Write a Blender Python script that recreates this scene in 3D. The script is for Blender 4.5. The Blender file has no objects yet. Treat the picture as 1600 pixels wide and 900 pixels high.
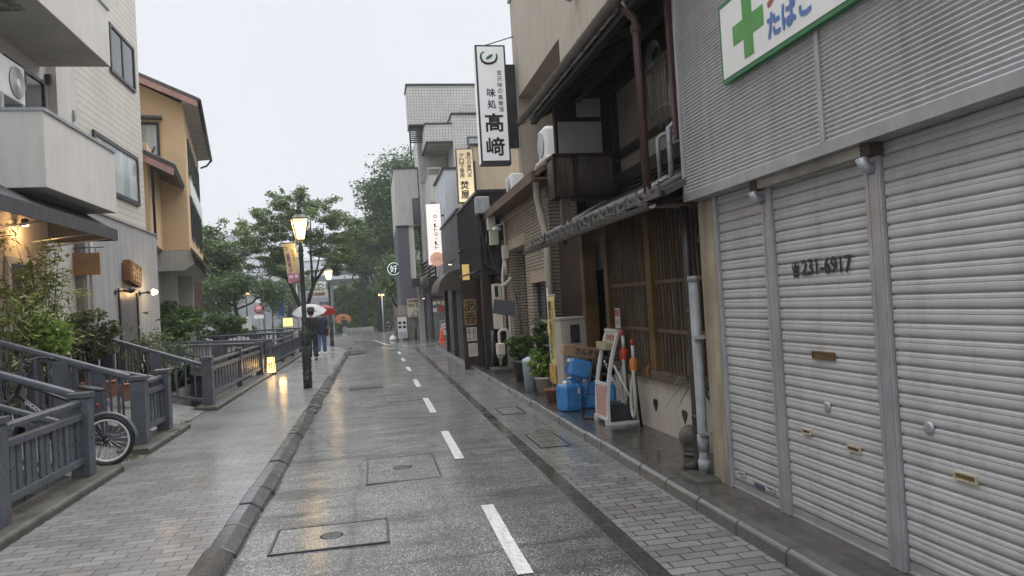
import bpy, bmesh, math, random
import numpy as np
from mathutils import Vector, Matrix, Euler
R_ = math.radians
sc = bpy.context.scene
COL = sc.collection
random.seed(7)
# ------------------------------------------------------------------ camera
cam = bpy.data.cameras.new('camera')
cam.sensor_width = 36.0
cam.lens = 36.0 * 1150 / 1600
cam.clip_start = 0.05
cam.clip_end = 3000
camo = bpy.data.objects.new('camera', cam)
COL.objects.link(camo)
camo.matrix_world = Matrix(((0.98128, 0.05361, -0.18499, 0), (-0.18370, -0.02820, -0.98258, 0),
                            (-0.05789, 0.99816, -0.01782, 1.6), (0, 0, 0, 1)))
sc.camera = camo
# ------------------------------------------------------------------ sky, sun, exposure
SUN_EL, SUN_ROT = R_(58), R_(40)
w = bpy.data.worlds.new('World')
sc.world = w
w.use_nodes = True
nt = w.node_tree
nt.nodes.clear()
N = nt.nodes.new
L = nt.links.new
sky = N('ShaderNodeTexSky')
sky.sky_type = 'NISHITA'
sky.sun_disc = False
sky.sun_elevation = SUN_EL
sky.sun_rotation = SUN_ROT
sky.dust_density = 4
tc = N('ShaderNodeTexCoord')
sep = N('ShaderNodeSeparateXYZ')
L(tc.outputs['Generated'], sep.inputs[0])
mr = N('ShaderNodeMapRange')                     # an overcast sky is brighter overhead than at the horizon
mr.inputs['From Min'].default_value = 0.45
mr.inputs['From Max'].default_value = 1.0
mr.inputs['To Min'].default_value = 0.615
mr.inputs['To Max'].default_value = 3.0
L(sep.outputs['Z'], mr.inputs['Value'])
nz = N('ShaderNodeTexNoise')
nz.inputs['Scale'].default_value = 2.2
nz.inputs['Detail'].default_value = 4
L(tc.outputs['Generated'], nz.inputs['Vector'])
mr2 = N('ShaderNodeMapRange')
mr2.inputs['To Min'].default_value = 0.90
mr2.inputs['To Max'].default_value = 1.05
L(nz.outputs['Fac'], mr2.inputs['Value'])
mu = N('ShaderNodeMath'); mu.operation = 'MULTIPLY'
L(mr.outputs[0], mu.inputs[0]); L(mr2.outputs[0], mu.inputs[1])
cl = N('ShaderNodeVectorMath'); cl.operation = 'SCALE'
cl.inputs[0].default_value = (8.5, 8.75, 9.2)
L(mu.outputs[0], cl.inputs['Scale'])
mx = N('ShaderNodeMix'); mx.data_type = 'RGBA'
mx.inputs[0].default_value = 0.95
L(sky.outputs[0], mx.inputs[6]); L(cl.outputs[0], mx.inputs[7])
bg = N('ShaderNodeBackground')
bg.inputs['Strength'].default_value = 0.1
L(mx.outputs[2], bg.inputs[0])
wo = N('ShaderNodeOutputWorld')
L(bg.outputs[0], wo.inputs[0])
sl = bpy.data.lights.new('sun', 'SUN')
sl.energy = 0.7
sl.angle = R_(40)
sl.color = (1.0, 0.97, 0.93)
so = bpy.data.objects.new('sun', sl)
COL.objects.link(so)
so.rotation_euler = (R_(90) - SUN_EL, 0, R_(180) - SUN_ROT)
so.location = (0, 0, 60)
vs = sc.view_settings
vs.view_transform = 'Standard'
vs.look = 'None'
vs.exposure = 0.7
vs.gamma = 1.0
vs.use_curve_mapping = False
sc.cycles.use_denoising = True
sc.cycles.max_bounces = 8
sc.cycles.volume_bounces = 1
sc.cycles.sample_clamp_indirect = 6
# ------------------------------------------------------------------ mesh helpers
class MB:
    def __init__(self):
        self.v = []; self.f = []; self.m = []; self.mi = 0; self.sm = []; self.smooth = False
    def mat(self, i):
        self.mi = i; return self
    def add(self, vs, fs):
        b = len(self.v)
        self.v += [tuple(map(float, p)) for p in vs]
        for f in fs:
            self.f.append([i + b for i in f]); self.m.append(self.mi); self.sm.append(self.smooth)
        return self
    def box(self, x0, y0, z0, x1, y1, z1):
        if x0 > x1: x0, x1 = x1, x0
        if y0 > y1: y0, y1 = y1, y0
        if z0 > z1: z0, z1 = z1, z0
        v = [(x, y, z) for z in (z0, z1) for y in (y0, y1) for x in (x0, x1)]
        return self.add(v, [(0, 2, 3, 1), (4, 5, 7, 6), (0, 1, 5, 4), (2, 6, 7, 3), (0, 4, 6, 2), (1, 3, 7, 5)])
    def obox(self, c, s, mat=None):
        M = mat or Matrix()
        v = [Vector(c) + M @ Vector((x * s[0] / 2, y * s[1] / 2, z * s[2] / 2)) for z in (-1, 1) for y in (-1, 1) for x in (-1, 1)]
        return self.add(v, [(0, 2, 3, 1), (4, 5, 7, 6), (0, 1, 5, 4), (2, 6, 7, 3), (0, 4, 6, 2), (1, 3, 7, 5)])
    def beam(self, p0, p1, wx, wy, up=(0, 0, 1)):
        p0, p1 = Vector(p0), Vector(p1); d = (p1 - p0).normalized(); u = Vector(up)
        if abs(d.dot(u)) > .98: u = Vector((0, 1, 0))
        s = d.cross(u).normalized(); u = s.cross(d)
        v = []
        for p in (p0, p1):
            for a, b in ((-1, -1), (1, -1), (1, 1), (-1, 1)):
                v.append(p + s * a * wx / 2 + u * b * wy / 2)
        return self.add(v, [(0, 1, 2, 3), (7, 6, 5, 4), (0, 4, 5, 1), (1, 5, 6, 2), (2, 6, 7, 3), (3, 7, 4, 0)])
    def quad(self, a, b, c, d):
        return self.add([a, b, c, d], [(0, 1, 2, 3)])
    def tube(self, pts, r, n=8, caps=True):
        pts = [Vector(p) for p in pts]
        rs = r if isinstance(r, (list, tuple)) else [r] * len(pts)
        v = []; prev = None
        for i, p in enumerate(pts):
            d = (pts[min(i + 1, len(pts) - 1)] - pts[max(i - 1, 0)]).normalized()
            if prev is None:
                a = Vector((0, 0, 1)) if abs(d.z) < .9 else Vector((1, 0, 0))
                u = d.cross(a).normalized()
            else:
                u = (prev - d * prev.dot(d)).normalized()
            prev = u; s = d.cross(u)
            for k in range(n):
                t = 2 * math.pi * k / n
                v.append(p + (u * math.cos(t) + s * math.sin(t)) * rs[i])
        f = []
        for i in range(len(pts) - 1):
            for k in range(n):
                k2 = (k + 1) % n
                f.append((i * n + k, i * n + k2, (i + 1) * n + k2, (i + 1) * n + k))
        if caps:
            f.append(tuple(range(n - 1, -1, -1))); b = (len(pts) - 1) * n
            f.append(tuple(range(b, b + n)))
        o = self.smooth; self.smooth = True; self.add(v, f); self.smooth = o
        return self
    def lathe(self, c, prof, n=16, smooth=True, rot=0.0):
        v = []; f = []
        for (r, z) in prof:
            for k in range(n):
                t = 2 * math.pi * k / n + rot
                v.append((c[0] + r * math.cos(t), c[1] + r * math.sin(t), c[2] + z))
        for i in range(len(prof) - 1):
            for k in range(n):
                k2 = (k + 1) % n
                f.append((i * n + k, i * n + k2, (i + 1) * n + k2, (i + 1) * n + k))
        f.append(tuple(range(n - 1, -1, -1))); b = (len(prof) - 1) * n
        f.append(tuple(range(b, b + n)))
        o = self.smooth; self.smooth = smooth; self.add(v, f); self.smooth = o
        return self
    def prism(self, poly, axis, a, b):
        """poly of 2-D points extruded along axis from a to b (x: poly=(y,z); y: (x,z); z: (x,y))"""
        def P(p, t):
            return (t, p[0], p[1]) if axis == 'x' else (p[0], t, p[1]) if axis == 'y' else (p[0], p[1], t)
        n = len(poly)
        v = [P(p, a) for p in poly] + [P(p, b) for p in poly]
        f = [tuple(range(n)), tuple(range(2 * n - 1, n - 1, -1))]
        for i in range(n):
            j = (i + 1) % n
            f.append((i, i + n, j + n, j))
        return self.add(v, f)
    def strip(self, poly, axis, a, b):
        def P(p, t):
            return (t, p[0], p[1]) if axis == 'x' else (p[0], t, p[1]) if axis == 'y' else (p[0], p[1], t)
        n = len(poly)
        v = [P(p, a) for p in poly] + [P(p, b) for p in poly]
        return self.add(v, [(i, i + 1, i + 1 + n, i + n) for i in range(n - 1)])
    def xf(self, M):
        self.v = [tuple(M @ Vector(p)) for p in self.v]; return self
    def join(self, o):
        b = len(self.v); self.v += o.v
        for f, m, s in zip(o.f, o.m, o.sm):
            self.f.append([i + b for i in f]); self.m.append(m); self.sm.append(s)
        return self

def off(o):
    t = Vector((0, 0, 0))
    while o is not None:
        t += o.location; o = o.parent
    return t
def link(name, mb, mats, loc=Vector((0, 0, 0)), parent=None, bevel=0, fixn=True):
    me = bpy.data.meshes.new(name)
    me.from_pydata([(p[0] - loc[0], p[1] - loc[1], p[2] - loc[2]) for p in mb.v], [], mb.f)
    for m in (mats if isinstance(mats, (list, tuple)) else [mats]):
        me.materials.append(m)
    me.polygons.foreach_set('material_index', mb.m)
    me.polygons.foreach_set('use_smooth', mb.sm)
    if fixn:
        bm = bmesh.new(); bm.from_mesh(me)
        bmesh.ops.recalc_face_normals(bm, faces=bm.faces)
        bm.to_mesh(me); bm.free()
    o = bpy.data.objects.new(name, me)
    COL.objects.link(o)
    if parent is not None:
        o.parent = parent
    if bevel:
        b = o.modifiers.new('bevel', 'BEVEL'); b.width = bevel; b.segments = 2; b.limit_method = 'ANGLE'; b.angle_limit = R_(40)
    return o
def thing(name, label, cat, loc=(0, 0, 0), rot=(0, 0, 0), group=None):
    o = bpy.data.objects.new(name, None)
    o.empty_display_size = .1
    COL.objects.link(o)
    o.location = loc; o.rotation_euler = rot
    o['label'] = label; o['category'] = cat
    if group: o['group'] = group
    return o
def part(name, mb, mats, parent, bevel=0, local=False, label=None, **k):
    o = link(name, mb, mats, Vector((0, 0, 0)) if local else off(parent), parent, bevel, **k)
    if label: o['label'] = label
    return o
def solo(name, mb, mats, label, cat, group=None, bevel=0, **k):
    a = np.array(mb.v); c = (a.min(0) + a.max(0)) / 2
    loc = Vector((c[0], c[1], a[:, 2].min()))
    o = link(name, mb, mats, loc, None, bevel, **k)
    o.location = loc
    o['label'] = label; o['category'] = cat
    if group: o['group'] = group
    return o
def struct(name, mb, mats, kind='structure', **k):
    o = link(name, mb, mats, **k)
    o['kind'] = kind
    return o
def dup(root, loc, label, rotz=None):
    r = root.copy(); COL.objects.link(r); r.location = loc; r['label'] = label
    if rotz is not None: r.rotation_euler = (r.rotation_euler[0], r.rotation_euler[1], rotz)
    for ch in list(root.children):
        c = ch.copy(); COL.objects.link(c); c.parent = r
        for g in list(ch.children):
            d = g.copy(); COL.objects.link(d); d.parent = c
    return r
_tc = {}
def glyphs(s):
    """mesh data of a line of text, bbox starting at 0,0"""
    if s in _tc: return _tc[s]
    c = bpy.data.curves.new('writing', 'FONT'); c.body = s; c.resolution_u = 2
    o = bpy.data.objects.new('writing', c); COL.objects.link(o)
    bpy.context.view_layer.update()
    dg = bpy.context.evaluated_depsgraph_get()
    m = bpy.data.meshes.new_from_object(o.evaluated_get(dg))
    v = np.array([tuple(p.co) for p in m.vertices]); f = [tuple(p.vertices) for p in m.polygons]
    bpy.data.objects.remove(o); bpy.data.curves.remove(c); bpy.data.meshes.remove(m)
    v = v - v.min(0)
    _tc[s] = (v, f, v[:, 0].max(), v[:, 1].max())
    return _tc[s]
def write(mb, s, org, xd, yd, w, h, bold=0.0, keep=False, skew=0):
    """one line of text fitted into w x h, lower left corner at org, bold = fake weight by shifted copies"""
    v, f, gw, gh = glyphs(s)
    sx, sy = w / gw, h / gh
    if keep: sx = sy = min(sx, sy)
    xd, yd = Vector(xd), Vector(yd); nd = xd.cross(yd); org = Vector(org)
    offs = [(0, 0)] if not bold else [(0, 0), (bold, 0), (0, bold), (bold, bold), (bold / 2, -bold / 3)]
    for k, (a, b) in enumerate(offs):
        mb.add([org + xd * (p[0] * sx + a + skew * p[1] * sy) + yd * (p[1] * sy + b) + nd * (.0004 * k) for p in v], f)
    return mb
def vwrite(mb, s, top, xd, yd, cell, bold=0, gap=0.06, heights=None):
    """characters stacked downward from top (centre of the top edge)"""
    p = Vector(top); xd, yd = Vector(xd), Vector(yd)
    for ch in s:
        h = cell
        if ch != ' ':
            hh = h * (1 - gap)
            ww = hh
            if ch in '・:': ww = hh = h * .25
            q = p - yd * (h - (h - hh) / 2) - xd * ww / 2
            write(mb, ch, q, xd, yd, ww, hh, bold)
        p = p - yd * h
    return mb
# ------------------------------------------------------------------ material helpers
def newmat(name):
    m = bpy.data.materials.new(name); m.use_nodes = True
    nt = m.node_tree
    b = nt.nodes['Principled BSDF']
    return m, nt, b
def node(nt, t, **k):
    n = nt.nodes.new(t)
    for a, v in k.items(): setattr(n, a, v)
    return n
def ramp(nt, src, stops):
    r = node(nt, 'ShaderNodeValToRGB')
    e = r.color_ramp.elements
    while len(e) < len(stops): e.new(.5)
    for i, (p, c) in enumerate(stops):
        e[i].position = p; e[i].color = (c[0], c[1], c[2], 1) if hasattr(c, '__len__') else (c, c, c, 1)
    nt.links.new(src, r.inputs[0])
    return r.outputs[0]
def noise(nt, vec, scale, detail=4, rough=.55, dist=0):
    n = node(nt, 'ShaderNodeTexNoise')
    n.inputs['Scale'].default_value = scale; n.inputs['Detail'].default_value = detail
    n.inputs['Roughness'].default_value = rough; n.inputs['Distortion'].default_value = dist
    nt.links.new(vec, n.inputs['Vector'])
    return n.outputs['Fac']
def pos(nt, scale=(1, 1, 1)):
    g = node(nt, 'ShaderNodeNewGeometry')
    if scale == (1, 1, 1): return g.outputs['Position']
    m = node(nt, 'ShaderNodeMapping'); m.inputs['Scale'].default_value = scale
    nt.links.new(g.outputs['Position'], m.inputs['Vector'])
    return m.outputs[0]
def mixc(nt, fac, a, b, mode='MIX'):
    m = node(nt, 'ShaderNodeMix', data_type='RGBA', blend_type=mode)
    for s, i in ((fac, 0), (a, 6), (b, 7)):
        if hasattr(s, 'links'): nt.links.new(s, m.inputs[i])
        elif hasattr(s, '__len__'): m.inputs[i].default_value = (s[0], s[1], s[2], 1)
        else: m.inputs[i].default_value = s
    return m.outputs[2]
def bump(nt, b, h, strength, dist=.01, chain=None):
    n = node(nt, 'ShaderNodeBump')
    n.inputs['Strength'].default_value = strength; n.inputs['Distance'].default_value = dist
    nt.links.new(h, n.inputs['Height'])
    if chain is not None: nt.links.new(chain, n.inputs['Normal'])
    nt.links.new(n.outputs[0], b.inputs['Normal'])
    return n.outputs[0]
def waterfilm(nt, b, p, lo=.35, hi=1.0, rlo=.05, rhi=.2, bumpy=.06, scale=(.55, 1.7, 1), k=.9):
    """a film of rain water as a clear coat, thicker and smoother where a slow noise says so; returns the noise"""
    big = noise(nt, pos(nt, scale), k, 7, .66, .3)
    nt.links.new(ramp(nt, big, [(.24, hi), (.68, lo)]), b.inputs['Coat Weight'])
    nt.links.new(ramp(nt, big, [(.22, rlo), (.66, rhi)]), b.inputs['Coat Roughness'])
    b.inputs['Coat IOR'].default_value = 1.36
    n = node(nt, 'ShaderNodeBump'); n.inputs['Strength'].default_value = bumpy; n.inputs['Distance'].default_value = .01
    nt.links.new(noise(nt, p, 28, 3), n.inputs['Height'])
    n2 = node(nt, 'ShaderNodeBump'); n2.inputs['Strength'].default_value = bumpy * 3.2; n2.inputs['Distance'].default_value = .02
    nt.links.new(noise(nt, pos(nt, (.8, 3.2, 1)), 1.3, 5, .62), n2.inputs['Height']); nt.links.new(n.outputs[0], n2.inputs['Normal'])
    nt.links.new(n2.outputs[0], b.inputs['Coat Normal'])
    return big
def plain(name, col, rough=.5, metal=0, var=.12, scale=3, dirt=0, grain=0, streak=False, spec=.5):
    """a colour with uneven tone, fine grain and (optionally) rain streaks running down"""
    m, nt, b = newmat(name)
    p = pos(nt)
    f = noise(nt, p, scale, 5)
    lo = [c * (1 - var) for c in col]; hi = [min(1, c * (1 + var)) for c in col]
    c = ramp(nt, f, [(.3, lo), (.7, hi)])
    if dirt or streak:
        q = pos(nt, (5, 5, .35) if streak else (1.3, 1.3, 1.3))
        g = noise(nt, q, 1.6 if streak else 1.0, 6, .65)
        d = ramp(nt, g, [(.42, 0), (.72, max(dirt, (.25 if streak is True else float(streak)) if streak else 0))])
        c = mixc(nt, d, c, [x * .35 for x in col])
    nt.links.new(c, b.inputs['Base Color'])
    b.inputs['Metallic'].default_value = metal
    rr = ramp(nt, noise(nt, p, scale * 2.3, 3), [(.3, max(.02, rough - .1)), (.7, min(1, rough + .1))])
    nt.links.new(rr, b.inputs['Roughness'])
    b.inputs['Specular IOR Level'].default_value = spec
    if grain:
        bump(nt, b, noise(nt, p, 120, 3), grain, .004)
    return m
def emit(name, col, strength, base=None):
    m, nt, b = newmat(name)
    b.inputs['Base Color'].default_value = (*(base or col), 1)
    b.inputs['Emission Color'].default_value = (*col, 1)
    b.inputs['Emission Strength'].default_value = strength
    b.inputs['Roughness'].default_value = .4
    return m
def bricks(name, u, v, bw, bh, mortar, c1, c2, cm, offset=.5, rough=.4, roughm=.6, bmp=.5, var=.15, wet=False, dirt=.0, spec=.5, freq=2):
    """brick texture laid on world axes u, v ('x','y','z')"""
    m, nt, b = newmat(name)
    g = node(nt, 'ShaderNodeNewGeometry'); s = node(nt, 'ShaderNodeSeparateXYZ'); nt.links.new(g.outputs['Position'], s.inputs[0])
    cb = node(nt, 'ShaderNodeCombineXYZ')
    nt.links.new(s.outputs['XYZ'.index(u.upper())], cb.inputs[0]); nt.links.new(s.outputs['XYZ'.index(v.upper())], cb.inputs[1])
    vec = cb.outputs[0]
    if wet:
        wv = node(nt, 'ShaderNodeTexNoise'); wv.inputs['Scale'].default_value = 1.5
        nt.links.new(vec, wv.inputs['Vector'])
        sc_ = node(nt, 'ShaderNodeVectorMath', operation='SCALE'); sc_.inputs['Scale'].default_value = .02
        nt.links.new(wv.outputs['Color'], sc_.inputs[0])
        ad = node(nt, 'ShaderNodeVectorMath', operation='ADD'); nt.links.new(vec, ad.inputs[0]); nt.links.new(sc_.outputs[0], ad.inputs[1]); vec = ad.outputs[0]
    t = node(nt, 'ShaderNodeTexBrick')
    t.offset = offset; t.offset_frequency = freq
    for k, x in (('Scale', 1), ('Mortar Size', mortar), ('Mortar Smooth', .15), ('Brick Width', bw), ('Row Height', bh), ('Bias', 0)):
        t.inputs[k].default_value = x
    for k, x in (('Color1', c1), ('Color2', c2), ('Mortar', cm)):
        t.inputs[k].default_value = (*x, 1)
    nt.links.new(vec, t.inputs['Vector'])
    p = pos(nt)
    f = ramp(nt, noise(nt, p, 1.1, 6, .6), [(.3, 1 - var), (.7, 1 + var)])
    c = mixc(nt, 1, t.outputs['Color'], f, 'MULTIPLY')
    f2 = ramp(nt, noise(nt, p, 45, 3), [(.3, .85), (.7, 1.15)])
    c = mixc(nt, 1, c, f2, 'MULTIPLY')
    if dirt:
        d = ramp(nt, noise(nt, pos(nt, (3, 3, .5)), 1.2, 6, .65), [(.45, 0), (.75, dirt)])
        c = mixc(nt, d, c, (.05, .045, .04))
    nt.links.new(c, b.inputs['Base Color'])
    b.inputs['Specular IOR Level'].default_value = spec
    if wet:
        waterfilm(nt, b, p, .55, 1.0, .05, .2, .10, (1, 1, 1), .8)
        rn = ramp(nt, noise(nt, p, .9, 5, .6), [(.35, rough), (.65, rough + .25)])
    else:
        rn = ramp(nt, t.outputs['Fac'], [(0, rough), (1, roughm)])
    nt.links.new(rn, b.inputs['Roughness'])
    inv = node(nt, 'ShaderNodeMath', operation='SUBTRACT'); inv.inputs[0].default_value = 1
    nt.links.new(t.outputs['Fac'], inv.inputs[1])
    ch = None
    if wet:
        bn = node(nt, 'ShaderNodeBump'); bn.inputs['Strength'].default_value = .12; bn.inputs['Distance'].default_value = .004
        nt.links.new(noise(nt, p, 60, 3), bn.inputs['Height']); ch = bn.outputs[0]
    bump(nt, b, inv.outputs[0], bmp, .006, ch)
    return m
def wood(name, c1, c2, axis='z', rough=.6, dist=1.0, spec=.25):
    """weathered timber with grain stretched along an axis"""
    m, nt, b = newmat(name)
    sc_ = {'x': (1.2, 22, 22), 'y': (22, 1.2, 22), 'z': (22, 22, 1.2)}[axis]
    q = pos(nt, sc_)
    f = noise(nt, q, 1.0, 6, .65, dist)
    f2 = noise(nt, pos(nt), 2.2, 4)
    c = ramp(nt, f, [(.28, c1), (.72, c2)])
    c = mixc(nt, 1, c, ramp(nt, f2, [(.3, .72), (.7, 1.25)]), 'MULTIPLY')
    nt.links.new(c, b.inputs['Base Color'])
    b.inputs['Roughness'].default_value = rough
    b.inputs['Specular IOR Level'].default_value = spec
    bump(nt, b, f, .35, .004)
    return m
def leafmat(name, lo, hi, scale=1.2):
    m, nt, b = newmat(name)
    g = node(nt, 'ShaderNodeNewGeometry')
    f = noise(nt, g.outputs['Position'], scale, 3)
    wn = node(nt, 'ShaderNodeTexWhiteNoise'); wn.noise_dimensions = '1D'
    nt.links.new(g.outputs['Random Per Island'], wn.inputs['W'])
    av = node(nt, 'ShaderNodeMath', operation='MULTIPLY_ADD'); av.inputs[1].default_value = .55
    nt.links.new(wn.outputs['Value'], av.inputs[0])
    hf = node(nt, 'ShaderNodeMath', operation='MULTIPLY'); hf.inputs[1].default_value = .5; nt.links.new(f, hf.inputs[0])
    nt.links.new(hf.outputs[0], av.inputs[2])
    c = ramp(nt, av.outputs[0], [(.15, lo), (.85, hi)])
    nt.links.new(c, b.inputs['Base Color'])
    b.inputs['Roughness'].default_value = .42
    b.inputs['Specular IOR Level'].default_value = .4
    b.inputs['Subsurface Weight'].default_value = 0
    tr = node(nt, 'ShaderNodeBsdfTranslucent'); nt.links.new(c, tr.inputs[0])
    ms = node(nt, 'ShaderNodeMixShader'); ms.inputs[0].default_value = .3
    nt.links.new(b.outputs[0], ms.inputs[1]); nt.links.new(tr.outputs[0], ms.inputs[2])
    nt.links.new(ms.outputs[0], nt.nodes['Material Output'].inputs[0])
    return m
M = {}
def asphalt():
    m, nt, b = newmat('wet_asphalt')
    p = pos(nt)
    vo = node(nt, 'ShaderNodeTexVoronoi'); vo.inputs['Scale'].default_value = 130; nt.links.new(p, vo.inputs['Vector'])
    st = ramp(nt, vo.outputs['Color'], [(.2, (.018, .018, .019)), (.55, (.052, .052, .053)), (.88, (.33, .325, .31))])  # stone grain; the palest speckles also paint wet glints into the colour
    big = waterfilm(nt, b, p, .7, 1.0, .045, .20, .16)
    tone = noise(nt, pos(nt, (1.3, .16, 1)), 1.0, 5, .6)          # bands worn by tyres
    c = mixc(nt, 1, st, ramp(nt, tone, [(.32, (.62, .62, .64)), (.66, (1.45, 1.43, 1.38))]), 'MULTIPLY')
    c = mixc(nt, 1, c, ramp(nt, noise(nt, p, 3.1, 6, .7), [(.3, .7), (.7, 1.25)]), 'MULTIPLY')
    c = mixc(nt, 1, c, ramp(nt, noise(nt, pos(nt, (.7, 2.4, 1)), 1.15, 6, .66, .2), [(.36, (.30, .30, .31)), (.46, (.95, .95, .95)), (.7, (1.35, 1.33, 1.28))]), 'MULTIPLY')   # soaked streaks across the road
    # repaired patches and fine cracks
    cr = node(nt, 'ShaderNodeTexVoronoi'); cr.feature = 'DISTANCE_TO_EDGE'; cr.inputs['Scale'].default_value = .42
    wv = node(nt, 'ShaderNodeTexNoise'); wv.inputs['Scale'].default_value = 2.3; wv.inputs['Detail'].default_value = 6; nt.links.new(p, wv.inputs['Vector'])
    ad = node(nt, 'ShaderNodeMix', data_type='VECTOR'); ad.inputs[0].default_value = .18
    nt.links.new(p, ad.inputs[4]); nt.links.new(wv.outputs['Color'], ad.inputs[5]); nt.links.new(ad.outputs[1], cr.inputs['Vector'])
    ck = ramp(nt, cr.outputs['Distance'], [(.0, .35), (.010, 1)])
    c = mixc(nt, 1, c, ck, 'MULTIPLY')
    nt.links.new(c, b.inputs['Base Color'])
    nt.links.new(ramp(nt, big, [(.25, .3), (.6, .5)]), b.inputs['Roughness'])
    sb = ramp(nt, big, [(.22, .25), (.6, 1.0)])
    hmul = node(nt, 'ShaderNodeMath', operation='MULTIPLY'); nt.links.new(vo.outputs['Distance'], hmul.inputs[0]); nt.links.new(sb, hmul.inputs[1])
    bump(nt, b, hmul.outputs[0], .6, .012)
    return m
M['asphalt'] = asphalt()
M['paver_l'] = bricks('wet_pavers_left', 'x', 'y', .22, .10, .005, (.145, .144, .142), (.21, .207, .20), (.03, .03, .029), rough=.35, wet=True, bmp=.6, var=.2)
M['paver_r'] = bricks('wet_pavers_right', 'x', 'y', .225, .105, .006, (.12, .118, .113), (.20, .193, .183), (.022, .022, .021), rough=.38, wet=True, bmp=.6, var=.22)
def wetplain(name, col, rough, **k):
    m = plain(name, col, rough, **k); nt = m.node_tree; b = nt.nodes['Principled BSDF']
    waterfilm(nt, b, pos(nt), .6, 1.0, .04, .16, .08, (1, 1, 1), 1.4)
    return m
M['granite'] = wetplain('dark_wet_granite', (.045, .045, .046), .27, var=.1, scale=4, grain=.06)
M['granite_l'] = wetplain('kerb_granite', (.07, .07, .068), .34, var=.2, scale=5, grain=.1)
M['strip'] = wetplain('stained_concrete_apron', (.055, .05, .044), .38, var=.45, scale=4, grain=.5, dirt=.5)
M['moss_conc'] = plain('mossy_concrete', (.07, .068, .058), .5, var=.45, scale=5, grain=.5, dirt=.5)
def roadpaint():
    m, nt, b = newmat('worn_road_paint'); p = pos(nt)
    c = ramp(nt, noise(nt, p, 9, 4), [(.3, (.50, .50, .48)), (.7, (.64, .64, .62))])
    c = mixc(nt, ramp(nt, noise(nt, p, 34, 6, .75), [(.56, 0), (.62, .85)]), c, (.07, .07, .07))     # chipped away
    c = mixc(nt, ramp(nt, noise(nt, pos(nt, (6, 1.2, 1)), 2, 5, .7), [(.5, 0), (.75, .45)]), c, (.16, .155, .15))
    nt.links.new(c, b.inputs['Base Color']); b.inputs['Roughness'].default_value = .45
    waterfilm(nt, b, p, .3, .8, .06, .25, .1)
    return m
M['linepaint'] = roadpaint()
M['iron'] = plain('cast_iron_cover', (.05, .05, .052), .35, metal=.5, var=.3, scale=20, grain=.4)
M['earth'] = plain('earth', (.06, .055, .045), .8, var=.3)
M['canalwall'] = bricks('canal_stone', 'y', 'z', .5, .3, .02, (.12, .11, .10), (.2, .19, .17), (.04, .04, .035), rough=.7, dirt=.6)
M['water'] = plain('canal_water', (.02, .025, .022), .06, var=.1)
M['fence'] = plain('blue_grey_fence_paint', (.075, .083, .10), .34, var=.2, scale=6, grain=.04)
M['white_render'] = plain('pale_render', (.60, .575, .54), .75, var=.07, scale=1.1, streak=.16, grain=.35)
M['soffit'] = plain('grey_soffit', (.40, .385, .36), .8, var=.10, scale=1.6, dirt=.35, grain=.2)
M['tile_wall'] = bricks('cream_wall_tiles', 'y', 'z', .048, .145, .006, (.62, .57, .49), (.69, .64, .56), (.27, .24, .20), offset=0, rough=.35, var=.08)
M['tile_wall_f'] = bricks('cream_wall_tiles_front', 'x', 'z', .048, .145, .006, (.62, .57, .49), (.69, .64, .56), (.27, .24, .20), offset=0, rough=.35, var=.08)
M['grey_panel'] = plain('grey_board_cladding', (.33, .33, .33), .7, var=.06, scale=2, streak=True)
M['alu'] = plain('dark_window_aluminium', (.035, .036, .04), .35, metal=.3, var=.15)
M['silver'] = plain('aluminium', (.42, .42, .43), .38, metal=.55, var=.12, scale=6, streak=True)
M['galv'] = plain('galvanised_steel', (.36, .38, .40), .42, metal=.5, var=.2, scale=12)
M['black'] = plain('black_metal', (.018, .018, .02), .4, var=.3)
M['rubber'] = plain('black_rubber', (.012, .012, .013), .55, var=.3, scale=20)
M['white'] = plain('white_enamel', (.72, .72, .70), .35, var=.06, scale=5)
M['cream_box'] = plain('ivory_plastic', (.60, .57, .48), .45, var=.08, scale=5, streak=True)
def glassmat(name, col, rough=.06):
    m, nt, b = newmat(name)
    p = pos(nt)
    c = ramp(nt, noise(nt, pos(nt, (2, 2, .4)), 1.0, 3), [(.35, [x * .6 for x in col]), (.65, [x * 1.4 for x in col])])
    nt.links.new(c, b.inputs['Base Color'])
    b.inputs['Roughness'].default_value = rough
    b.inputs['Specular IOR Level'].default_value = .8
    return m
M['glass'] = glassmat('window_glass', (.05, .055, .06))
M['glass_pale'] = glassmat('curtained_glass', (.30, .33, .33), .1)
# ================================================================== GROUND
ZR = -0.06
def zg(y):                                   # the far square falls away gently
    return ZR if y <= 33 else ZR - .015 * (y - 33) if y < 95 else ZR - .93
g = MB()
def sheet(x0, x1, ys, dz=0.0):
    for a, b in zip(ys[:-1], ys[1:]):
        g.quad((x0, a, zg(a) + dz), (x1, a, zg(a) + dz), (x1, b, zg(b) + dz), (x0, b, zg(b) + dz))
ys = [-12, 10, 33, 36.5, 50, 70, 95, 900]
sheet(-2.95, 400, ys, -.045)
sheet(-400, -4.75, ys, -.045)
sheet(-4.75, -2.95, [36.5, 50, 70, 95, 900], -.045)
struct('ground', g, M['earth'])
c = MB()
c.quad((-4.75, -12, -1.5), (-2.95, -12, -1.5), (-2.95, 36.5, -1.5), (-4.75, 36.5, -1.5))
c.quad((-2.95, -12, -1.5), (-2.95, 36.5, -1.5), (-2.95, 36.5, -.06), (-2.95, -12, -.06))
c.quad((-4.75, -12, -1.5), (-4.75, 36.5, -1.5), (-4.75, 36.5, .46), (-4.75, -12, .46))
c.quad((-4.75, 36.5, -1.5), (-2.95, 36.5, -1.5), (-2.95, 36.5, -.1), (-4.75, 36.5, -.1))
struct('canal_bed', c, M['canalwall'])
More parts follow.
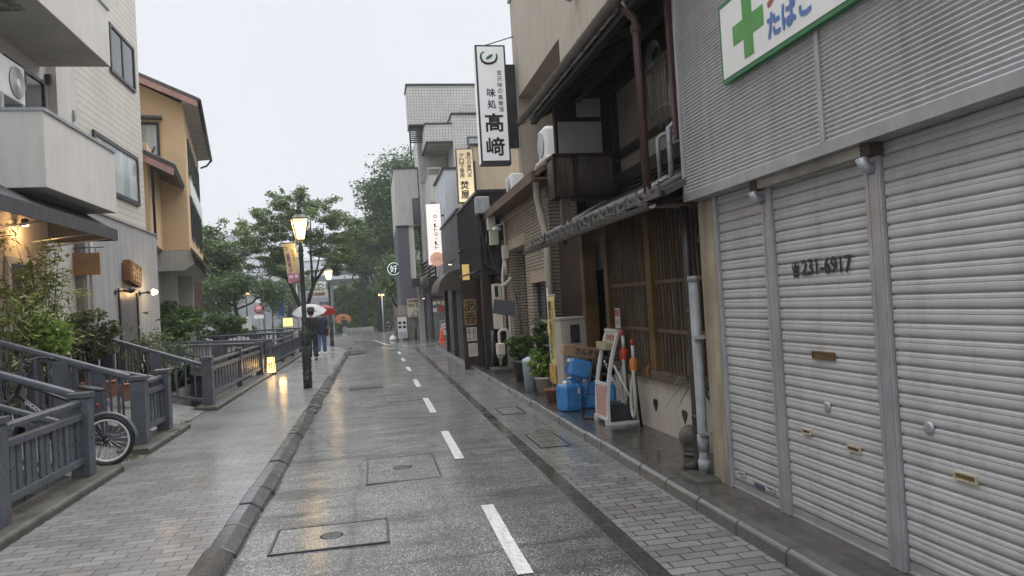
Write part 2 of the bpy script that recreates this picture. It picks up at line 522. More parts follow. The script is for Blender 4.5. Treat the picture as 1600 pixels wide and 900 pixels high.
wt = MB(); wt.quad((-4.75, -12, -1.1), (-2.95, -12, -1.1), (-2.95, 36.5, -1.1), (-4.75, 36.5, -1.1))
struct('canal_water', wt, M['water'])
tr = MB(); tr.box(-9, -12, -.05, -4.75, 36.5, .46)
struct('house_terrace', tr, M['moss_conc'])
# road: a subdivided, barely uneven sheet
rd = MB()
nx, ny = 24, 120
vs_ = []
for j in range(ny + 1):
    for i in range(nx + 1):
        x = -1.06 + (1.5 + 1.06) * i / nx; y = -6 + 40 * j / ny
        z = ZR + .012 * math.sin(x * 2.1 + .4) * .4 + .004 * math.sin(y * 1.9 + x * 3) + .003 * math.sin(y * 4.7 - x)
        vs_.append((x, y, z - .004))
rd.smooth = True
rd.add(vs_, [(j * (nx + 1) + i, j * (nx + 1) + i + 1, (j + 1) * (nx + 1) + i + 1, (j + 1) * (nx + 1) + i) for j in range(ny) for i in range(nx)])
struct('road', rd, M['asphalt'], fixn=False)
sq = MB()
for a, b in zip([34, 40, 50, 60, 75, 95], [40, 50, 60, 75, 95, 140]):
    sq.quad((-14, a, zg(a)), (30, a, zg(a)), (30, b, zg(b)), (-14, b, zg(b)))
sq.quad((1.5, 28.5, ZR - .002), (30, 28.5, ZR - .002), (30, 34, zg(34)), (1.5, 34, zg(34)))
struct('square_paving', sq, M['asphalt'], fixn=False)
# left pavement
pl = MB()
pl.box(-2.95, -8, -.3, -1.20, 30.5, 0)
pl.prism([(-2.95, 30.5), (-1.22, 30.5), (-1.3, 32), (-1.55, 33.6), (-1.9, 35), (-2.3, 36.4), (-2.95, 36.5)], 'z', -.6, -.001)
struct('pavement_left', pl, M['paver_l'])
pr = MB(); pr.quad((1.62, -6, -.048), (2.29, -6, -.048), (2.29, 29.5, -.048), (1.62, 29.5, -.048))
struct('pavement_right', pr, M['paver_r'], fixn=False)
gs = MB()
y = -6.0
while y < 29.5:
    gs.box(1.48, y + .004, -.2, 1.616, min(29.5, y + .996), -.046); y += 1.0
struct('gutter_strip', gs, M['granite'], bevel=.004)
ap = MB()
ap.box(2.42, -6, -.3, 3.6, 17.0, .035)
ap.box(2.46, 17.0, -.3, 3.6, 29, .03)
struct('apron_right', ap, M['strip'])
# kerbs: separate stones, slightly out of line
kb = MB(); random.seed(3)
y = -3.0
while y < 29.6:
    l = .60
    a = random.uniform(-.012, .012); dz = random.uniform(-.010, .014); tw = random.uniform(-.012, .012)
    prof = [(-1.22 + a, -.3), (-1.22 + a, .016 + dz), (-1.12 + a, .018 + dz), (-1.03 + a + tw, -.035), (-1.02 + a, -.3)]
    kb.prism(prof, 'y', y + .009, y + l - .009); y += l
# the stones round the corner
for k in range(6):
    t0, t1 = k / 6, (k + 1) / 6
    def cv(t): return Vector((-1.11 - 1.2 * (1 - math.cos(t * 1.25)), 29.6 + 4.6 * math.sin(t * 1.25) * .9 + t * 1.2, 0))
    p0, p1 = cv(t0), cv(t1)
    kb.beam(p0 + Vector((0, .01, -.1)), p1 + Vector((0, -.01, -.1)), .22, .22)
struct('kerb_left', kb, M['granite'], bevel=.012)
kr = MB(); y = -5.0
while y < 29.0:
    l = .6; a = random.uniform(-.006, .006); dz = random.uniform(-.005, .006)
    kr.prism([(2.29 + a, -.3), (2.29 + a, .03 + dz), (2.315 + a, .055 + dz), (2.42 + a, .055 + dz), (2.42 + a, -.3)], 'y', y + .005, y + l - .005); y += l
struct('kerb_right', kr, M['granite_l'], bevel=.01)
dr = MB(); dr.prism([(-1.0, 28.3), (-.45, 28.6), (-.38, 29.4), (-.62, 30.6), (-1.0, 30.8)], 'z', -.2, -.02)
struct('kerb_ramp', dr, M['granite'], bevel=.02)
# painted lines
ln = MB()
for a, b in ((.9, 2.5), (4.42, 5.99), (7.94, 9.69), (11.5, 13.4), (15.3, 17.0), (19.2, 20.7), (22.9, 24.4), (26.6, 28.1)):
    n = 6
    for k in range(n):
        ya, yb = a + (b - a) * k / n, a + (b - a) * (k + 1) / n
        def zr(x, y): return ZR + .012 * math.sin(x * 2.1 + .4) * .4 + .004 * math.sin(y * 1.9 + x * 3) + .003 * math.sin(y * 4.7 - x) + .003
        ln.quad((.765, ya, zr(.765, ya)), (.865, ya, zr(.865, ya)), (.865, yb, zr(.865, yb)), (.765, yb, zr(.765, yb)))
def lane(p, q, wd=.12):
    p, q = Vector((*p, zg(p[1]) + .006)), Vector((*q, zg(q[1]) + .006)); s = (q - p).cross(Vector((0, 0, 1))).normalized() * wd / 2
    ln.quad(p - s, p + s, q + s, q - s)
lane((1.25, 31.6), (.45, 35)); lane((.45, 35), (-.1, 44)); lane((-.1, 44), (-1.2, 47)); lane((1.25, 31.6), (3.4, 33.2))
lane((.72, 30.3), (.2, 32.0), .1); lane((.9, 29.6), (1.5, 30.0), .1)
struct('road_markings', ln, M['linepaint'], fixn=False)

# manhole covers, each a thing
def cover_rect(name, x0, y0, x1, y1, z, label, ring, mat='asphalt'):
    t = thing(name, label, 'manhole cover', ((x0 + x1) / 2, (y0 + y1) / 2, z), group='utility covers set in the street')
    f = MB()
    w = .018
    f.box(x0, y0, z - .03, x1, y0 + w, z + .004); f.box(x0, y1 - w, z - .03, x1, y1, z + .004)
    f.box(x0, y0 + w, z - .03, x0 + w, y1 - w, z + .004); f.box(x1 - w, y0 + w, z - .03, x1, y1 - w, z + .004)
    part('frame', f, M['iron'], t)
    p = MB(); p.box(x0 + w + .006, y0 + w + .006, z - .03, x1 - w - .006, y1 - w - .006, z + .002)
    part('lid', p, M[mat], t)
    if ring:
        r = MB(); r.lathe(((x0 + x1) / 2, (y0 + y1) / 2, z), [(ring, -.02), (ring, .0045), (ring * .8, .0055)], 20)
        part('plug', r, M['iron'], t)
    return t
cover_rect('manhole_cover', -.17, 7.15, .56, 8.35, ZR + .004, 'large rectangular manhole cover with round dark plug beside the third dash', .1)
cover_rect('manhole_cover', -.82, 5.35, .02, 5.95, ZR + .004, 'worn patched cover nearest the camera, in the left half of the road', .085)
cover_rect('manhole_cover', -.62, 15.9, .1, 16.5, ZR + .004, 'thin dark rectangular cover near the kerb beside the near lamp post', 0, 'iron')
cover_rect('manhole_cover', .15, 13.2, .75, 13.75, ZR + .004, 'small dark ended cover in the road close to the dashes', 0)
cover_rect('pavement_cover', 1.72, 8.0, 2.08, 8.9, -.044, 'tiled cover in the right pavement close to the stall rack', 0, 'paver_r')
cover_rect('pavement_cover', 1.74, 10.6, 2.1, 11.3, -.044, 'tiled cover in the right pavement opposite the terracotta pot', 0, 'paver_r')
# ================================================================== LEFT: canal parapets and bridges
def fence_run(label, ys, first_w=.18, x=-2.99, base=True, tail=True):
    """parapet along the canal: posts at ys (near edge), rails and paired pickets between them"""
    t = thing('canal_fence', label, 'fence', (x, ys[0], 0), group='blue grey parapets along the canal')
    hp = .175
    z0 = .085 if base else 0
    if base:
        b = MB(); yy = ys[0] - .45; ye = ys[-1] + (.5 if tail else .25)
        k = yy
        while k < ye - .05:
            e = min(ye, k + .95)
            b.prism([(x - .16, -.3), (x - .16, z0 - .01), (x + .20, z0 - .01), (x + .225, z0 - .035), (x + .225, -.3)], 'y', k + .004, e - .004); k = e
        part('kerb_stone', b, M['moss_conc'], t, bevel=.012)
    for i, y in enumerate(ys):
        p = MB(); wd = hp if (i in (0, len(ys) - 1)) else .11
        p.box(x - wd / 2, y - wd / 2, z0 - .01, x + wd / 2, y + wd / 2, .86)
        p.box(x - wd / 2 + .008, y - wd / 2 + .008, .86, x + wd / 2 - .008, y + wd / 2 - .008, .872)
        p.box(x - wd / 2 - .012, y - wd / 2 - .012, .872, x + wd / 2 + .012, y + wd / 2 + .012, .925)
        part('post', p, M['fence'], t, bevel=.008)
    for a, b_ in zip(ys[:-1], ys[1:]):
        a2 = a + (hp / 2 if a == ys[0] else .055); b2 = b_ - (hp / 2 if b_ == ys[-1] else .055)
        r = MB(); r.prism([(x - .03, .80), (x + .03, .80), (x + .034, .835), (x + .02, .853), (x - .02, .853), (x - .034, .835)], 'y', a2, b2)
        part('top_rail', r, M['fence'], t)
        r = MB(); r.box(x - .03, a2, .655, x + .045, b2, .715)
        part('middle_rail', r, M['fence'], t, bevel=.006)
        r = MB(); r.box(x - .03, a2, .21, x + .045, b2, .275)
        part('bottom_rail', r, M['fence'], t, bevel=.006)
        pk = MB(); n = max(2, round((b2 - a2) / .29)); st = (b2 - a2) / n
        for k in range(n):
            c = a2 + st * (k + .5)
            pk.box(x - .012, c - .105, .275, x + .012, c - .025, .655)
            pk.box(x + .006, c + .012, .275, x + .026, c + .092, .655)
        part('pickets', pk, M['fence'], t)
    return t
fence_run('blue grey parapet nearest the camera, in front of the bicycle', [6.42, 8.22])
fence_run('short one panel parapet right behind the bicycle wheel', [10.1, 11.17])
fence_run('three post parapet between the second little bridge and the glowing ground lantern', [14.0, 17.1, 20.0])
fence_run('long parapet behind the glowing ground lantern, beside the walkers', [21.9, 24.8, 27.7, 30.6, 33.5])

def bridge_rail(label, y, z0, z1, x1=-4.75, low=None, pick=True, x0=-3.08, d=.13):
    """sloping handrail of a little bridge, running away from the street to the houses"""
    t = thing('bridge_railing', label, 'railing', (x0, y, 0), group='handrails of the little canal bridges')
    sl = (z1 - z0) / (x1 - x0)
    zz = lambda x: z0 + sl * (x - x0)
    gz = lambda x: .02 + (x0 - x) / 1.8 * .42
    r = MB(); r.beam((x0, y, z0 - .03), (x1, y, z1 - .03), .085, .075)
    part('handrail', r, M['fence'], t, bevel=.02)
    r = MB(); r.beam((x0, y, gz(x0) + .12), (x1, y, gz(x1) + .12), .05, .05)
    part('bottom_rail', r, M['fence'], t)
    if low:
        r = MB(); r.beam((x0, y, z0 - low), (x1, y, z1 - low), .07, .06)
        part('lower_rail', r, M['fence'], t, bevel=.015)
    nP = max(1, round(abs(x1 - x0) / 1.1))
    for k in range(1, nP + 1):
        x = x0 + (x1 - x0) * k / (nP + .15)
        p = MB(); p.box(x - .09, y - .06, gz(x) - .35, x + .09, y + .06, zz(x) - .06)
        part('post', p, M['fence'], t, bevel=.006)
    x = x0 - .14
    while x > x1 + .05:
        pk = MB(); pk.box(x - .014, y - .014, gz(x) + .13, x + .014, y + .014, zz(x) - (low or .05)); x -= .155
        part('picket', pk, M['fence'], t)
    return t
bridge_rail('near sloping handrail in front of the bicycle basket', 8.30, .93, 1.56, low=.36)
bridge_rail('sloping handrail behind the bicycle, rising to the house', 10.05, .95, 1.56)
bridge_rail('low side rail joining the short parapet, past the bicycle', 11.2, .82, 1.25)
bridge_rail('sloping handrail in front of the corner of the grey clad wall', 14.05, .80, 1.42)
bridge_rail('flat handrail of the bridge behind the three post parapet', 20.1, .90, 1.02, x1=-6.2)
bridge_rail('flat handrail just before the glowing ground lantern', 21.8, .92, 1.05, x1=-6.6)
bridge_rail('flat handrail below the round green hedge', 28.0, .95, 1.0, x1=-8.0)
bridge_rail('farthest flat handrail, behind the walkers and the yellow notice', 34.0, .98, 1.0, x1=-9.0)
def bridge(label, y0, y1):
    b = MB()
    b.prism([(-2.96, -.25), (-2.96, .012), (-3.2, .05), (-4.78, .43), (-4.78, .2)], 'y', y0, y1)
    solo('bridge_deck', b, M['paver_l'], label, 'footbridge', 'little bridges over the canal')
bridge('small sloping bridge the bicycle stands on', 8.42, 9.95)
bridge('small bridge beyond the short parapet', 11.3, 13.9)
bridge('small bridge behind the three post parapet', 20.2, 21.7)
# weeds and moss by the kerb stones
# ================================================================== LEFT: house with balconies
bld = thing('apartment_house', 'pale rendered house at the left edge with stepped balconies and a dark awning', 'building', (-7, 10, .4))
wl = MB()
wl.box(-9.5, 3, .4, -5.55, 15.28, 14)
part('wall', wl, M['white_render'], bld)
pil = MB(); pil.box(-5.55, 14.42, 3.4, -5.40, 15.30, 14); pil.box(-5.55, 3, 3.4, -5.44, 12.4, 3.9)
part('pilaster', pil, M['white_render'], bld)
def balcony(y0, y1, z0, z1, x0=-4.4, x1=-5.54):
    b = MB()
    b.box(x1, y0, z0, x0, y1, z0 + .16)
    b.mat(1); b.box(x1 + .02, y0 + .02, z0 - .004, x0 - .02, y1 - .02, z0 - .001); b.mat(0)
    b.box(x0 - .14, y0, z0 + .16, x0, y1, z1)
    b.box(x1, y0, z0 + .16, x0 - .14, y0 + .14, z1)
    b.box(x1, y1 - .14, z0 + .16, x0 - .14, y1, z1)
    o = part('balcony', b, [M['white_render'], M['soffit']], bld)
    c = MB()
    c.box(x0 - .16, y0 - .02, z1, x0 + .025, y1 + .02, z1 + .045)
    c.box(x1, y0 - .02, z1, x0 - .16, y0 + .16, z1 + .045)
    c.box(x1, y1 - .16, z1, x0 - .16, y1 + .02, z1 + .045)
    part('coping', c, M['galv'], o)
    return o
balcony(11.25, 14.12, 3.57, 4.64)
b2 = balcony(10.4, 14.15, 6.20, 7.22)
pt = MB(); pt.prism([(-4.72, 10.5), (-4.7, 11.6), (-5.5, 11.75), (-5.5, 10.5)], 'z', 6.187, 6.194)
part('peeling_patch', pt, plain('peeling_soffit', (.20, .19, .17), .9, var=.8, scale=9), b2)
balcony(11.25, 14.12, 8.9, 9.95)
# sliding window behind the lower balcony
def window(parent, x, y0, y1, z0, z1, mullions=1, glass='glass', fw=.06, dx=.05, frame='alu', axis='x', sill=False):
    """window on a wall facing +x (axis x) or -y (axis y, then x is the y of the wall and y0,y1 run along x)"""
    f = MB(); gl = MB()
    def bx(mb, a0, b0, a1, b1, d0, d1):
        if axis == 'x': mb.box(x + d0, a0, b0, x + d1, a1, b1)
        elif axis == '-x': mb.box(x - d0, a0, b0, x - d1, a1, b1)
        else: mb.box(a0, x - d0, b0, a1, x - d1, b1)
    bx(f, y0, z0, y1, z0 + fw, 0.002, dx); bx(f, y0, z1 - fw, y1, z1, 0.002, dx)
    bx(f, y0, z0 + fw, y0 + fw, z1 - fw, 0.002, dx); bx(f, y1 - fw, z0 + fw, y1, z1 - fw, 0.002, dx)
    for k in range(mullions):
        c = y0 + (y1 - y0) * (k + 1) / (mullions + 1)
        bx(f, c - fw * .5, z0 + fw, c + fw * .5, z1 - fw, .002, dx * .8)
    bx(gl, y0 + fw * .5, z0 + fw * .5, y1 - fw * .5, z1 - fw * .5, .003, dx * .45)
    o = part('window', f, M[frame], parent)
    part('pane', gl, M[glass], o)
    return o
window(bld, -5.55, 12.75, 14.22, 3.9, 5.95, 1)
lt = MB(); lt.box(-5.54, 14.30, 5.95, -5.46, 14.38, 6.12)
part('balcony_light', lt, M['black'], bld)
vb = MB(); vb.box(-5.40, 15.08, 5.5, -5.36, 15.16, 5.68)
part('vent', vb, M['galv'], bld)
# ground floor: pale frames, french doors
for (a, b_) in ((10.2, 11.2), (11.35, 12.4), (12.55, 13.55)):
    window(bld, -5.55, a, b_, .55, 2.75, 0, frame='white', fw=.11)
# awning
aw = MB()
aw.prism([(-5.54, 3.98), (-4.44, 3.27), (-4.44, 3.245), (-5.54, 3.955)], 'y', 7.0, 14.15)
aw.prism([(-4.44, 3.275), (-4.415, 3.275), (-4.415, 3.08), (-4.44, 3.08)], 'y', 7.0, 14.15)
aw.prism([(-5.54, 3.955), (-4.445, 3.245), (-4.445, 3.08), (-5.54, 3.08)], 'y', 14.12, 14.145)
awn = part('awning', aw, plain('dark_grey_canvas', (.055, .055, .06), .7, var=.12, scale=3, grain=.2), bld)
for y in (9.2, 11.4, 13.2, 14.0):
    ar = MB(); ar.tube([(-5.5, y, 3.0), (-4.46, y, 3.12)], .014, 6); part('awning_arm', ar, M['galv'], awn)
# warm lamps under the awning
for (y, z) in ((8.6, 3.25), (10.9, 3.25), (12.95, 3.25)):
    s = MB(); s.lathe((-5.40, y, z), [(.03, .12), (.055, .1), (.06, 0)], 12)
    o = part('spotlight', s, M['black'], bld)
    bb = MB(); bb.lathe((-5.40, y, z), [(.045, .004), (.045, -.004)], 12)
    part('bulb', bb, emit('warm_bulb', (1, .6, .22), 14), o)
    lp = bpy.data.lights.new('awning_lamp', 'POINT'); lp.energy = 8; lp.color = (1, .58, .24); lp.shadow_soft_size = .05
    lo = bpy.data.objects.new('awning_lamp', lp); COL.objects.link(lo); lo.location = (-5.30, y, z - .06)
    lo.parent = bld; lo.location = Vector(lo.location) - bld.location
# air conditioner on the balcony wall
ac = thing('air_conditioner', 'white outdoor air conditioner standing above the lower left balcony', 'air conditioner', (-5.0, 11.6, 4.70))
bx = MB(); bx.box(-5.28, 11.25, 4.93, -4.96, 12.10, 5.50)
part('casing', bx, M['white'], ac, bevel=.015)
fr = MB()
for r in np.linspace(.05, .225, 8):
    fr.tube([(-4.945, 11.83 + r * math.cos(t), 5.21 + r * math.sin(t)) for t in np.linspace(0, 2 * math.pi, 29)], .006, 4, False)
for k in range(16):
    t = k * math.pi / 8; fr.tube([(-4.948, 11.83 + .04 * math.cos(t), 5.21 + .04 * math.sin(t)), (-4.948, 11.83 + .225 * math.cos(t), 5.21 + .225 * math.sin(t))], .004, 4)
part('fan_grille', fr, M['white'], ac)
fb = MB(); fb.prism([(11.83 + .235 * math.cos(t), 5.21 + .235 * math.sin(t)) for t in np.linspace(0, 2 * math.pi, 28)[:-1]], 'x', -4.958, -4.953)
part('fan', fb, plain('fan_dark', (.10, .10, .10), .5), ac)
hb = MB(); hb.prism([(11.83 + .06 * math.cos(t), 5.21 + .06 * math.sin(t)) for t in np.linspace(0, 2 * math.pi, 18)[:-1]], 'x', -4.95, -4.935)
part('hub', hb, M['white'], ac)
lg = MB(); lg.box(-5.3, 11.3, 4.70, -4.94, 11.38, 4.93); lg.box(-5.3, 11.95, 4.70, -4.94, 12.03, 4.93)
part('bracket', lg, M['galv'], ac)

# ================================================================== LEFT: tiled house with grey clad ground floor
th = thing('tiled_house', 'cream tiled house with grey clad ground floor and dark framed windows', 'building', (-7, 17.5, .4))
wl = MB()
wl.box(-9.5, 15.31, 3.8, -5.42, 19.46, 12.6); wl.box(-9.5, 15.31, .4, -5.46, 19.4, 3.8)
part('wall', wl, [M['tile_wall']], th)
gp = MB()
gp.prism([(15.33, .4), (20.1, .4), (20.1, 3.79), (15.33, 3.86)], 'x', -5.45, -5.37)
gp.box(-7.0, 20.02, .4, -5.45, 20.1, 3.78)
pan = part('cladding', gp, M['grey_panel'], th)
jn = MB()
for k in range(1, 12): jn.box(-5.3695, 15.33 + .4 * k, .5, -5.367, 15.338 + .4 * k, 3.74)
part('panel_joint', jn, plain('joint', (.30, .30, .29), .8), pan)
fl = MB(); fl.prism([(15.31, 3.862), (20.12, 3.792), (20.12, 3.83), (15.31, 3.90)], 'x', -5.46, -5.34)
part('flashing', fl, M['galv'], th)
window(th, -5.42, 16.1, 18.95, 4.38, 5.56, 0, 'glass_pale', fw=.09)
window(th, -5.42, 17.35, 19.05, 7.15, 8.25, 1, 'glass', fw=.07)
dr_ = MB(); dr_.box(-5.372, 17.1, .45, -5.355, 18.22, 2.28)
do = part('door', dr_, plain('grey_door', (.12, .12, .12), .4, var=.15), th)
df = MB(); df.box(-5.368, 17.02, .45, -5.33, 17.1, 2.36); df.box(-5.368, 18.22, .45, -5.33, 18.3, 2.36); df.box(-5.368, 17.1, 2.28, -5.33, 18.22, 2.36)
part('door_frame', df, M['alu'], do)
pp = MB(); pp.tube([(-5.28, 15.33, .42), (-5.28, 15.33, 3.2)], .045, 8)
part('drainpipe', pp, plain('grey_pipe', (.30, .29, .28), .5), bld)
# wall lamps beside the plaque: a lit one and a dark one
def wall_lamp(y, label, lit):
    t = thing('wall_lamp', label, 'wall lamp', (-5.36, y, 2.28))
    a = MB(); a.lathe((0, 0, 0), [(.05, -.01), (.05, .02)], 12); a.xf(Matrix.Translation((-5.36, y, 2.28)) @ Matrix.Rotation(R_(90), 4, 'Y'))
    a.tube([(-5.35, y, 2.28), (-5.2, y, 2.3)], .018, 8)
    a.tube([(-5.2, y, 2.3), (-5.14, y + (.12 if lit else .1), 2.3)], [.03, .04], 10)
    part('arm', a, M['black'], t)
    b = MB(); b.tube([(-5.14, y + .12, 2.3), (-5.11, y + .17, 2.305), (-5.07, y + .25, 2.31)], [.03, .07, .045], 12)
    part('bulb', b, emit('lit_bulb', (1, .72, .38), 12) if lit else M['black'], t)
    if lit:
        lp = bpy.data.lights.new('wall_lamp_light', 'POINT'); lp.energy = 9; lp.color = (1, .62, .28); lp.shadow_soft_size = .08
        lo = bpy.data.objects.new('wall_lamp_light', lp); COL.objects.link(lo); lo.parent = t; lo.location = (.36, .2, .05)
wall_lamp(18.5, 'glowing bulb lamp on the grey clad wall right of the door', True)
wall_lamp(16.85, 'dark unlit lamp on the grey clad wall left of the plaque', False)
# tilted wooden plaque
pq = thing('wooden_plaque', 'thick tilted wooden plaque with carved sign above the grey door', 'sign', (-5.3, 17.75, 2.7), rot=(R_(-9), 0, 0))
b = MB(); b.box(-.05, -.42, -.24, .10, .42, .24)
part('board', b, wood('dark_plaque_wood', (.10, .04, .015), (.25, .11, .045), 'y'), pq, bevel=.02, local=True)
f = MB(); f.box(.101, -.36, -.19, .107, .36, .19)
part('face', f, wood('plaque_face_wood', (.16, .07, .028), (.28, .13, .055), 'y'), pq, local=True)  # warm glow of the lamplight put into the wood colour
k = MB(); write(k, '袖', (.109, -.27, -.17), (0, 1, 0), (0, 0, 1), .54, .34, .012)
part('lettering', k, plain('lit_painted_letters', (.62, .40, .20), .6), pq, local=True)  # pale warm colour paints the letters as if lit
# hanging brown board
hs = thing('hanging_board', 'plain brown square board hanging from a rod by the grey drainpipe', 'sign', (-5.2, 15.2, 2.55))
b = MB(); b.box(-5.57, 15.18, 2.56, -5.08, 15.215, 2.98)
part('board', b, plain('brown_board', (.22, .125, .05), .5, var=.12), hs, bevel=.004)
b = MB(); b.tube([(-5.7, 15.2, 3.08), (-5.0, 15.2, 3.08)], .011, 6); b.tube([(-5.5, 15.2, 3.08), (-5.5, 15.2, 2.98)], .006, 5); b.tube([(-5.15, 15.2, 3.08), (-5.15, 15.2, 2.98)], .006, 5)
part('rod', b, M['black'], hs)

# ================================================================== LEFT: ochre house with tiled eaves
oh = thing('ochre_house', 'ochre rendered house with tiled eaves over a concrete ground floor', 'building', (-5.42, 23.8, .4), (0, 0, R_(9.5)))
M['ochre'] = plain('ochre_render', (.60, .43, .255), .8, var=.07, scale=1.0, dirt=.12, grain=.25)
M['rooftile'] = plain('dark_roof_tiles', (.06, .058, .056), .4, var=.3, scale=5)
M['rosewood'] = plain('faded_red_fascia', (.36, .21, .18), .6, var=.15, streak=True)
M['conc'] = plain('raw_concrete', (.42, .41, .375), .8, var=.15, scale=2, streak=True, grain=.3)
w1 = MB()
w1.prism([(-9.6, 3.72), (-5.42, 3.72), (-5.42, 8.2), (-6.6, 8.75), (-8.2, 9.35), (-9.6, 9.35)], 'y', 23.8, 32)
w1.box(-9.6, 20.6, 3.72, -6.15, 23.8, 6.3)
part('wall', w1, M['ochre'], oh)
gf = MB(); gf.box(-9.6, 24.4, .4, -6.3, 34, 3.1); gf.box(-9.6, 20.3, .4, -6.6, 24.4, 3.72)
gf.box(-6.3, 24.6, .4, -5.9, 25.0, 3.1); gf.box(-6.3, 27.5, .4, -5.6, 27.9, 3.1)
part('ground_floor', gf, M['conc'], oh)
sb = MB(); sb.prism([(-9.6, 3.1), (-5.6, 3.1), (-5.3, 3.3), (-5.38, 3.70), (-9.6, 3.70)], 'y', 23.7, 32)
part('slab', sb, M['conc'], oh)
er = MB(); er.prism([(-5.38, 3.705), (-5.12, 3.34), (-5.04, 3.28), (-5.04, 3.35), (-5.1, 3.43), (-5.38, 3.80)], 'y', 23.5, 32.2)
part('lower_eave', er, M['rooftile'], oh)
def eave_roof(parent, y0, y1, xe, ze, xr, zr, th=.12, mat='rooftile', name='roof', fascia=True, side=1):
    """a pitched roof plane whose eave is at xe and which rises to xr, with round tile ends"""
    r = MB(); dz = (zr - ze) / (xr - xe)
    r.prism([(xe, ze), (xr, zr), (xr, zr + th), (xe, ze + th * .55)], 'y', y0, y1)
    n = int((y1 - y0) / .27)
    for k in range(n):
        y = y0 + .14 + k * .27
        r.tube([(xe - .03 * side, y, ze + th * .6), (xr, y, zr + th)], .052, 8)
    o = part(name, r, M[mat], parent)
    if fascia:
        f = MB(); d = -.03
        f.prism([(xe, ze - .02), (xr, zr - .02), (xr, zr - .20), (xe, ze - .20)], 'y', y0 - .03, y0 + .03)
        part('bargeboard', f, M['rosewood'], o)
    return o
eave_roof(oh, 23.35, 32.2, -4.98, 8.2, -8.6, 9.75, side=-1)
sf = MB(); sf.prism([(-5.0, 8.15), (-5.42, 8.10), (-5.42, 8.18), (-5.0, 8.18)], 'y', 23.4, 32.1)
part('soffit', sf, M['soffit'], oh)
eave_roof(oh, 20.2, 23.78, -5.5, 5.55, -7.6, 6.65, side=-1, name='lower_roof')
gt = MB(); gt.tube([(-4.93, 23.3, 8.2), (-4.93, 32.2, 8.13)], .06, 8)
gt.tube([(-4.95, 32.1, 8.1), (-5.1, 32.1, 7.9), (-5.35, 32.1, 7.8)], .04, 7)
part('gutter', gt, M['black'], oh)
window(oh, 23.8, -6.95, -6.1, 6.55, 7.6, 0, 'glass_pale', axis='y', fw=.08)
hd = MB(); hd.box(-7.0, 23.5, 7.68, -6.0, 23.8, 7.75)
part('window_hood', hd, M['rooftile'], oh)
for a in (25.0, 27.2, 29.6):
    window(oh, -5.42, a, a + 1.5, 4.2, 5.5, 1, 'glass'); window(oh, -5.42, a, a + 1.5, 6.2, 7.4, 1, 'glass')
bp = MB(); bp.box(-5.42, 24.9, 5.55, -5.36, 31.8, 6.1)
part('balcony_panel', bp, M['white'], oh)
dp = MB(); dp.tube([(-6.05, 20.7, 3.75), (-6.05, 20.7, 6.0), (-5.95, 20.65, 6.2)], .035, 7)
part('drainpipe', dp, M['black'], oh)
# red brown clad building and its neighbour beyond
rb = thing('red_clad_building', 'tall narrow building clad in rusty red sheets beyond the ochre house', 'building', (-7, 38, 0))
b = MB(); b.box(-11.5, 36.2, 0, -8.25, 38.2, 11.9)
part('wall', b, plain('rust_red_cladding', (.075, .03, .024), .6, var=.3, scale=3, streak=True), rb)
b = MB(); b.box(-11.6, 36.1, 11.9, -8.15, 38.3, 12.05)
part('coping', b, M['galv'], rb)
b = MB(); b.box(-8.25, 36.4, 5.2, -8.05, 38, 7.0)
part('balcony', b, M['alu'], rb)
wf = MB(); wf.box(-8, 35.5, .4, -5.6, 35.6, 1.6)
for k in range(10): wf.box(-8 + .24 * k, 35.46, .4, -7.88 + .24 * k, 35.5, 1.55)
solo('picket_fence', wf, M['white'], 'white slatted fence before the red clad building', 'fence')
# ================================================================== BICYCLE
bk = thing('bicycle', 'black small wheeled bicycle with wire basket leaning behind the near parapet', 'bicycle', (-3.06, 8.92, .035), rot=(0, R_(13), 0))
# local: rear axle at x=0, riding towards -x, wheel radius .27
def wheel(xc, name='wheel'):
    ty = MB(); n = 40
    ty.tube([(xc + .262 * math.cos(t), 0, .285 + .262 * math.sin(t)) for t in np.linspace(0, 2 * math.pi, n + 1)], .023, 8, False)
    o = part(name, ty, M['rubber'], bk, local=True)
    rm = MB(); rm.tube([(xc + .228 * math.cos(t), 0, .285 + .228 * math.sin(t)) for t in np.linspace(0, 2 * math.pi, n + 1)], .014, 6, False)
    part('rim', rm, plain('white_rim', (.66, .66, .66), .3), o, local=True)
    sp = MB()
    for k in range(20):
        t = k * math.pi / 10; s = .02 if k % 2 else -.02
        sp.tube([(xc + .02 * math.cos(t + .6), s, .285 + .02 * math.sin(t + .6)), (xc + .225 * math.cos(t), 0, .285 + .225 * math.sin(t))], .0028, 4)
    part('spokes', sp, M['silver'], o, local=True)
    hb = MB(); hb.tube([(xc, -.06, .285), (xc, .06, .285)], .026, 10)
    part('hub', hb, M['black'], o, local=True)
    return o
wheel(0); fw_ = wheel(-1.02); fw_.location = (-.17, 0, .02)
fr = MB()
bb = (-.40, 0, .30); st_ = (-.30, 0, .62); hd_b = (-1.0, 0, .66); hd_t = (-.97, 0, .78)
fr.tube([bb, st_], .02, 8); fr.tube([bb, hd_b], .024, 8); fr.tube([st_, hd_t], .018, 8)
for s in (-.05, .05):
    fr.tube([(0, s, .285), (-.40, s * .5, .30)], .011, 6); fr.tube([(0, s, .285), (-.3, s * .4, .56)], .010, 6)
fr.tube([hd_b, hd_t, (-.94, 0, .90)], .024, 8)
for s in (-.05, .05): fr.tube([(-1.015, s * .6, .64), (-1.1, s, .47), (-1.19, s, .305)], .013, 6)
part('frame', fr, M['black'], bk, local=True)
sd = MB(); sd.tube([st_, (-.26, 0, .80)], .014, 8)
part('seat_post', sd, M['silver'], bk, local=True)
sa = MB(); sa.lathe((0, 0, 0), [(.01, -.02), (.07, -.012), (.085, .01), (.06, .03), (.01, .034)], 16)
sa.xf(Matrix.Translation((-.27, 0, .82)) @ Matrix.Scale(1.9, 4, (1, 0, 0)))
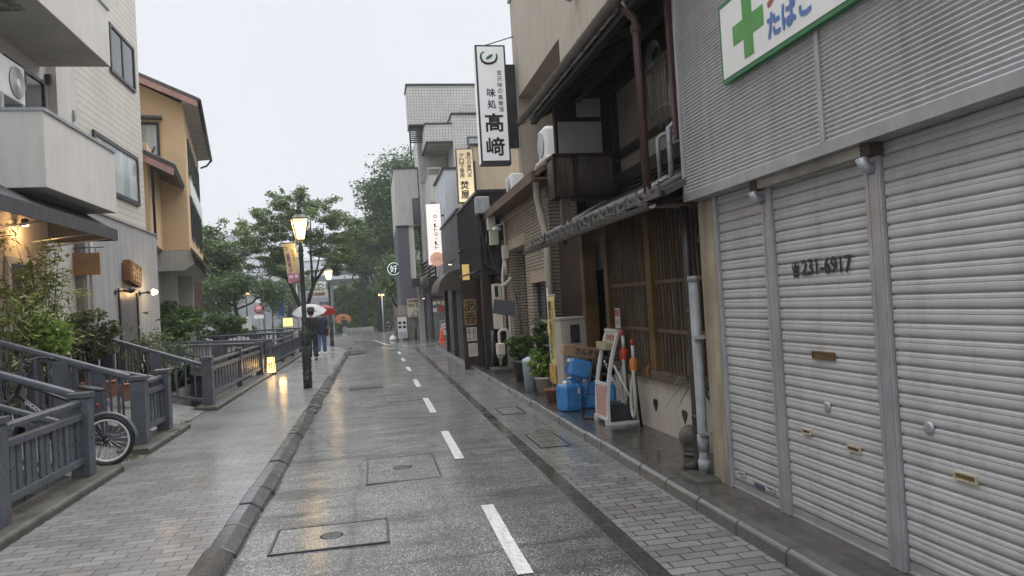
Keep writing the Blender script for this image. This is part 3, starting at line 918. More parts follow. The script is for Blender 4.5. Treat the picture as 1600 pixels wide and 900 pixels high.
part('saddle', sa, M['rubber'], bk, local=True)
hbx = MB(); hbx.tube([(-.77, 0, .84), (-.76, 0, .98)], .014, 8); hbx.tube([(-.70, -.27, 1.0), (-.75, -.15, 1.0), (-.77, 0, .98), (-.75, .15, 1.0), (-.70, .27, 1.0)], .011, 8)
part('handlebar', hbx, M['black'], bk, local=True).location = (-.17, 0, .06)
for s in (-1, 1):
    g_ = MB(); g_.tube([(-.70, s * .27, 1.0), (-.63, s * .30, .985)], .018, 8); part('grip', g_, M['rubber'], bk, local=True).location = (-.17, 0, .06)
br = MB(); br.tube([(-.76, -.18, .99), (-.70, -.2, .94), (-.66, -.24, .94)], .006, 5); br.tube([(-.8, -.05, .96), (-.95, -.05, 1.0), (-.98, -.02, .7), (-.9, 0, .5)], .005, 5)
part('brake_cable', br, M['black'], bk, local=True).location = (-.17, 0, .06)
bs = MB()
def bas(z, ex): return [(-1.16 - ex, -.15 - ex, z), (-.90, -.15 - ex, z), (-.90, .15 + ex, z), (-1.16 - ex, .15 + ex, z), (-1.16 - ex, -.15 - ex, z)]
for z, ex in ((.60, 0), (.66, .012), (.72, .024), (.78, .036), (.84, .05)): bs.tube(bas(z, ex), .005, 4)
for k in range(7):
    y = -.15 + .05 * k; bs.tube([(-1.16, y, .60), (-1.21, y * 1.3, .84)], .004, 4); bs.tube([(-.90, y, .60), (-.90, y * 1.3, .84)], .004, 4)
    x = -1.16 + .043 * k
    for s in (-1, 1): bs.tube([(x, s * .15, .60), (x - .01, s * .2, .84)], .004, 4)
part('basket', bs, M['black'], bk, local=True).location = (-.17, 0, .04)
fd = MB(); fd.tube([(.0 + .305 * math.cos(t), 0, .285 + .305 * math.sin(t)) for t in np.linspace(R_(15), R_(150), 14)], .018, 6)
part('mudguard', fd, plain('grey_mudguard', (.14, .14, .15), .35), bk, local=True)
rf = MB(); rf.lathe((0, 0, 0), [(.028, 0), (.028, .014), (.018, .02)], 12); rf.xf(Matrix.Translation((-.16, -.05, .66)) @ Matrix.Rotation(R_(80), 4, 'Y'))
part('rear_reflector', rf, plain('red_reflector', (.2, .02, .015), .25), bk, local=True)
cr = MB(); cr.lathe((0, 0, 0), [(.075, -.004), (.075, .004)], 20); cr.xf(Matrix.Translation((-.40, -.06, .30)) @ Matrix.Rotation(R_(90), 4, 'X'))
cr.tube([(-.40, -.08, .30), (-.52, -.08, .20)], .01, 6); cr.tube([(-.40, .08, .30), (-.28, .08, .40)], .01, 6)
cr.box(-.57, -.15, .185, -.48, -.085, .205); cr.box(-.32, .085, .40, -.23, .15, .42)
part('crankset', cr, M['silver'], bk, local=True)
ch = MB(); ch.tube([(-.40, -.06, .375), (0, -.06, .325)], .006, 5); ch.tube([(-.40, -.06, .225), (0, -.06, .245)], .006, 5)
part('chain', ch, M['black'], bk, local=True)
tx = MB(); d = (Vector(bb) - Vector(hd_b)).normalized(); u = Vector((0, -1, 0)).cross(d); u = -u if u.z < 0 else u
tx.v = []; write(tx, 'GRACE', Vector(hd_b) + d * .12 + Vector((0, -.026, -.018)), d, u, .22, .034, .003)
part('frame_lettering', tx, M['white'], bk, local=True)
ks = MB(); ks.tube([(-.06, .06, .27), (-.12, .2, .0)], .009, 6)
part('kickstand', ks, M['silver'], bk, local=True)
# ================================================================== RIGHT: shuttered shop
shop = thing('shuttered_shop', 'shop with corrugated silver fascia and closed roller shutters at the right edge', 'building', (4, 3, 0))
M['corr'] = None
def wornmetal(name, col, rough, metal, dent=.25):
    m, nt, b = newmat(name)
    p = pos(nt)
    c = ramp(nt, noise(nt, pos(nt, (1, .5, 1.2)), 1.4, 4), [(.3, [x * .9 for x in col]), (.7, [x * 1.08 for x in col])])
    g = ramp(nt, noise(nt, pos(nt, (4, 4, .3)), 1.5, 6, .7), [(.46, 0), (.80, .40)])       # rain streaks
    c = mixc(nt, g, c, (.12, .11, .10))
    k = ramp(nt, noise(nt, pos(nt, (2.2, 2.2, 5)), 1.3, 8, .75), [(.60, 0), (.72, .35)])      # grime and scuffs
    c = mixc(nt, k, c, (.17, .165, .16))
    r = ramp(nt, noise(nt, pos(nt, (5, 5, 9)), 2.0, 8, .8), [(.72, 0), (.78, .6)])        # rust freckles
    c = mixc(nt, r, c, (.13, .07, .04))
    nt.links.new(c, b.inputs['Base Color'])
    b.inputs['Metallic'].default_value = metal
    nt.links.new(ramp(nt, noise(nt, p, 3.5, 5), [(.3, rough - .09), (.7, rough + .14)]), b.inputs['Roughness'])
    bump(nt, b, noise(nt, pos(nt, (1, 1, .6)), 3.2, 3), dent, .03)
    return m
M['shutter'] = wornmetal('worn_shutter_paint', (.43, .425, .42), .42, .18, .3)
M['corr'] = wornmetal('corrugated_aluminium', (.50, .50, .505), .38, .4, .05)
core = MB(); core.box(2.95, -3, 0, 7.5, 5.8, 5.4); core.box(2.80, -3, 2.36, 2.95, 5.7, 2.46)
part('wall', core, M['conc'], shop)
def corrug(y0, y1, z0, z1, x, pitch=.0275, amp=.0065):
    m = MB(); m.smooth = True; pr_ = []
    n = int((z1 - z0) / pitch * 8)
    for k in range(n + 1):
        z = z0 + (z1 - z0) * k / n
        s = math.sin(2 * math.pi * (z - z0) / pitch)
        pr_.append((x - amp * (abs(s) ** .8) * (1 if s > 0 else -1), z))
    m.strip(pr_, 'y', y0, y1)
    return m
fa = corrug(3.84, 5.72, 2.405, 5.2, 2.60); part('fascia_sheet', fa, M['corr'], shop)
fa = corrug(-2.5, 3.80, 2.405, 5.2, 2.60); part('fascia_sheet', fa, M['corr'], shop)
sm = MB(); sm.box(2.582, 3.802, 2.405, 2.612, 3.838, 5.2)
part('joint_strip', sm, M['silver'], shop, bevel=.004)
ct = MB(); ct.box(2.58, 5.722, 2.34, 2.95, 5.755, 5.2)
part('corner_trim', ct, M['silver'], shop)
bt = MB(); bt.box(2.575, -2.5, 2.335, 2.60, 5.72, 2.403); bt.box(2.60, -2.5, 2.335, 2.95, 5.72, 2.345)
part('bottom_trim', bt, M['silver'], shop)
def shutter(y0, y1, z0, z1, x):
    m = MB(); m.smooth = False; pts = []
    p = .0745; z = z1
    while z > z0 + p * .5:
        prof = [(0.012, 0), (.012, -.007), (.001, -.0085), (-.003, -.016), (-.0038, -.028), (-.0012, -.033), (-.0034, -.038), (-.005, -.050), (-.004, -.062), (.000, -.071), (.012, -.0728)]
        for a, b in prof:
            if z + b > z0: pts.append((x + a, z + b))
        z -= p
    pts.append((x + .014, z0))
    m.strip(pts, 'y', y0, y1)
    return m
def slat_shutter(y0, y1, label=None):
    o = part('roller_shutter', shutter(y0, y1, .09, 2.34, 2.72), M['shutter'], shop, fixn=True, label=label)
    b = MB(); b.box(2.715, y0, .037, 2.745, y1, .10); b.box(2.705, y0, .037, 2.715, y1, .05)
    part('bottom_bar', b, M['silver'], o)
    return o
sA = slat_shutter(4.73, 5.415); sB = slat_shutter(3.625, 4.60); sC = slat_shutter(.4, 3.49)
def post(y0, y1):
    m = MB(); m.box(2.69, y0, .036, 2.77, y1, 2.335); m.box(2.684, y0 + .012, .036, 2.69, y0 + .035, 2.335); m.box(2.684, y1 - .035, .036, 2.69, y1 - .012, 2.335)
    part('shutter_post', m, M['silver'], shop, bevel=.003)
post(4.605, 4.725); post(3.495, 3.62); post(5.42, 5.455)
def slot(o, y, z, wd, hd, mat, dark=True):
    m = MB(); m.box(2.702, y - wd / 2, z - hd / 2, 2.716, y + wd / 2, z - hd / 2 + .009); m.box(2.702, y - wd / 2, z + hd / 2 - .009, 2.716, y + wd / 2, z + hd / 2)
    m.box(2.702, y - wd / 2, z - hd / 2 + .009, 2.716, y - wd / 2 + .009, z + hd / 2 - .009); m.box(2.702, y + wd / 2 - .009, z - hd / 2 + .009, 2.716, y + wd / 2, z + hd / 2 - .009)
    n = MB(); n.box(2.709, y - wd / 2 + .009, z - hd / 2 + .009, 2.7165, y + wd / 2 - .009, z + hd / 2 - .009)
    k = part('letter_slot' if dark else 'pull_handle', m, mat, o)
    part('flap', n, M['brass2'], k)
M['brass'] = plain('brass', (.20, .12, .045), .4, metal=.6, var=.2); M['brass2'] = plain('worn_brass', (.14, .10, .055), .5, metal=.4, var=.3)
M['palebrass'] = plain('pale_anodised', (.52, .46, .33), .4, metal=.4)
slot(sB, 4.13, 1.152, .225, .05, M['brass'])
slot(sB, 4.365, .645, .10, .035, M['palebrass'], False); slot(sB, 3.89, .62, .12, .038, M['palebrass'], False)
slot(sC, 3.06, .64, .14, .042, M['palebrass'], False)
slot(sA, 5.28, .17, .09, .03, M['shutter'], False); slot(sA, 4.86, .155, .1, .03, M['shutter'], False)
def lockd(o, y, z):
    m = MB(); m.lathe((0, 0, 0), [(.034, 0), (.034, .012), (.02, .016)], 16); m.xf(Matrix.Translation((2.72, y, z)) @ Matrix.Rotation(R_(-90), 4, 'Y'))
    part('lock', m, M['galv'], o)
lockd(sB, 4.13, .835); lockd(sC, 3.28, .84)
tl = MB(); write(tl, '☎', (2.7085, 4.415, 1.645), (0, -1, 0), (0, 0, 1), .085, .10, .004)
write(tl, '231-6917', (2.7085, 4.305, 1.655), (0, -1, 0), (0, 0, 1), .50, .095, .007)
part('telephone_number', tl, plain('black_paint', (.025, .025, .025), .5), sB)
sh = MB(); sh.box(2.708, 4.96, .118, 2.7145, 5.1, .148)
part('sticker', sh, plain('navy_sticker', (.05, .06, .10), .4), sA)
# rusty beam and pipe elbows under the fascia
bm_ = MB(); bm_.box(2.635, 3.52, 2.275, 2.70, 4.72, 2.333)
m_rust = plain('rusty_steel', (.38, .36, .31), .6, var=.25, scale=6, dirt=.7)
part('lintel_beam', bm_, m_rust, shop)
M['rust'] = plain('brown_rust', (.06, .04, .028), .8, var=.5, scale=20)
for y in (3.47, 4.66):
    rp = MB(); rp.box(2.625, y, 2.268, 2.705, y + .08, 2.333); part('rust_patch', rp, M['rust'], shop)
for y in (3.54, 4.70):
    e = MB(); e.tube([(2.62, y, 2.265), (2.64, y, 2.215), (2.69, y, 2.20)], .032, 10)
    part('pipe_elbow', e, M['galv'], shop)
# pillar
pi = MB()
pi.prism([(2.70, 5.46), (3.0, 5.46), (3.0, 5.79), (2.74, 5.79), (2.70, 5.75)], 'z', 0, 2.335)
M['pillar'] = plain('stained_cream_render', (.31, .265, .19), .8, var=.25, scale=3.0, streak=True, dirt=.85, grain=.5)
part('pillar', pi, M['pillar'], shop, bevel=.01)
# pharmacy sign
sg = thing('pharmacy_sign', 'white board with green border and green cross on the corrugated fascia', 'sign', (2.56, 4.0, 3.1))
M['green'] = plain('green_paint', (.03, .16, .055), .45, var=.1)
b = MB(); b.box(2.545, 2.2, 3.06, 2.59, 4.88, 3.62)
part('border', b, M['green'], sg)
b = MB(); b.box(2.541, 2.23, 3.09, 2.55, 4.85, 3.59)
part('board', b, plain('sign_white', (.70, .69, .66), .4, var=.05), sg)
b = MB(); g1 = plain('cross_green', (.075, .26, .055), .45, var=.1)
b.box(2.537, 4.42, 3.14, 2.541, 4.54, 3.54); b.box(2.537, 4.54, 3.275, 2.541, 4.68, 3.405); b.box(2.537, 4.28, 3.275, 2.541, 4.42, 3.405)
part('cross', b, g1, sg)
k = MB(); write(k, 'たばこ', (2.5385, 4.24, 3.155), (0, -1, 0), (0, 0, 1), .46, .155, .012)
part('blue_lettering', k, plain('blue_paint', (.09, .17, .40), .5), sg)
k = MB(); write(k, 'クスリ', (2.5385, 4.25, 3.355), (0, -1, 0), (0, 0, 1), .56, .165, .014)
part('red_lettering', k, plain('red_paint', (.36, .06, .05), .5), sg)

# ================================================================== RIGHT: wooden townhouse
M['darkwood'] = wood('dark_weathered_wood', (.006, .005, .0045), (.022, .016, .013), 'z')
M['darkwoody'] = wood('dark_weathered_beams', (.006, .005, .0045), (.024, .017, .014), 'y')
M['redwood'] = wood('red_brown_wood', (.016, .008, .006), (.045, .022, .016), 'z')
M['brownwood'] = wood('brown_wood_post', (.085, .048, .02), (.22, .13, .06), 'z')
M['greywood'] = wood('grey_sun_bleached_wood', (.065, .052, .044), (.20, .17, .14), 'z')
M['greywoody'] = wood('grey_bleached_sill', (.07, .052, .04), (.17, .13, .10), 'y')
M['plaster'] = plain('grey_brown_plaster', (.16, .135, .115), .85, var=.18, scale=2.5, dirt=.4, grain=.3)
M['plasterw'] = plain('pale_plaster', (.26, .255, .245), .85, var=.08, scale=2.5, dirt=.15)
wh = thing('wooden_townhouse', 'old dark wooden townhouse with tiled eaves and lattice windows', 'building', (4, 9, 0))
cw = MB()
cw.box(3.1, 6.1, 0, 3.9, 9.42, .62)
cw_o = part('concrete_wall', cw, plain('pinkish_concrete', (.47, .425, .365), .8, var=.1, scale=2.2, streak=True, grain=.3), wh)
# heart shaped openings, their inner shade painted as flat black plates
for (y, z) in ((8.0, .33), (7.2, .31)):
    h = MB(); pts = []
    for t in np.linspace(0, 2 * math.pi, 25)[:-1]:
        hx = 16 * math.sin(t) ** 3; hz = 13 * math.cos(t) - 5 * math.cos(2 * t) - 2 * math.cos(3 * t) - math.cos(4 * t)
        pts.append((y + hx * .0040, z + hz * .0052))
    h.prism(pts, 'x', 3.090, 3.098)
    part('heart_shade_plate', h, M['black'], cw_o)
si = MB(); si.box(3.04, 6.1, .622, 3.3, 9.5, .73)
part('sill', si, M['greywoody'], wh, bevel=.008)
bod = MB()
bod.box(3.32, 5.85, .73, 7.5, 9.5, 2.75)
bod.box(3.55, 9.5, 0, 7.5, 12.15, 2.75)
bod.box(3.42, 5.85, 2.75, 7.5, 9.9, 4.72); bod.box(3.6, 9.9, 2.75, 7.5, 12.0, 4.8)
part('core_wall', bod, M['darkwood'], wh)
# lattice windows
def lattice(y0, y1, z0, z1, x, pitch=.094, rails=(1.18, 1.72)):
    m = MB(); y = y0 + pitch * .6
    rng = random.Random(5)
    while y < y1 - .02:
        t = rng.uniform(-.004, .004)
        m.box(x, y - .009 + t, z0, x + .02, y + .009 + t, z1); y += pitch
    o = part('lattice', m, M['greywood2'], wh)
    r = MB()
    for z in rails: r.box(x - .012, y0, z - .022, x - .001, y1, z + .022)
    part('lattice_rail', r, M['brownwood2'], o)
M['greywood2'] = wood('lattice_bars', (.085, .058, .04), (.25, .185, .13), 'z')
M['brownwood2'] = wood('lattice_rails', (.08, .055, .033), (.20, .14, .085), 'y')
lattice(7.98, 9.38, .73, 2.56, 3.12); lattice(6.3, 7.83, .73, 2.56, 3.12)
gl_ = MB(); gl_.box(3.22, 6.3, .73, 3.24, 9.4, 2.55)
part('dark_pane', gl_, plain('dark_interior_glass', (.007, .0045, .004), .4, var=.4, spec=.15), wh)
for (a, b_, mt) in ((9.38, 9.52, 'brownwood'), (7.83, 7.98, 'brownwood'), (6.15, 6.3, 'redwood')):
    p = MB(); p.box(3.06, a, .73, 3.22, b_, 2.62); part('post', p, M[mt], wh, bevel=.006)
hb_ = MB(); hb_.box(3.04, 5.85, 2.56, 3.3, 9.55, 2.74)
part('head_beam', hb_, M['redwood'], wh)
# entrance recess
ent = MB(); ent.box(3.40, 9.55, .04, 3.46, 12.1, 1.98)
dd = part('door', ent, M['redwood'], wh)
st2 = MB()
for k in range(12): st2.box(3.385, 9.62 + .19 * k, .06, 3.40, 9.66 + .19 * k, 1.96)
part('door_rail', st2, M['darkwood'], dd)
tp = MB(); tp.box(3.36, 9.55, 2.0, 3.42, 12.1, 2.5); part('transom_panel', tp, M['plasterw'], wh)
p = MB(); p.box(3.08, 10.55, .04, 3.28, 10.72, 2.62); part('post', p, M['brownwood'], wh, bevel=.006)
bdp = MB(); bdp.box(3.10, 10.72, .04, 3.2, 12.02, 2.62); part('board_wall', bdp, M['redwood'], wh)
# lower tiled eave
le = MB(); le.prism([(2.42, 2.40), (3.45, 2.88), (3.45, 2.94), (2.40, 2.45)], 'y', 5.72, 10.9)
leo = part('lower_roof', le, M['rooftile'], wh)
M['eavetile'] = plain('grey_eave_tile', (.065, .062, .058), .5, var=.25, scale=6, dirt=.3)
tt = MB()
for k in range(19):
    y = 5.86 + .272 * k
    tt.tube([(2.40, y + .136, 2.455), (3.44, y + .136, 2.965)], .04, 8)
part('roof_tiles', tt, M['rooftile'], leo)
for k in range(19):
    y = 5.86 + .272 * k; ed_ = MB(); rj = random.Random(k)
    ed_.prism([(y - .132, 2.385), (y + .132, 2.385), (y + .134, 2.515), (y + .10, 2.455), (y + .04, 2.428), (y - .04, 2.428), (y - .10, 2.455), (y - .134, 2.515)], 'x', 2.345, 2.368)
    jz, jx, jt = rj.uniform(-.014, .010) - .02 * math.sin(k / 18 * math.pi), rj.uniform(-.012, .012), rj.uniform(-.06, .06)
    ed_.v = [(p[0] + jx, p[1], p[2] + jz + (p[1] - y) * jt) for p in ed_.v]
    part('eave_tile', ed_, M['eavetile'], leo, bevel=.004)
gu = MB(); gu.smooth = True
gu.strip([(2.295 + .042 * math.cos(t), 2.335 + .042 * math.sin(t)) for t in np.linspace(R_(180), R_(360), 9)], 'y', 5.75, 10.95)
gu.strip([(2.295 + .037 * math.cos(t), 2.335 + .037 * math.sin(t)) for t in np.linspace(R_(360), R_(180), 9)], 'y', 5.75, 10.95)
part('lower_gutter', gu, plain('grey_green_gutter', (.075, .07, .062), .5, var=.25, scale=6), wh)
for y in np.arange(5.95, 10.9, .45):
    gk = MB(); gk.tube([(2.345, y, 2.34), (2.295, y, 2.285), (2.245, y, 2.335), (2.26, y, 2.37), (2.4, y, 2.39)], .005, 4); part('gutter_hook', gk, M['black'], wh)
rf_ = MB()
for y in np.arange(6.0, 10.9, .4): rf_.beam((2.46, y, 2.375), (3.3, y, 2.75), .05, .06)
rf_.box(2.46, 5.8, 2.36, 2.52, 10.9, 2.395)
part('lower_rafters', rf_, M['darkwood'], wh)
# upper storey wall panels
up = MB(); up.box(3.36, 5.9, 2.98, 3.415, 9.5, 4.4); part('upper_plaster', up, M['plaster'], wh)
ub = MB()
for z in (3.0, 3.42, 4.32): ub.box(3.30, 5.9, z, 3.37, 9.52, z + .1)
for y in (6.0, 7.2, 8.4, 9.42): ub.box(3.29, y, 2.95, 3.37, y + .11, 4.45)
ub.beam((3.28, 5.9, 3.1), (3.28, 9.4, 3.12), .05, .16)
part('upper_beams', ub, M['darkwoody'], wh)
bl_ = MB(); bl_.box(3.315, 6.15, 3.12, 3.335, 7.15, 3.42); bl_.box(3.315, 7.32, 3.12, 3.335, 8.35, 3.42)
part('low_panel', bl_, M['plasterw'], wh)
# wing wall facing down the street: white panel over a bamboo screen
wg = MB(); wg.prism([(2.58, 2.97), (3.62, 2.97), (3.62, 4.80), (2.58, 4.28)], 'y', 9.82, 9.92)
wgo = part('wing_wall', wg, M['darkwood'], wh)
wp_ = MB(); wp_.box(2.62, 9.79, 3.54, 3.24, 9.82, 4.03); wp_.box(2.9, 9.79, 4.10, 3.24, 9.82, 4.35)
part('wing_panel', wp_, plain('wing_plaster', (.33, .32, .305), .8, var=.1, dirt=.2), wgo)
sc2 = MB(); rng = random.Random(2)
x = 2.50
while x < 3.38:
    sc2.tube([(x, 9.60 + rng.uniform(-.004, .004), 2.985), (x + rng.uniform(-.004, .004), 9.60, 3.53)], .007, 5); x += .021
y = 9.62
while y < 9.98:
    sc2.tube([(2.485, y, 2.985), (2.485, y, 3.53)], .007, 5); y += .022
o = part('bamboo_screen', sc2, M['greywood'], wgo)
sf2 = MB(); sf2.box(2.47, 9.575, 2.96, 3.40, 9.63, 3.0); sf2.box(2.47, 9.575, 3.51, 3.40, 9.63, 3.55); sf2.box(2.47, 9.61, 3.24, 3.40, 9.63, 3.27)
for x in (2.46, 2.74, 3.38): sf2.box(x, 9.575, 2.96, x + .035, 9.63, 3.55)
sf2.box(2.465, 9.63, 2.96, 2.5, 10.0, 3.0); sf2.box(2.465, 9.63, 3.51, 2.5, 10.0, 3.55)
sf2.box(2.5, 9.62, 2.95, 3.40, 9.95, 2.965)
part('screen_frame', sf2, M['redwood'], o)
ps = MB(); ps.box(2.56, 9.66, 2.32, 2.62, 9.72, 2.96); ps.box(2.66, 9.66, 2.4, 2.70, 9.72, 2.96)
part('screen_post', ps, M['greywood'], o)
# upper eave
ue = MB(); ue.prism([(2.34, 4.20), (5.2, 5.62), (5.2, 5.74), (2.32, 4.27)], 'y', 5.6, 10.35)
ueo = part('upper_roof', ue, M['rooftile'], wh)
tt = MB()
for k in range(9):
    y = 5.80 + .55 * k; tt.tube([(2.27, y, 4.285), (5.2, y, 5.76)], .045, 8)
part('upper_roof_tiles', tt, M['rooftile'], ueo)
ra = MB()
for y in np.arange(5.8, 10.3, .36): ra.beam((2.40, y, 4.175), (3.6, y, 4.77), .055, .075)
ra.box(2.36, 5.65, 4.13, 2.44, 10.33, 4.20); ra.beam((2.9, 5.7, 4.36), (2.9, 10.3, 4.36), .1, .14)
part('upper_rafters', ra, M['darkwood'], ueo)
gu = MB(); gu.smooth = True
gu.strip([(2.235 + .062 * math.cos(t), 4.215 + .062 * math.sin(t)) for t in np.linspace(R_(180), R_(360), 9)], 'y', 5.6, 10.45)
gu.strip([(2.235 + .056 * math.cos(t), 4.215 + .056 * math.sin(t)) for t in np.linspace(R_(360), R_(180), 9)], 'y', 5.6, 10.45)
for y in np.arange(5.8, 10.4, .5): gu.tube([(2.32, y, 4.19), (2.25, y, 4.13), (2.185, y, 4.20), (2.25, y, 4.28), (2.36, y, 4.25)], .007, 4)
part('upper_gutter', gu, plain('brown_gutter', (.12, .10, .085), .5, var=.25, scale=6), wh)
rpipe = MB(); rpipe.tube([(2.30, 6.22, 4.20), (2.36, 6.2, 4.12), (2.42, 6.2, 4.06), (2.43, 6.2, 3.98), (2.43, 6.16, 2.44)], .036, 10)
rpipe.tube([(2.43, 6.16, 2.46), (2.46, 6.12, 2.38), (2.60, 6.02, 2.36), (2.83, 5.86, 2.33)], .036, 10)
rpipe.lathe((2.43, 6.16, 2.42), [(.05, 0), (.05, .05)], 12); rpipe.lathe((2.43, 6.2, 3.93), [(.05, 0), (.05, .06)], 12)
part('red_downpipe', rpipe, plain('oxide_red_pipe', (.075, .036, .029), .4, var=.25, scale=5, streak=True), wh)
rs = MB(); rs.beam((2.62, 5.86, 2.9), (2.60, 5.86, 4.6), .07, .06); rs.beam((2.75, 5.82, 3.2), (2.75, 5.82, 4.7), .06, .08)
part('end_post', rs, plain('red_brown_strut', (.075, .036, .030), .5, var=.3, streak=True), wh)
# silver bracket, small cage and box by the end post
sbk = thing('steel_pipe_bracket', 'pair of galvanised bent pipes on the lower eave of the wooden townhouse', 'bracket', (2.75, 6.1, 2.6))
m = MB(); m.tube([(2.62, 6.32, 2.62), (2.62, 6.32, 3.0), (2.65, 6.28, 3.03), (2.85, 6.2, 3.05)], .02, 8)
m.tube([(2.62, 6.06, 2.6), (2.62, 6.06, 3.04), (2.66, 6.02, 3.08), (2.95, 5.95, 3.08)], .026, 8)
part('pipe', m, M['galv'], sbk)
m = MB(); m.beam((2.56, 6.0, 2.60), (2.56, 6.75, 2.56), .04, .03)
part('rail', m, M['silver'], sbk)
mbx = MB(); mbx.box(2.60, 5.86, 3.20, 2.70, 5.98, 3.40)
solo('junction_box', mbx, M['greywood'], 'small weathered box fixed beside the red brown end post', 'utility box', bevel=.006)
cg = MB(); rng = random.Random(4)
for k in range(9): cg.tube([(2.60 + .002 * k, 6.02 + .05 * k, 3.05 + rng.uniform(0, .1)), (2.60, 6.02 + .05 * k, 3.62)], .006, 5)
for z in (3.25, 3.6): cg.tube([(2.60, 5.98, z), (2.62, 6.46, z)], .009, 5)
solo('bamboo_screen', cg, M['greywood'], 'little vertical bamboo screen under the eave beside the end post', 'screen')
wr = MB()
for k in range(6):
    r = .10 + .012 * k; wr.tube([(2.56 - .006 * k, 6.1 + r * math.cos(t), 3.70 + r * .7 * math.sin(t)) for t in np.linspace(0, 2 * math.pi, 18)], .005, 4, False)
solo('coiled_cable', wr, M['black'], 'coil of black cable above the little bamboo screen', 'cable')
hl = MB(); hl.tube([(3.0, 6.0, 2.28), (2.9, 6.05, 2.12), (2.86, 6.05, 2.02)], .05, 8); hl.box(2.92, 5.98, 1.94, 3.05, 6.12, 2.14)
solo('eave_light', hl, M['greywood'], 'weathered box under the lower eave beside the red downpipe', 'utility box')
# downpipes between the shops
dpp = MB(); dpp.tube([(2.67, 5.95, 2.33), (2.67, 5.96, 1.6), (2.67, 5.98, .14), (2.65, 6.0, .09), (2.57, 6.05, .06)], .034, 10)
for z in (.5, 1.4, 2.1): dpp.lathe((2.67, 5.965, z), [(.042, 0), (.042, .03)], 12)
solo('black_downpipe', dpp, plain('black_pipe', (.028, .026, .026), .4, var=.3), 'black downpipe with a kicked out foot beside the cream pillar', 'drainpipe')
dpp = MB(); dpp.tube([(2.67, 5.86, 1.70), (2.67, 5.86, .10), (2.66, 5.87, .05)], .042, 12); dpp.lathe((2.67, 5.86, 1.68), [(.05, 0), (.05, .045)], 14)
dpp.lathe((2.67, 5.86, .24), [(.048, 0), (.048, .14)], 14); dpp.lathe((2.67, 5.86, .08), [(.052, 0), (.052, .09)], 14)
dpp.box(2.62, 5.78, 1.19, 2.72, 5.83, 1.22); dpp.box(2.62, 5.78, .385, 2.72, 5.83, .41)
solo('grey_downpipe', dpp, plain('weathered_grey_pipe', (.255, .265, .275), .5, var=.25, scale=8, streak=True, dirt=.4), 'weathered grey plastic downpipe against the cream pillar', 'drainpipe')
bx_ = MB(); bx_.box(2.50, 5.62, -.1, 2.95, 6.12, .055)
solo('concrete_block', bx_, M['moss_conc'], 'broken concrete block under the two downpipes', 'block', bevel=.02)
pg = MB(); pg.beam((2.62, 6.02, 1.5), (2.62, 6.02, 2.4), .05, .03)
# ================================================================== RIGHT: brick fronted house
M['slimbrick'] = bricks('slim_tan_bricks', 'y', 'z', .30, .062, .008, (.30, .24, .185), (.38, .31, .24), (.035, .03, .028), offset=.5, rough=.6, roughm=.8, bmp=.9, var=.12, dirt=.25)
M['slimbrickf'] = bricks('slim_tan_bricks_return', 'x', 'z', .30, .062, .008, (.30, .24, .185), (.38, .31, .24), (.035, .03, .028), offset=.5, rough=.6, roughm=.8, bmp=.9, var=.12, dirt=.25)
bh = thing('brick_fronted_house', 'low house faced with slim tan bricks beyond the wooden townhouse', 'building', (4, 15, 0))
bw = MB()
bw.box(3.0, 12.17, 0, 3.5, 12.6, 3.72); bw.box(3.0, 12.6, 0, 3.5, 13.82, 1.22); bw.box(3.0, 12.6, 1.92, 3.5, 13.82, 3.72)
bw.box(3.0, 13.82, 0, 3.5, 14.33, 3.72); bw.box(3.0, 14.33, 2.72, 3.5, 15.92, 3.72); bw.box(3.0, 15.92, 0, 3.5, 18.2, 3.72)
part('wall', bw, M['slimbrick'], bh)
nb = MB(); nb.box(3.9, 14.0, 0, 4.0, 16.2, 2.72); part('porch_wall', nb, M['slimbrick'], bh)
nb = MB(); nb.box(3.5, 15.92, 0, 3.9, 16.05, 2.72); nb.box(3.01, 15.905, 0, 3.5, 15.92, 2.70); part('porch_side', nb, M['slimbrickf'], bh)
lt_ = MB(); lt_.box(2.985, 14.2, 2.72, 3.02, 16.05, 2.95); lt_.box(2.985, 12.5, 1.92, 3.02, 13.9, 2.12); lt_.box(2.985, 12.5, 1.10, 3.02, 13.9, 1.22)
lt_.box(3.02, 14.33, 2.700, 3.9, 15.92, 2.72)
part('lintel', lt_, plain('tan_render', (.36, .29, .22), .7, var=.08), bh)
window(bh, 3.14, 12.6, 13.82, 1.22, 1.92, 1, 'glass', axis='-x', fw=.05)
pdo = MB(); pdo.box(3.84, 14.6, 0.04, 3.88, 15.6, 2.1); part('porch_door', pdo, M['alu'], bh)
ro = MB(); ro.prism([(2.66, 3.60), (5.4, 5.1), (5.4, 5.2), (2.64, 3.68)], 'y', 11.6, 18.2)
part('roof', ro, plain('brown_sheet_roof', (.14, .10, .075), .5, var=.25, scale=3, streak=True), bh)
fs = MB(); fs.box(2.61, 11.6, 3.52, 2.66, 18.25, 3.69); fs.box(2.66, 11.6, 3.55, 3.0, 18.2, 3.585)
part('fascia_board', fs, wood('brown_fascia', (.07, .045, .03), (.18, .12, .08), 'y'), bh)
ledge = MB(); ledge.box(2.96, 12.2, 3.38, 3.0, 18.2, 3.44); part('cornice', ledge, plain('tan_cornice', (.34, .27, .21), .7), bh)
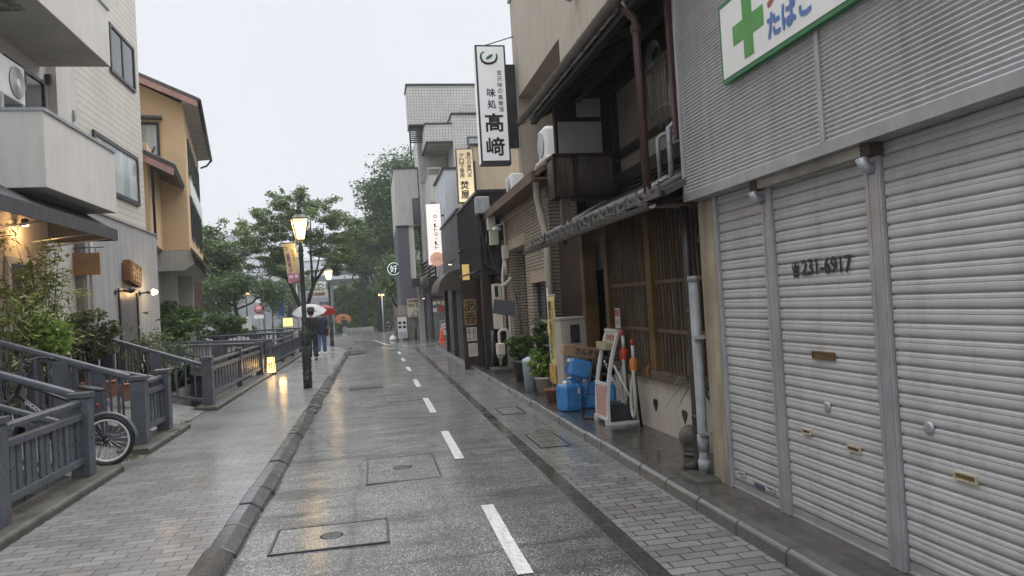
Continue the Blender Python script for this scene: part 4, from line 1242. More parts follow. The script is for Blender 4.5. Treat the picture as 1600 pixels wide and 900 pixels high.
# long pale pipe bending over the brick house, pole beside it
pl_ = MB(); pl_.tube([(3.05, 11.2, 3.86), (2.88, 11.5, 3.86), (2.78, 11.75, 3.78), (2.75, 11.9, 3.6), (2.78, 12.0, 3.3), (2.83, 12.0, 3.0), (2.88, 12.0, 2.75), (2.90, 12.0, 2.45), (2.90, 12.0, .1)], .062, 12)
for z in (3.4, 3.15, 2.9, 2.62, 2.0, 1.4): pl_.lathe((2.79 + (3.4 - z) * .12 if z > 2.5 else 2.90, 12.0, z), [(.066, 0), (.066, .012)], 12)
solo('duct_pipe', pl_, plain('ivory_duct', (.46, .43, .36), .5, var=.12, scale=4, streak=True), 'thick ivory pipe bending down past the wing wall to the pavement', 'pipe')
jb = MB(); jb.box(2.98, 11.2, 3.22, 3.10, 11.55, 3.5)
solo('wall_box', jb, M['cream_box'], 'square ivory box hung beside the bend of the thick ivory pipe', 'utility box', bevel=.008)
ac2 = thing('air_conditioner', 'round shouldered white air conditioner on the brick house roof by the wing wall', 'air conditioner', (3.1, 12.4, 4.0))
b = MB(); b.box(3.04, 12.3, 4.02, 3.35, 12.85, 4.60); part('casing', b, M['white'], ac2, bevel=.06)
b = MB(); b.prism([(12.58 + .22 * math.cos(t), 4.31 + .22 * math.sin(t)) for t in np.linspace(0, 2 * math.pi, 24)[:-1]], 'x', 3.02, 3.035); part('fan_grille', b, M['galv'], ac2)
b = MB(); b.box(3.08, 12.35, 3.80, 3.3, 12.42, 4.02); b.box(3.0, 12.7, 3.80, 3.3, 12.8, 4.02); part('bracket', b, M['galv'], ac2)
ac3 = thing('air_conditioner', 'small white air conditioner low on the brick roof under the tall sign', 'air conditioner', (3.2, 15.6, 3.95))
b = MB(); b.box(3.0, 15.3, 3.93, 3.28, 15.95, 4.32); part('casing', b, M['white'], ac3, bevel=.03)
b = MB(); b.prism([(15.6 + .15 * math.cos(t), 4.13 + .15 * math.sin(t)) for t in np.linspace(0, 2 * math.pi, 24)[:-1]], 'x', 2.98, 2.995); part('fan_grille', b, M['galv'], ac3)
b = MB(); b.box(3.02, 15.35, 3.78, 3.25, 15.41, 3.93); b.box(3.02, 15.84, 3.78, 3.25, 15.9, 3.93); part('bracket', b, M['galv'], ac3)
# ================================================================== RIGHT: tall beige concrete building behind
M['beige'] = plain('beige_render', (.40, .35, .285), .8, var=.07, scale=1.0, streak=True, grain=.3)
tb = thing('beige_concrete_building', 'tall plain beige concrete building rising behind the wooden townhouse', 'building', (6, 14, 0))
b = MB()
b.box(3.85, 10.4, 0, 9, 13.95, 9.3); b.box(3.85, 13.95, 6.72, 9, 18.5, 9.3); b.box(3.85, 18.12, 0, 9, 18.5, 6.72); b.box(5.6, 13.95, 0, 9, 18.12, 6.72)
b.box(3.80, 7.5, 6.6, 9, 10.35, 9.4)
part('wall', b, M['beige'], tb)
b = MB(); b.box(3.80, 10.4, 9.3, 9, 18.56, 9.38); part('coping', b, M['galv'], tb)
vn = MB(); vn.tube([(3.85, 12.6, 7.0), (3.74, 12.6, 7.0), (3.70, 12.6, 6.92)], .07, 10); part('vent_hood', vn, M['galv'], tb)
# tall white sign
ts = thing('tall_shop_sign', 'tall white vertical sign with black brush characters and a green dot emblem', 'sign', (3.2, 18, 5))
b = MB(); b.box(2.80, 18.0, 5.02, 3.56, 18.28, 8.02)
part('box', b, plain('sign_case_dark', (.03, .03, .032), .4), ts)
b = MB(); b.box(2.845, 17.985, 5.12, 3.515, 18.0, 7.975); b.box(2.785, 18.02, 5.06, 2.799, 18.26, 7.99)
part('face', b, emit('sign_face_white', (.92, .95, 1), .12, (.66, .66, .66)), ts)
M['ink'] = plain('ink_black', (.012, .012, .012), .6)
k = MB()
xd, yd = (1, 0, 0), (0, 0, 1)
vwrite(k, '金沢味の真骨頂', (3.375, 17.982, 7.40), xd, yd, .155, .002, gap=.22)
part('small_lettering', k, M['ink'], ts)
k = MB(); vwrite(k, '味処', (3.14, 17.982, 6.96), xd, yd, .29, .008, gap=.28)
part('middle_lettering', k, M['ink'], ts)
k = MB(); vwrite(k, '髙﨑', (3.17, 17.982, 6.36), xd, yd, .60, .022, gap=.26)
part('large_lettering', k, M['ink'], ts)
k = MB()
pts = [(2.95, 7.80), (2.93, 7.70), (2.97, 7.60), (3.07, 7.55), (3.20, 7.555), (3.30, 7.61), (3.34, 7.70), (3.335, 7.79)]
k.tube([(a, 17.982, z) for a, z in pts], [.022, .026, .03, .032, .03, .028, .024, .018], 8); k.tube([(2.96, 17.982, 7.815), (3.03, 17.982, 7.835)], [.02, .012], 6)
part('bowl_emblem', k, M['ink'], ts)
k = MB(); k.prism([(3.15 + .085 * math.cos(t) + .03 * math.sin(t), 7.715 + .06 * math.sin(t) + .03 * math.cos(t)) for t in np.linspace(0, 2 * math.pi, 18)[:-1]], 'y', 17.972, 17.984)
part('emblem_dot', k, M['green'], ts)
k = MB(); k.box(3.56, 18.05, 5.45, 3.80, 18.2, 7.55)
part('bracket_panel', k, M['black'], ts)
k = MB(); k.tube([(2.95, 18.15, 8.02), (3.86, 18.3, 8.35)], .014, 6); part('stay', k, M['black'], ts)
k = MB(); k.box(3.56, 18.1, 6.0, 3.86, 18.16, 6.06); part('stay', k, M['black'], ts)
# ================================================================== RIGHT: black timber restaurant
M['blackwood'] = wood('black_charred_boards', (.010, .009, .009), (.038, .033, .03), 'z')
M['blackbrown'] = wood('dark_brown_boards', (.022, .016, .012), (.065, .05, .038), 'z')
br_ = thing('black_timber_restaurant', 'black boarded timber restaurant front with dark posts along the pavement', 'building', (3.5, 19, 0))
b = MB()
b.box(2.52, 17.05, 2.25, 6, 17.3, 4.18); b.box(2.52, 17.3, 2.25, 6, 21.4, 4.2)
b.box(3.1, 17.3, 0, 6, 21.6, 2.25); b.box(2.95, 17.05, 0, 6, 17.3, 2.25)
part('upper_wall', b, M['blackwood'], br_)
cp = MB(); cp.prism([(17.0, 4.18), (21.45, 4.2), (21.45, 4.27), (17.0, 4.25)], 'x', 2.48, 6); part('coping', cp, M['black'], br_)
for (y, w_, m) in ((17.0, .22, 'blackwood'), (18.45, .10, 'blackbrown'), (19.9, .12, 'blackbrown'), (21.3, .12, 'blackbrown')):
    p = MB(); p.box(2.50, y, 0.0, 2.66, y + w_, 2.3); part('post', p, M[m], br_, bevel=.006)
p = MB(); p.box(2.58, 18.55, .05, 2.62, 19.9, 2.25); part('board_panel', p, M['blackbrown'], br_)
p = MB(); p.box(2.72, 17.22, .05, 2.76, 18.45, 2.2); part('door', p, M['redwood'], br_)
p = MB(); p.tube([(2.62, 17.75, .75), (2.62, 17.75, 2.15)], .05, 8); part('red_pole', p, plain('red_lacquer', (.30, .055, .025), .4, var=.15), br_)
p = MB(); p.box(2.60, 20.02, .05, 2.63, 21.3, 2.2); dpn = part('glass_door', p, plain('frosted_door', (.16, .15, .145), .2, var=.2), br_)
p = MB(); p.box(2.585, 20.3, 1.2, 2.60, 20.75, 1.85); part('lit_notice', p, emit('lit_notice_white', (.95, .97, 1), .9), dpn)
nv = MB(); nv.box(2.55, 21.46, 0, 6, 27.0, 4.35); part('navy_wall', nv, plain('dark_navy_sheet', (.045, .05, .065), .5, var=.15, streak=True), br_)
nc = MB(); nc.prism([(21.5, 4.35), (27.0, 4.35), (27.0, 4.42), (21.5, 4.42)], 'x', 2.50, 6); part('navy_coping', nc, M['black'], br_)
# battens on the boards
bt_ = MB()
for k in range(22): bt_.box(2.508, 17.1 + .2 * k, 2.25, 2.52, 17.13 + .2 * k, 4.18)
part('batten', bt_, M['blackwood'], br_)
ra_ = MB(); pr_ = [(2.55 - .65 * math.cos(t), 2.02 + .62 * math.sin(t)) for t in np.linspace(0, R_(90), 10)]
ra_.smooth = True; ra_.strip(pr_, 'y', 21.9, 24.6); ra_.smooth = False
ra_.prism(pr_ + [(2.55, 2.02)], 'y', 21.88, 21.9)
ra_.box(1.895, 21.9, 1.98, 1.93, 24.6, 2.04)
solo('barrel_awning', ra_, plain('rusty_sheet_awning', (.065, .048, .038), .6, metal=0, var=.35, scale=4, streak=True), 'rusty barrel shaped awning over the restaurant entrance', 'awning')
aps = MB(); aps.box(1.94, 22.0, -.04, 2.02, 22.1, 2.02); aps.box(1.94, 24.4, -.04, 2.02, 24.5, 2.02)
solo('awning_posts', aps, M['blackbrown'], 'dark timber posts carrying the rusty barrel awning', 'posts') if False else None
for yy, nm in ((22.0, 'near'), (24.4, 'far')):
    p = MB(); p.box(2.30, yy, -.02, 2.42, yy + .12, 2.5); solo('timber_post', p, M['blackbrown'], f'dark timber post under the {nm} end of the rusty barrel awning', 'post', 'posts of the barrel awning')
# signs on its front
def flat_sign(name, label, x0, x1, z0, z1, y, mat, cat='sign', th=.03, group=None):
    b = MB(); b.box(x0, y, z0, x1, y + th, z1)
    t = thing(name, label, cat, ((x0 + x1) / 2, y, z0), group=group)
    part('board', b, mat, t)
    return t
M['cedar'] = wood('cedar_board', (.20, .11, .045), (.36, .22, .10), 'z')
M['paper'] = plain('paper', (.58, .55, .48), .7, var=.08, scale=8)
def facing(name, label, y0, y1, z0, z1, x, mat, cat, group=None, th=.03):
    b = MB(); b.box(x - th, y0, z0, x, y1, z1); t = thing(name, label, cat, (x, (y0 + y1) / 2, z0), group=group); part('board', b, mat, t); return t
XD, ZD = (0, -1, 0), (0, 0, 1)
t = flat_sign('wooden_name_board', 'cedar name board with two black brush characters on the dark restaurant front', 2.21, 2.51, 1.06, 1.72, 18.4, M['cedar'])
k = MB(); vwrite(k, 'あ香', (2.36, 18.398, 1.69), (1, 0, 0), ZD, .30, .008); part('lettering', k, M['ink'], t)
k = MB(); k.box(2.16, 18.43, -.05, 2.58, 18.5, 2.2); part('backing_board', k, M['blackbrown'], t)
t = flat_sign('paper_notice', 'upper paper notice under the cedar name board', 2.25, 2.50, .66, 1.0, 18.4, M['paper'], 'notice')
k = MB(); vwrite(k, '金沢の', (2.43, 18.398, .98), (1, 0, 0), ZD, .1, .003); part('red_lettering', k, plain('notice_red', (.30, .06, .05), .6), t)
k = MB(); vwrite(k, 'おでん', (2.31, 18.398, .98), (1, 0, 0), ZD, .1, .003); part('lettering', k, M['ink'], t)
t = flat_sign('paper_notice', 'lower paper notice with fine print below the upper one', 2.27, 2.50, .27, .60, 18.4, M['paper'], 'notice')
k = MB()
for i in range(7): k.box(2.29, 18.397, .34 + .033 * i, 2.48, 18.3995, .348 + .033 * i)
part('fine_print', k, plain('fine_print', (.25, .23, .2), .7), t)
t = flat_sign('yellow_plate', 'small tilted yellow plate on an arm above the cedar name board', 2.28, 2.46, 2.10, 2.62, 18.9, emit('yellow_plate', (.9, .62, .2), .25, (.6, .42, .15)))
k = MB(); k.tube([(2.46, 18.92, 2.5), (2.7, 18.92, 2.56)], .012, 6); part('arm', k, M['black'], t)
wo_ = MB(); wo_.box(2.46, 18.9, 1.96, 2.50, 19.6, 2.6); solo('dark_shutter_board', wo_, M['blackbrown'], 'dark projecting board beside the small tilted yellow plate', 'board')
# flood lamps
def flood(label, x, y, z, lit):
    t = thing('flood_lamp', label, 'lamp', (x, y, z), group='small lamps on the black restaurant')
    b = MB(); b.tube([(x + .2, y, z + .1), (x, y, z)], .02, 6); b.lathe((x, y, z - .07), [(.06, 0), (.05, .05), (.02, .09)], 10); part('body', b, M['black'], t)
    if lit:
        k = MB(); k.lathe((x, y, z - .075), [(.05, 0), (.05, .004)], 10); part('bulb', k, emit('small_warm_bulb', (1, .72, .35), 9), t)
flood('small lit lamp on the dark navy wall', 2.4, 23.0, 2.93, True)
flood('small unlit lamp on the black boards near the yellow plate', 2.36, 19.9, 3.05, False)
# meters, pipes and cables between the black restaurant and the brick front
mb_ = thing('meter_cabinet', 'narrow ivory meter cabinet on the wall beside the black post', 'utility box', (2.92, 17, 1.0))
b = MB(); b.box(2.70, 16.62, .98, 2.88, 16.98, 2.02); part('casing', b, M['cream_box'], mb_, bevel=.01)
b = MB(); b.box(2.72, 16.605, 1.72, 2.80, 16.62, 1.96); part('window', b, M['black'], mb_)
b = MB(); b.box(2.70, 16.60, .99, 2.875, 16.62, 1.44); part('cover', b, M['cream_box'], mb_, bevel=.006)
b = MB(); b.box(2.88, 16.7, 1.0, 3.0, 16.9, 2.0); part('backing', b, M['darkwood'], mb_)
gm = thing('gas_meter', 'ivory gas meter with looping pipes on a low concrete block', 'gas meter', (2.72, 16.3, .1))
b = MB(); b.tube([(2.70, 16.2, .2), (2.70, 16.2, .92), (2.74, 16.2, .97), (2.86, 16.2, .97), (2.90, 16.2, .92), (2.90, 16.2, .12)], .034, 10)
part('pipe', b, M['cream_box'], gm)
b = MB(); b.box(2.62, 16.08, .42, 2.80, 16.3, .68); b.lathe((2.71, 16.2, .34), [(.06, 0), (.085, .05), (.085, .08)], 12); part('meter', b, M['cream_box'], gm, bevel=.02)
b = MB(); b.box(2.50, 15.9, -.05, 2.98, 16.6, .13); part('plinth', b, M['moss_conc'], gm, bevel=.01)
tb_ = thing('cable_terminal', 'grey metal cable terminal box at the top corner of the black restaurant', 'utility box', (2.6, 16.9, 3.6))
b = MB(); b.box(2.42, 16.72, 3.66, 2.74, 17.0, 4.05); part('casing', b, M['galv'], tb_, bevel=.02)
b = MB(); b.box(2.5, 17.0, 3.7, 2.7, 17.06, 3.95); part('bracket', b, M['black'], tb_)
jt = thing('service_boxes', 'pair of stained ivory service boxes under the corner of the brick house roof', 'utility box', (2.75, 16.5, 2.9))
b = MB(); b.box(2.62, 16.42, 3.24, 2.80, 16.6, 3.55); part('upper_box', b, M['cream_box'], jt, bevel=.008)
b = MB(); b.box(2.66, 16.45, 2.90, 2.86, 16.62, 3.235); part('lower_box', b, M['cream_box'], jt, bevel=.008)
b = MB(); b.box(2.80, 16.5, 3.0, 3.0, 16.56, 3.4); part('bracket', b, M['black'], jt)
jt2 = MB(); jt2.box(2.86, 15.98, 2.55, 2.98, 16.2, 2.85); jt2.tube([(2.93, 16.1, 2.85), (2.93, 16.1, 3.3), (2.9, 16.1, 3.4)], .02, 6); jt2.tube([(2.92, 16.1, 2.55), (2.92, 16.1, 2.2)], .03, 8)
solo('cable_box', jt2, M['cream_box'], 'small ivory cable box on the bricks with a cable going up', 'utility box')
cb_ = MB(); rng = random.Random(9)
for k in range(7):
    x = 2.52 + .05 * k; cb_.tube([(x, 16.95, 3.75), (x + rng.uniform(-.05, .1), 16.9, 3.2), (x + .1 + rng.uniform(-.1, .1), 16.8, 2.7 + rng.uniform(-.3, .2)), (2.84, 16.6, 2.2 + rng.uniform(-.15, .15)), (2.9, 16.4, 2.05)], .014, 5)
cb_.tube([(2.2, 18.9, 2.3), (2.45, 17.8, 2.35), (2.6, 16.95, 2.5), (2.66, 16.9, 3.2)], .022, 6)
cb_.tube([(2.74, 16.85, 3.9), (2.9, 16.8, 3.6), (2.9, 16.6, 3.0), (2.85, 16.5, 2.5)], .016, 5)
cb_.box(2.78, 16.45, 2.25, 2.95, 16.8, 2.75)
solo('cable_bundle', cb_, M['black'], 'tangle of black cables hanging at the corner of the black restaurant', 'cables')
ec = MB(); ec.tube([(2.96, 16.25, 2.75), (2.88, 16.25, 2.3), (2.86, 16.25, 2.1), (2.86, 16.25, 1.0)], .035, 8); ec.tube([(2.84, 16.4, 1.97), (2.88, 16.1, 1.98), (2.97, 15.8, 2.1)], .035, 8)
solo('cable_conduit', ec, M['cream_box'], 'ivory conduit rising above the gas meter with a swan neck', 'conduit')
fl_ = MB(); fl_.lathe((2.78, 16.2, 3.2), [(.11, 0), (.09, .06), (.03, .1)], 12); fl_.tube([(2.78, 16.2, 3.3), (2.96, 16.2, 3.36)], .02, 6)
solo('wall_lamp', fl_, M['white'], 'small white shaded lamp under the brick house eave', 'lamp')
wd_ = MB(); wd_.tube([(2.65, 16.75, .95), (2.62, 16.75, .3), (2.6, 16.8, .08)], .05, 8)
solo('black_waste_pipe', wd_, M['black'], 'short black pipe with a bend between black post and gas meter', 'pipe')
# ================================================================== incense sign, white and beige neighbours, octo sign
be = thing('beige_low_building', 'plain beige building behind the tall white sign', 'building', (5, 26, 0))
b = MB(); b.box(3.62, 25.6, 0, 10, 33, 7.15); b.box(3.3, 26.3, 0, 3.62, 32, 6.4); part('wall', b, plain('light_beige_render', (.50, .40, .28), .8, var=.06, streak=True), be)
b = MB(); b.box(3.58, 25.55, 7.15, 10, 33, 7.22); part('coping', b, M['alu'], be)
wpn = thing('white_clad_building', 'narrow pale blue white clad building beside the lit incense sign', 'building', (3, 29, 0))
b = MB(); b.box(2.95, 27.6, 0, 5, 31.5, 4.3); b.box(2.83, 27.6, 4.3, 5, 31.5, 6.7); part('wall', b, plain('blueish_white_sheet', (.52, .56, .62), .5, var=.04, streak=True), wpn)
b = MB(); b.box(2.74, 27.55, 6.7, 5, 31.5, 6.78); part('coping', b, M['alu'], wpn)
inc = thing('incense_shop_sign', 'yellowish backlit vertical sign with thin black characters', 'sign', (3.3, 25, 5))
b = MB(); b.box(3.02, 25.0, 5.06, 3.62, 25.2, 6.92); part('box', b, M['black'], inc)
def glowface():
    m, nt, b = newmat('backlit_yellow_acrylic')
    s = node(nt, 'ShaderNodeSeparateXYZ'); nt.links.new(pos(nt), s.inputs[0])
    r = node(nt, 'ShaderNodeMapRange'); r.inputs['From Min'].default_value = 5.0; r.inputs['From Max'].default_value = 6.6; r.inputs['To Min'].default_value = .5; r.inputs['To Max'].default_value = .16
    nt.links.new(s.outputs['Z'], r.inputs['Value'])
    b.inputs['Base Color'].default_value = (.56, .47, .32, 1); b.inputs['Emission Color'].default_value = (1, .78, .45, 1)
    nt.links.new(r.outputs[0], b.inputs['Emission Strength'])
    return m
b = MB(); b.box(3.05, 24.985, 5.09, 3.59, 25.0, 6.89); part('face', b, glowface(), inc)
k = MB(); vwrite(k, '香りの専門店', (3.45, 24.982, 6.80), (1, 0, 0), ZD, .145, .004); vwrite(k, 'アロマ香房', (3.2, 24.982, 6.74), (1, 0, 0), ZD, .165, .005); vwrite(k, '焚屋', (3.26, 24.982, 5.83), (1, 0, 0), ZD, .33, .012, gap=.16)
part('lettering', k, M['ink'], inc)
k = MB(); k.box(3.3, 25.2, 5.3, 3.36, 25.6, 5.36); k.box(3.3, 25.2, 6.5, 3.36, 25.6, 6.56); k.box(3.28, 25.56, 5.2, 3.75, 25.62, 6.6); part('bracket', k, M['black'], inc)
oc = thing('lightbox_sign', 'pale pink backlit vertical sign with a round salmon disc at its foot', 'sign', (2.4, 28, 3))
b = MB(); b.box(2.10, 28.05, 3.12, 2.70, 28.3, 5.50); part('box', b, M['galv'], oc)
b = MB(); b.box(2.13, 28.035, 3.16, 2.67, 28.05, 5.47); part('face', b, emit('backlit_pink_white', (1, .90, .86), .42, (.62, .58, .56)), oc)
k = MB(); vwrite(k, 'O・ιトO・ιト', (2.46, 28.03, 5.08), (1, 0, 0), ZD, .17, .003, gap=.25); part('lettering', k, M['ink'], oc)
k = MB(); k.prism([(2.44 + .27 * math.cos(t), 3.36 + .27 * math.sin(t)) for t in np.linspace(0, 2 * math.pi, 30)[:-1]], 'y', 27.93, 28.02); ds = part('disc', k, emit('salmon_disc', (.9, .5, .38), .25, (.6, .33, .25)), oc)
k = MB(); write(k, 'ぷち', (2.28, 27.926, 3.3), (1, 0, 0), ZD, .3, .13, .006); part('disc_lettering', k, plain('pale_orange', (.7, .45, .3), .6), ds)
k = MB(); k.box(2.68, 28.1, 3.5, 2.8, 28.2, 3.56); k.box(2.68, 28.1, 5.0, 2.8, 28.2, 5.06); part('bracket', k, M['black'], oc)
lv = thing('slatted_screen', 'dark horizontal slatted screen above the lit lamp by the tiled building', 'screen', (2.4, 29.5, 2.6))
b = MB()
for k in range(6):
    b.beam((2.36, 28.7, 2.74 + .16 * k), (2.36, 35.4, 2.74 + .16 * k), .10, .05)
for y_ in (28.8, 32, 35.3): b.box(2.40, y_, 2.66, 2.46, y_ + .08, 3.62)
part('slats', b, M['darkwoody'], lv)
ro_ = MB(); ro_.lathe((0, 0, 0), [(.2, -.03), (.22, 0), (.2, .03)], 24); ro_.xf(Matrix.Translation((1.98, 28.9, 2.55)) @ Matrix.Rotation(R_(90), 4, 'X') @ Matrix.Rotation(R_(25), 4, 'Y'))
solo('round_sign', ro_, plain('faded_brown_disc', (.16, .13, .11), .5, var=.2), 'faded round disc sign beside the slatted screen', 'sign')
flood('small lit lamp under the slatted screen', 1.95, 29.5, 1.98, True)
# ================================================================== tiled apartment building at the corner
M['gtile'] = bricks('grey_wall_tiles', 'x', 'z', .15, .15, .012, (.50, .485, .455), (.56, .545, .51), (.27, .26, .25), offset=0, rough=.5, var=.08)
M['gtiley'] = bricks('grey_wall_tiles_side', 'y', 'z', .15, .15, .012, (.50, .485, .455), (.56, .545, .51), (.27, .26, .25), offset=0, rough=.5, var=.08)
ga = thing('tiled_apartment_building', 'grey tiled apartment building with stepped balconies on the far corner', 'building', (5, 41, 0))
def mix_wall(boxes, name='wall'):
    a = MB()
    for bb in boxes:
        x0, y0, z0, x1, y1, z1 = bb
        a.mat(0); a.quad((x0, y0, z0), (x1, y0, z0), (x1, y0, z1), (x0, y0, z1)); a.quad((x0, y1, z0), (x1, y1, z0), (x1, y1, z1), (x0, y1, z1))
        a.mat(1); a.quad((x0, y0, z0), (x0, y1, z0), (x0, y1, z1), (x0, y0, z1)); a.quad((x1, y0, z0), (x1, y1, z0), (x1, y1, z1), (x1, y0, z1))
        a.mat(2); a.quad((x0, y0, z1), (x1, y0, z1), (x1, y1, z1), (x0, y1, z1)); a.quad((x0, y0, z0), (x1, y0, z0), (x1, y1, z0), (x0, y1, z0))
    return a
gm3 = [M['gtile'], M['gtiley'], M['soffit']]
part('wall', mix_wall([(4.25, 36, 2.9, 12, 50, 10.95), (2.24, 38.0, 11.0, 12, 39.6, 13.0), (2.7, 39.0, 2.9, 4.25, 42, 11.0), (3.5, 38.0, 9.6, 4.25, 39, 11.0), (4.85, 36.6, 10.95, 12, 38, 11.6)]), gm3, ga)
cp = MB(); cp.box(2.18, 37.95, 13.0, 12, 39.7, 13.1); cp.box(4.2, 35.95, 10.95, 12, 37.9, 11.05); part('coping', cp, M['alu'], ga)
bo = part('balcony', mix_wall([(2.92, 36, 9.66, 4.24, 43, 10.5)]), gm3, ga)
c_ = MB(); c_.box(2.88, 35.96, 10.5, 4.24, 43, 10.56); c_.box(2.9, 35.98, 9.56, 4.24, 36.1, 9.66); c_.box(2.9, 36.1, 9.56, 3.0, 43, 9.66); part('balcony_edge', c_, M['alu'], bo)
bo = part('balcony', mix_wall([(2.96, 36, 6.65, 4.24, 41, 8.0)]), gm3, ga)
c_ = MB(); c_.box(2.9, 35.96, 8.3, 4.24, 36.02, 8.36); c_.box(2.9, 36.02, 8.3, 2.96, 41, 8.36)
for k in range(5): c_.box(2.91, 36 + 1.2 * k, 8.0, 2.95, 36.04 + 1.2 * k, 8.3)
part('balcony_railing', c_, M['silver'], bo)
lo_ = MB()
for k in range(9): lo_.box(2.3, 38.3, 10.1 + .1 * k, 3.48, 38.36, 10.16 + .1 * k)
lo_.box(2.26, 38.35, 9.2, 2.34, 38.45, 11.0); part('louvre', lo_, M['alu'], ga)
gd = MB(); gd.box(2.75, 38.9, 8.2, 4.2, 39, 9.5); part('recess_wall', gd, M['conc'], ga)
window(ga, 36.0, 4.95, 6.1, 9.0, 9.85, 1, 'glass_pale', axis='y')
gf2 = MB(); gf2.box(2.66, 37.0, -.4, 12, 50, 2.9); part('ground_floor', gf2, plain('slate_blue_render', (.10, .10, .12), .7, var=.12, streak=True), ga)
gp2 = MB(); gp2.box(2.28, 38.6, -.4, 2.56, 38.95, 3.0); part('tiled_pillar', gp2, M['gtile'], ga)
gdr = MB(); gdr.box(2.85, 36.95, -.2, 3.6, 37.0, 1.95); dO = part('door', gdr, plain('grey_glass_door', (.16, .17, .18), .15, var=.2), ga)
k = MB(); k.box(2.80, 36.9, -.2, 2.86, 37, 2.05); k.box(3.58, 36.9, -.2, 3.64, 37, 2.05); k.box(2.80, 36.9, 1.95, 3.64, 37, 2.05); part('door_frame', k, M['alu'], dO)
for i, (x, z, s, c) in enumerate(((2.97, 1.72, .16, (.6, .6, .58)), (3.18, 1.74, .16, (.6, .5, .4)), (3.4, 1.7, .2, (.45, .35, .25)), (2.97, 1.38, .2, (.62, .62, .6)), (3.3, 1.42, .3, (.3, .05, .05)))):
    k = MB(); k.box(x - s / 2, 36.93, z - s / 2, x + s / 2, 36.945, z + s / 2); part('notice', k, plain('notice_paper', c, .6), dO)
cn = MB(); cn.box(1.9, 36.6, 2.62, 3.4, 38.5, 3.0); part('entrance_canopy', cn, M['alu'], ga)
# corner wing: pale above, slate blue below, old concrete base
wg2 = thing('corner_wing_building', 'narrow corner building, pale render above and slate blue render below', 'building', (2, 40, 0))
b = MB(); b.box(1.40, 39.6, 5.95, 2.65, 46, 9.0); part('upper_wall', b, plain('pale_grey_render', (.50, .49, .46), .75, var=.06, streak=True), wg2)
b = MB(); b.box(1.42, 39.62, 1.7, 2.0, 46, 5.93); b.box(2.0, 39.62, 1.7, 2.26, 46, 3.0); part('blue_wall', b, plain('slate_blue_wall', (.115, .115, .14), .7, var=.1, streak=True), wg2)
b = MB(); b.box(2.0, 39.7, 3.0, 2.3, 45, 5.94); part('white_column', b, M['white_render'], wg2)
b = MB(); b.box(1.40, 39.58, -.5, 2.24, 46, 1.7); part('old_base', b, plain('old_stained_concrete', (.30, .28, .235), .85, var=.25, scale=3, streak=True, dirt=.5), wg2)
b = MB(); b.box(1.36, 39.55, 9.0, 2.7, 46, 9.07); b.box(1.36, 39.56, 5.90, 2.05, 40.0, 5.97); part('coping', b, M['alu'], wg2)
window(wg2, 39.6, 2.3, 2.62, 6.0, 7.4, 0, 'glass', axis='y', fw=.04)
t = flat_sign('parking_sign', 'cream parking notice board with a blue P square on the corner wall', 1.72, 2.44, 1.06, 2.04, 39.45, plain('cream_board', (.55, .50, .40), .5))
k = MB(); write(k, '武家屋敷', (1.76, 39.446, 1.83), (1, 0, 0), ZD, .62, .16, .008); write(k, '寺町', (1.76, 39.446, 1.60), (1, 0, 0), ZD, .36, .17, .008); part('lettering', k, plain('brown_print', (.16, .08, .03), .6), t)
k = MB(); k.box(2.2, 39.44, 1.58, 2.4, 39.449, 1.79); kk = part('p_square', k, plain('navy_square', (.03, .07, .2), .5), t)
k = MB(); write(k, 'P', (2.26, 39.436, 1.61), (1, 0, 0), ZD, .09, .15, .01); part('p_letter', k, M['white'], kk)
k = MB(); k.box(1.75, 39.443, 1.09, 2.41, 39.449, 1.54); part('map_panel', k, M['paper'], t)
k = MB(); k.tube([(1.95, 39.44, 1.2), (2.05, 39.44, 1.4), (2.2, 39.44, 1.38), (2.3, 39.44, 1.2)], .02, 5); k.tube([(1.85, 39.44, 1.15), (2.35, 39.44, 1.15)], .015, 5); part('map_lines', k, plain('map_red', (.4, .12, .08), .6), t)
rs_ = thing('round_neon_sign', 'round dark sign with a thin white glowing ring and character', 'sign', (1.2, 41, 3.6))
D = MB(); D.lathe((0, 0, 0), [(.36, -.05), (.36, .05)], 28); D.xf(Matrix.Translation((1.16, 41, 3.75)) @ Matrix.Rotation(R_(90), 4, 'X')); part('disc', D, plain('dark_green_disc', (.02, .03, .025), .4), rs_)
k = MB(); k.tube([(1.16 + .33 * math.cos(t), 40.93, 3.75 + .33 * math.sin(t)) for t in np.linspace(0, 2 * math.pi, 30)], .016, 6, False); part('ring', k, emit('ring_white', (.85, 1, .92), .45), rs_)
k = MB(); write(k, '好', (.96, 40.93, 3.55), (1, 0, 0), ZD, .40, .40); part('character', k, emit('char_white', (.85, 1, .92), .4), rs_)
k = MB(); k.tube([(1.5, 41, 3.75), (1.6, 41, 3.75)], .03, 6); part('arm', k, M['black'], rs_)
# ground items at the corner
def cone_at(label, x, y, s=1.0):
    z = zg(y); t = thing('traffic_cone', label, 'traffic cone', (x, y, z), group='orange traffic cones')
    b = MB(); b.box(x - .19 * s, y - .19 * s, z, x + .19 * s, y + .19 * s, z + .03); b.lathe((x, y, z + .03), [(.14 * s, 0), (.11 * s, .2 * s), (.062 * s, .45 * s), (.03 * s, .67 * s)], 16)
    part('body', b, plain('orange_plastic', (.75, .12, .04), .45, var=.08), t)
    for a in (.24, .42):
        k = MB(); k.lathe((x, y, z + a * s), [((.108 - (a - .18) * .20) * s, 0), ((.106 - (a - .18) * .20 - .022) * s, .11 * s)], 16); part('band', k, M['white'], t)
cone_at('traffic cone in front of the white barrier by the tiled building', 2.92, 33.2)
ba = thing('sign_barrier', 'low metal barrier with white direction board behind the traffic cone', 'barrier', (3.5, 34.2, zg(34.2)))
z = zg(34.2); b = MB()
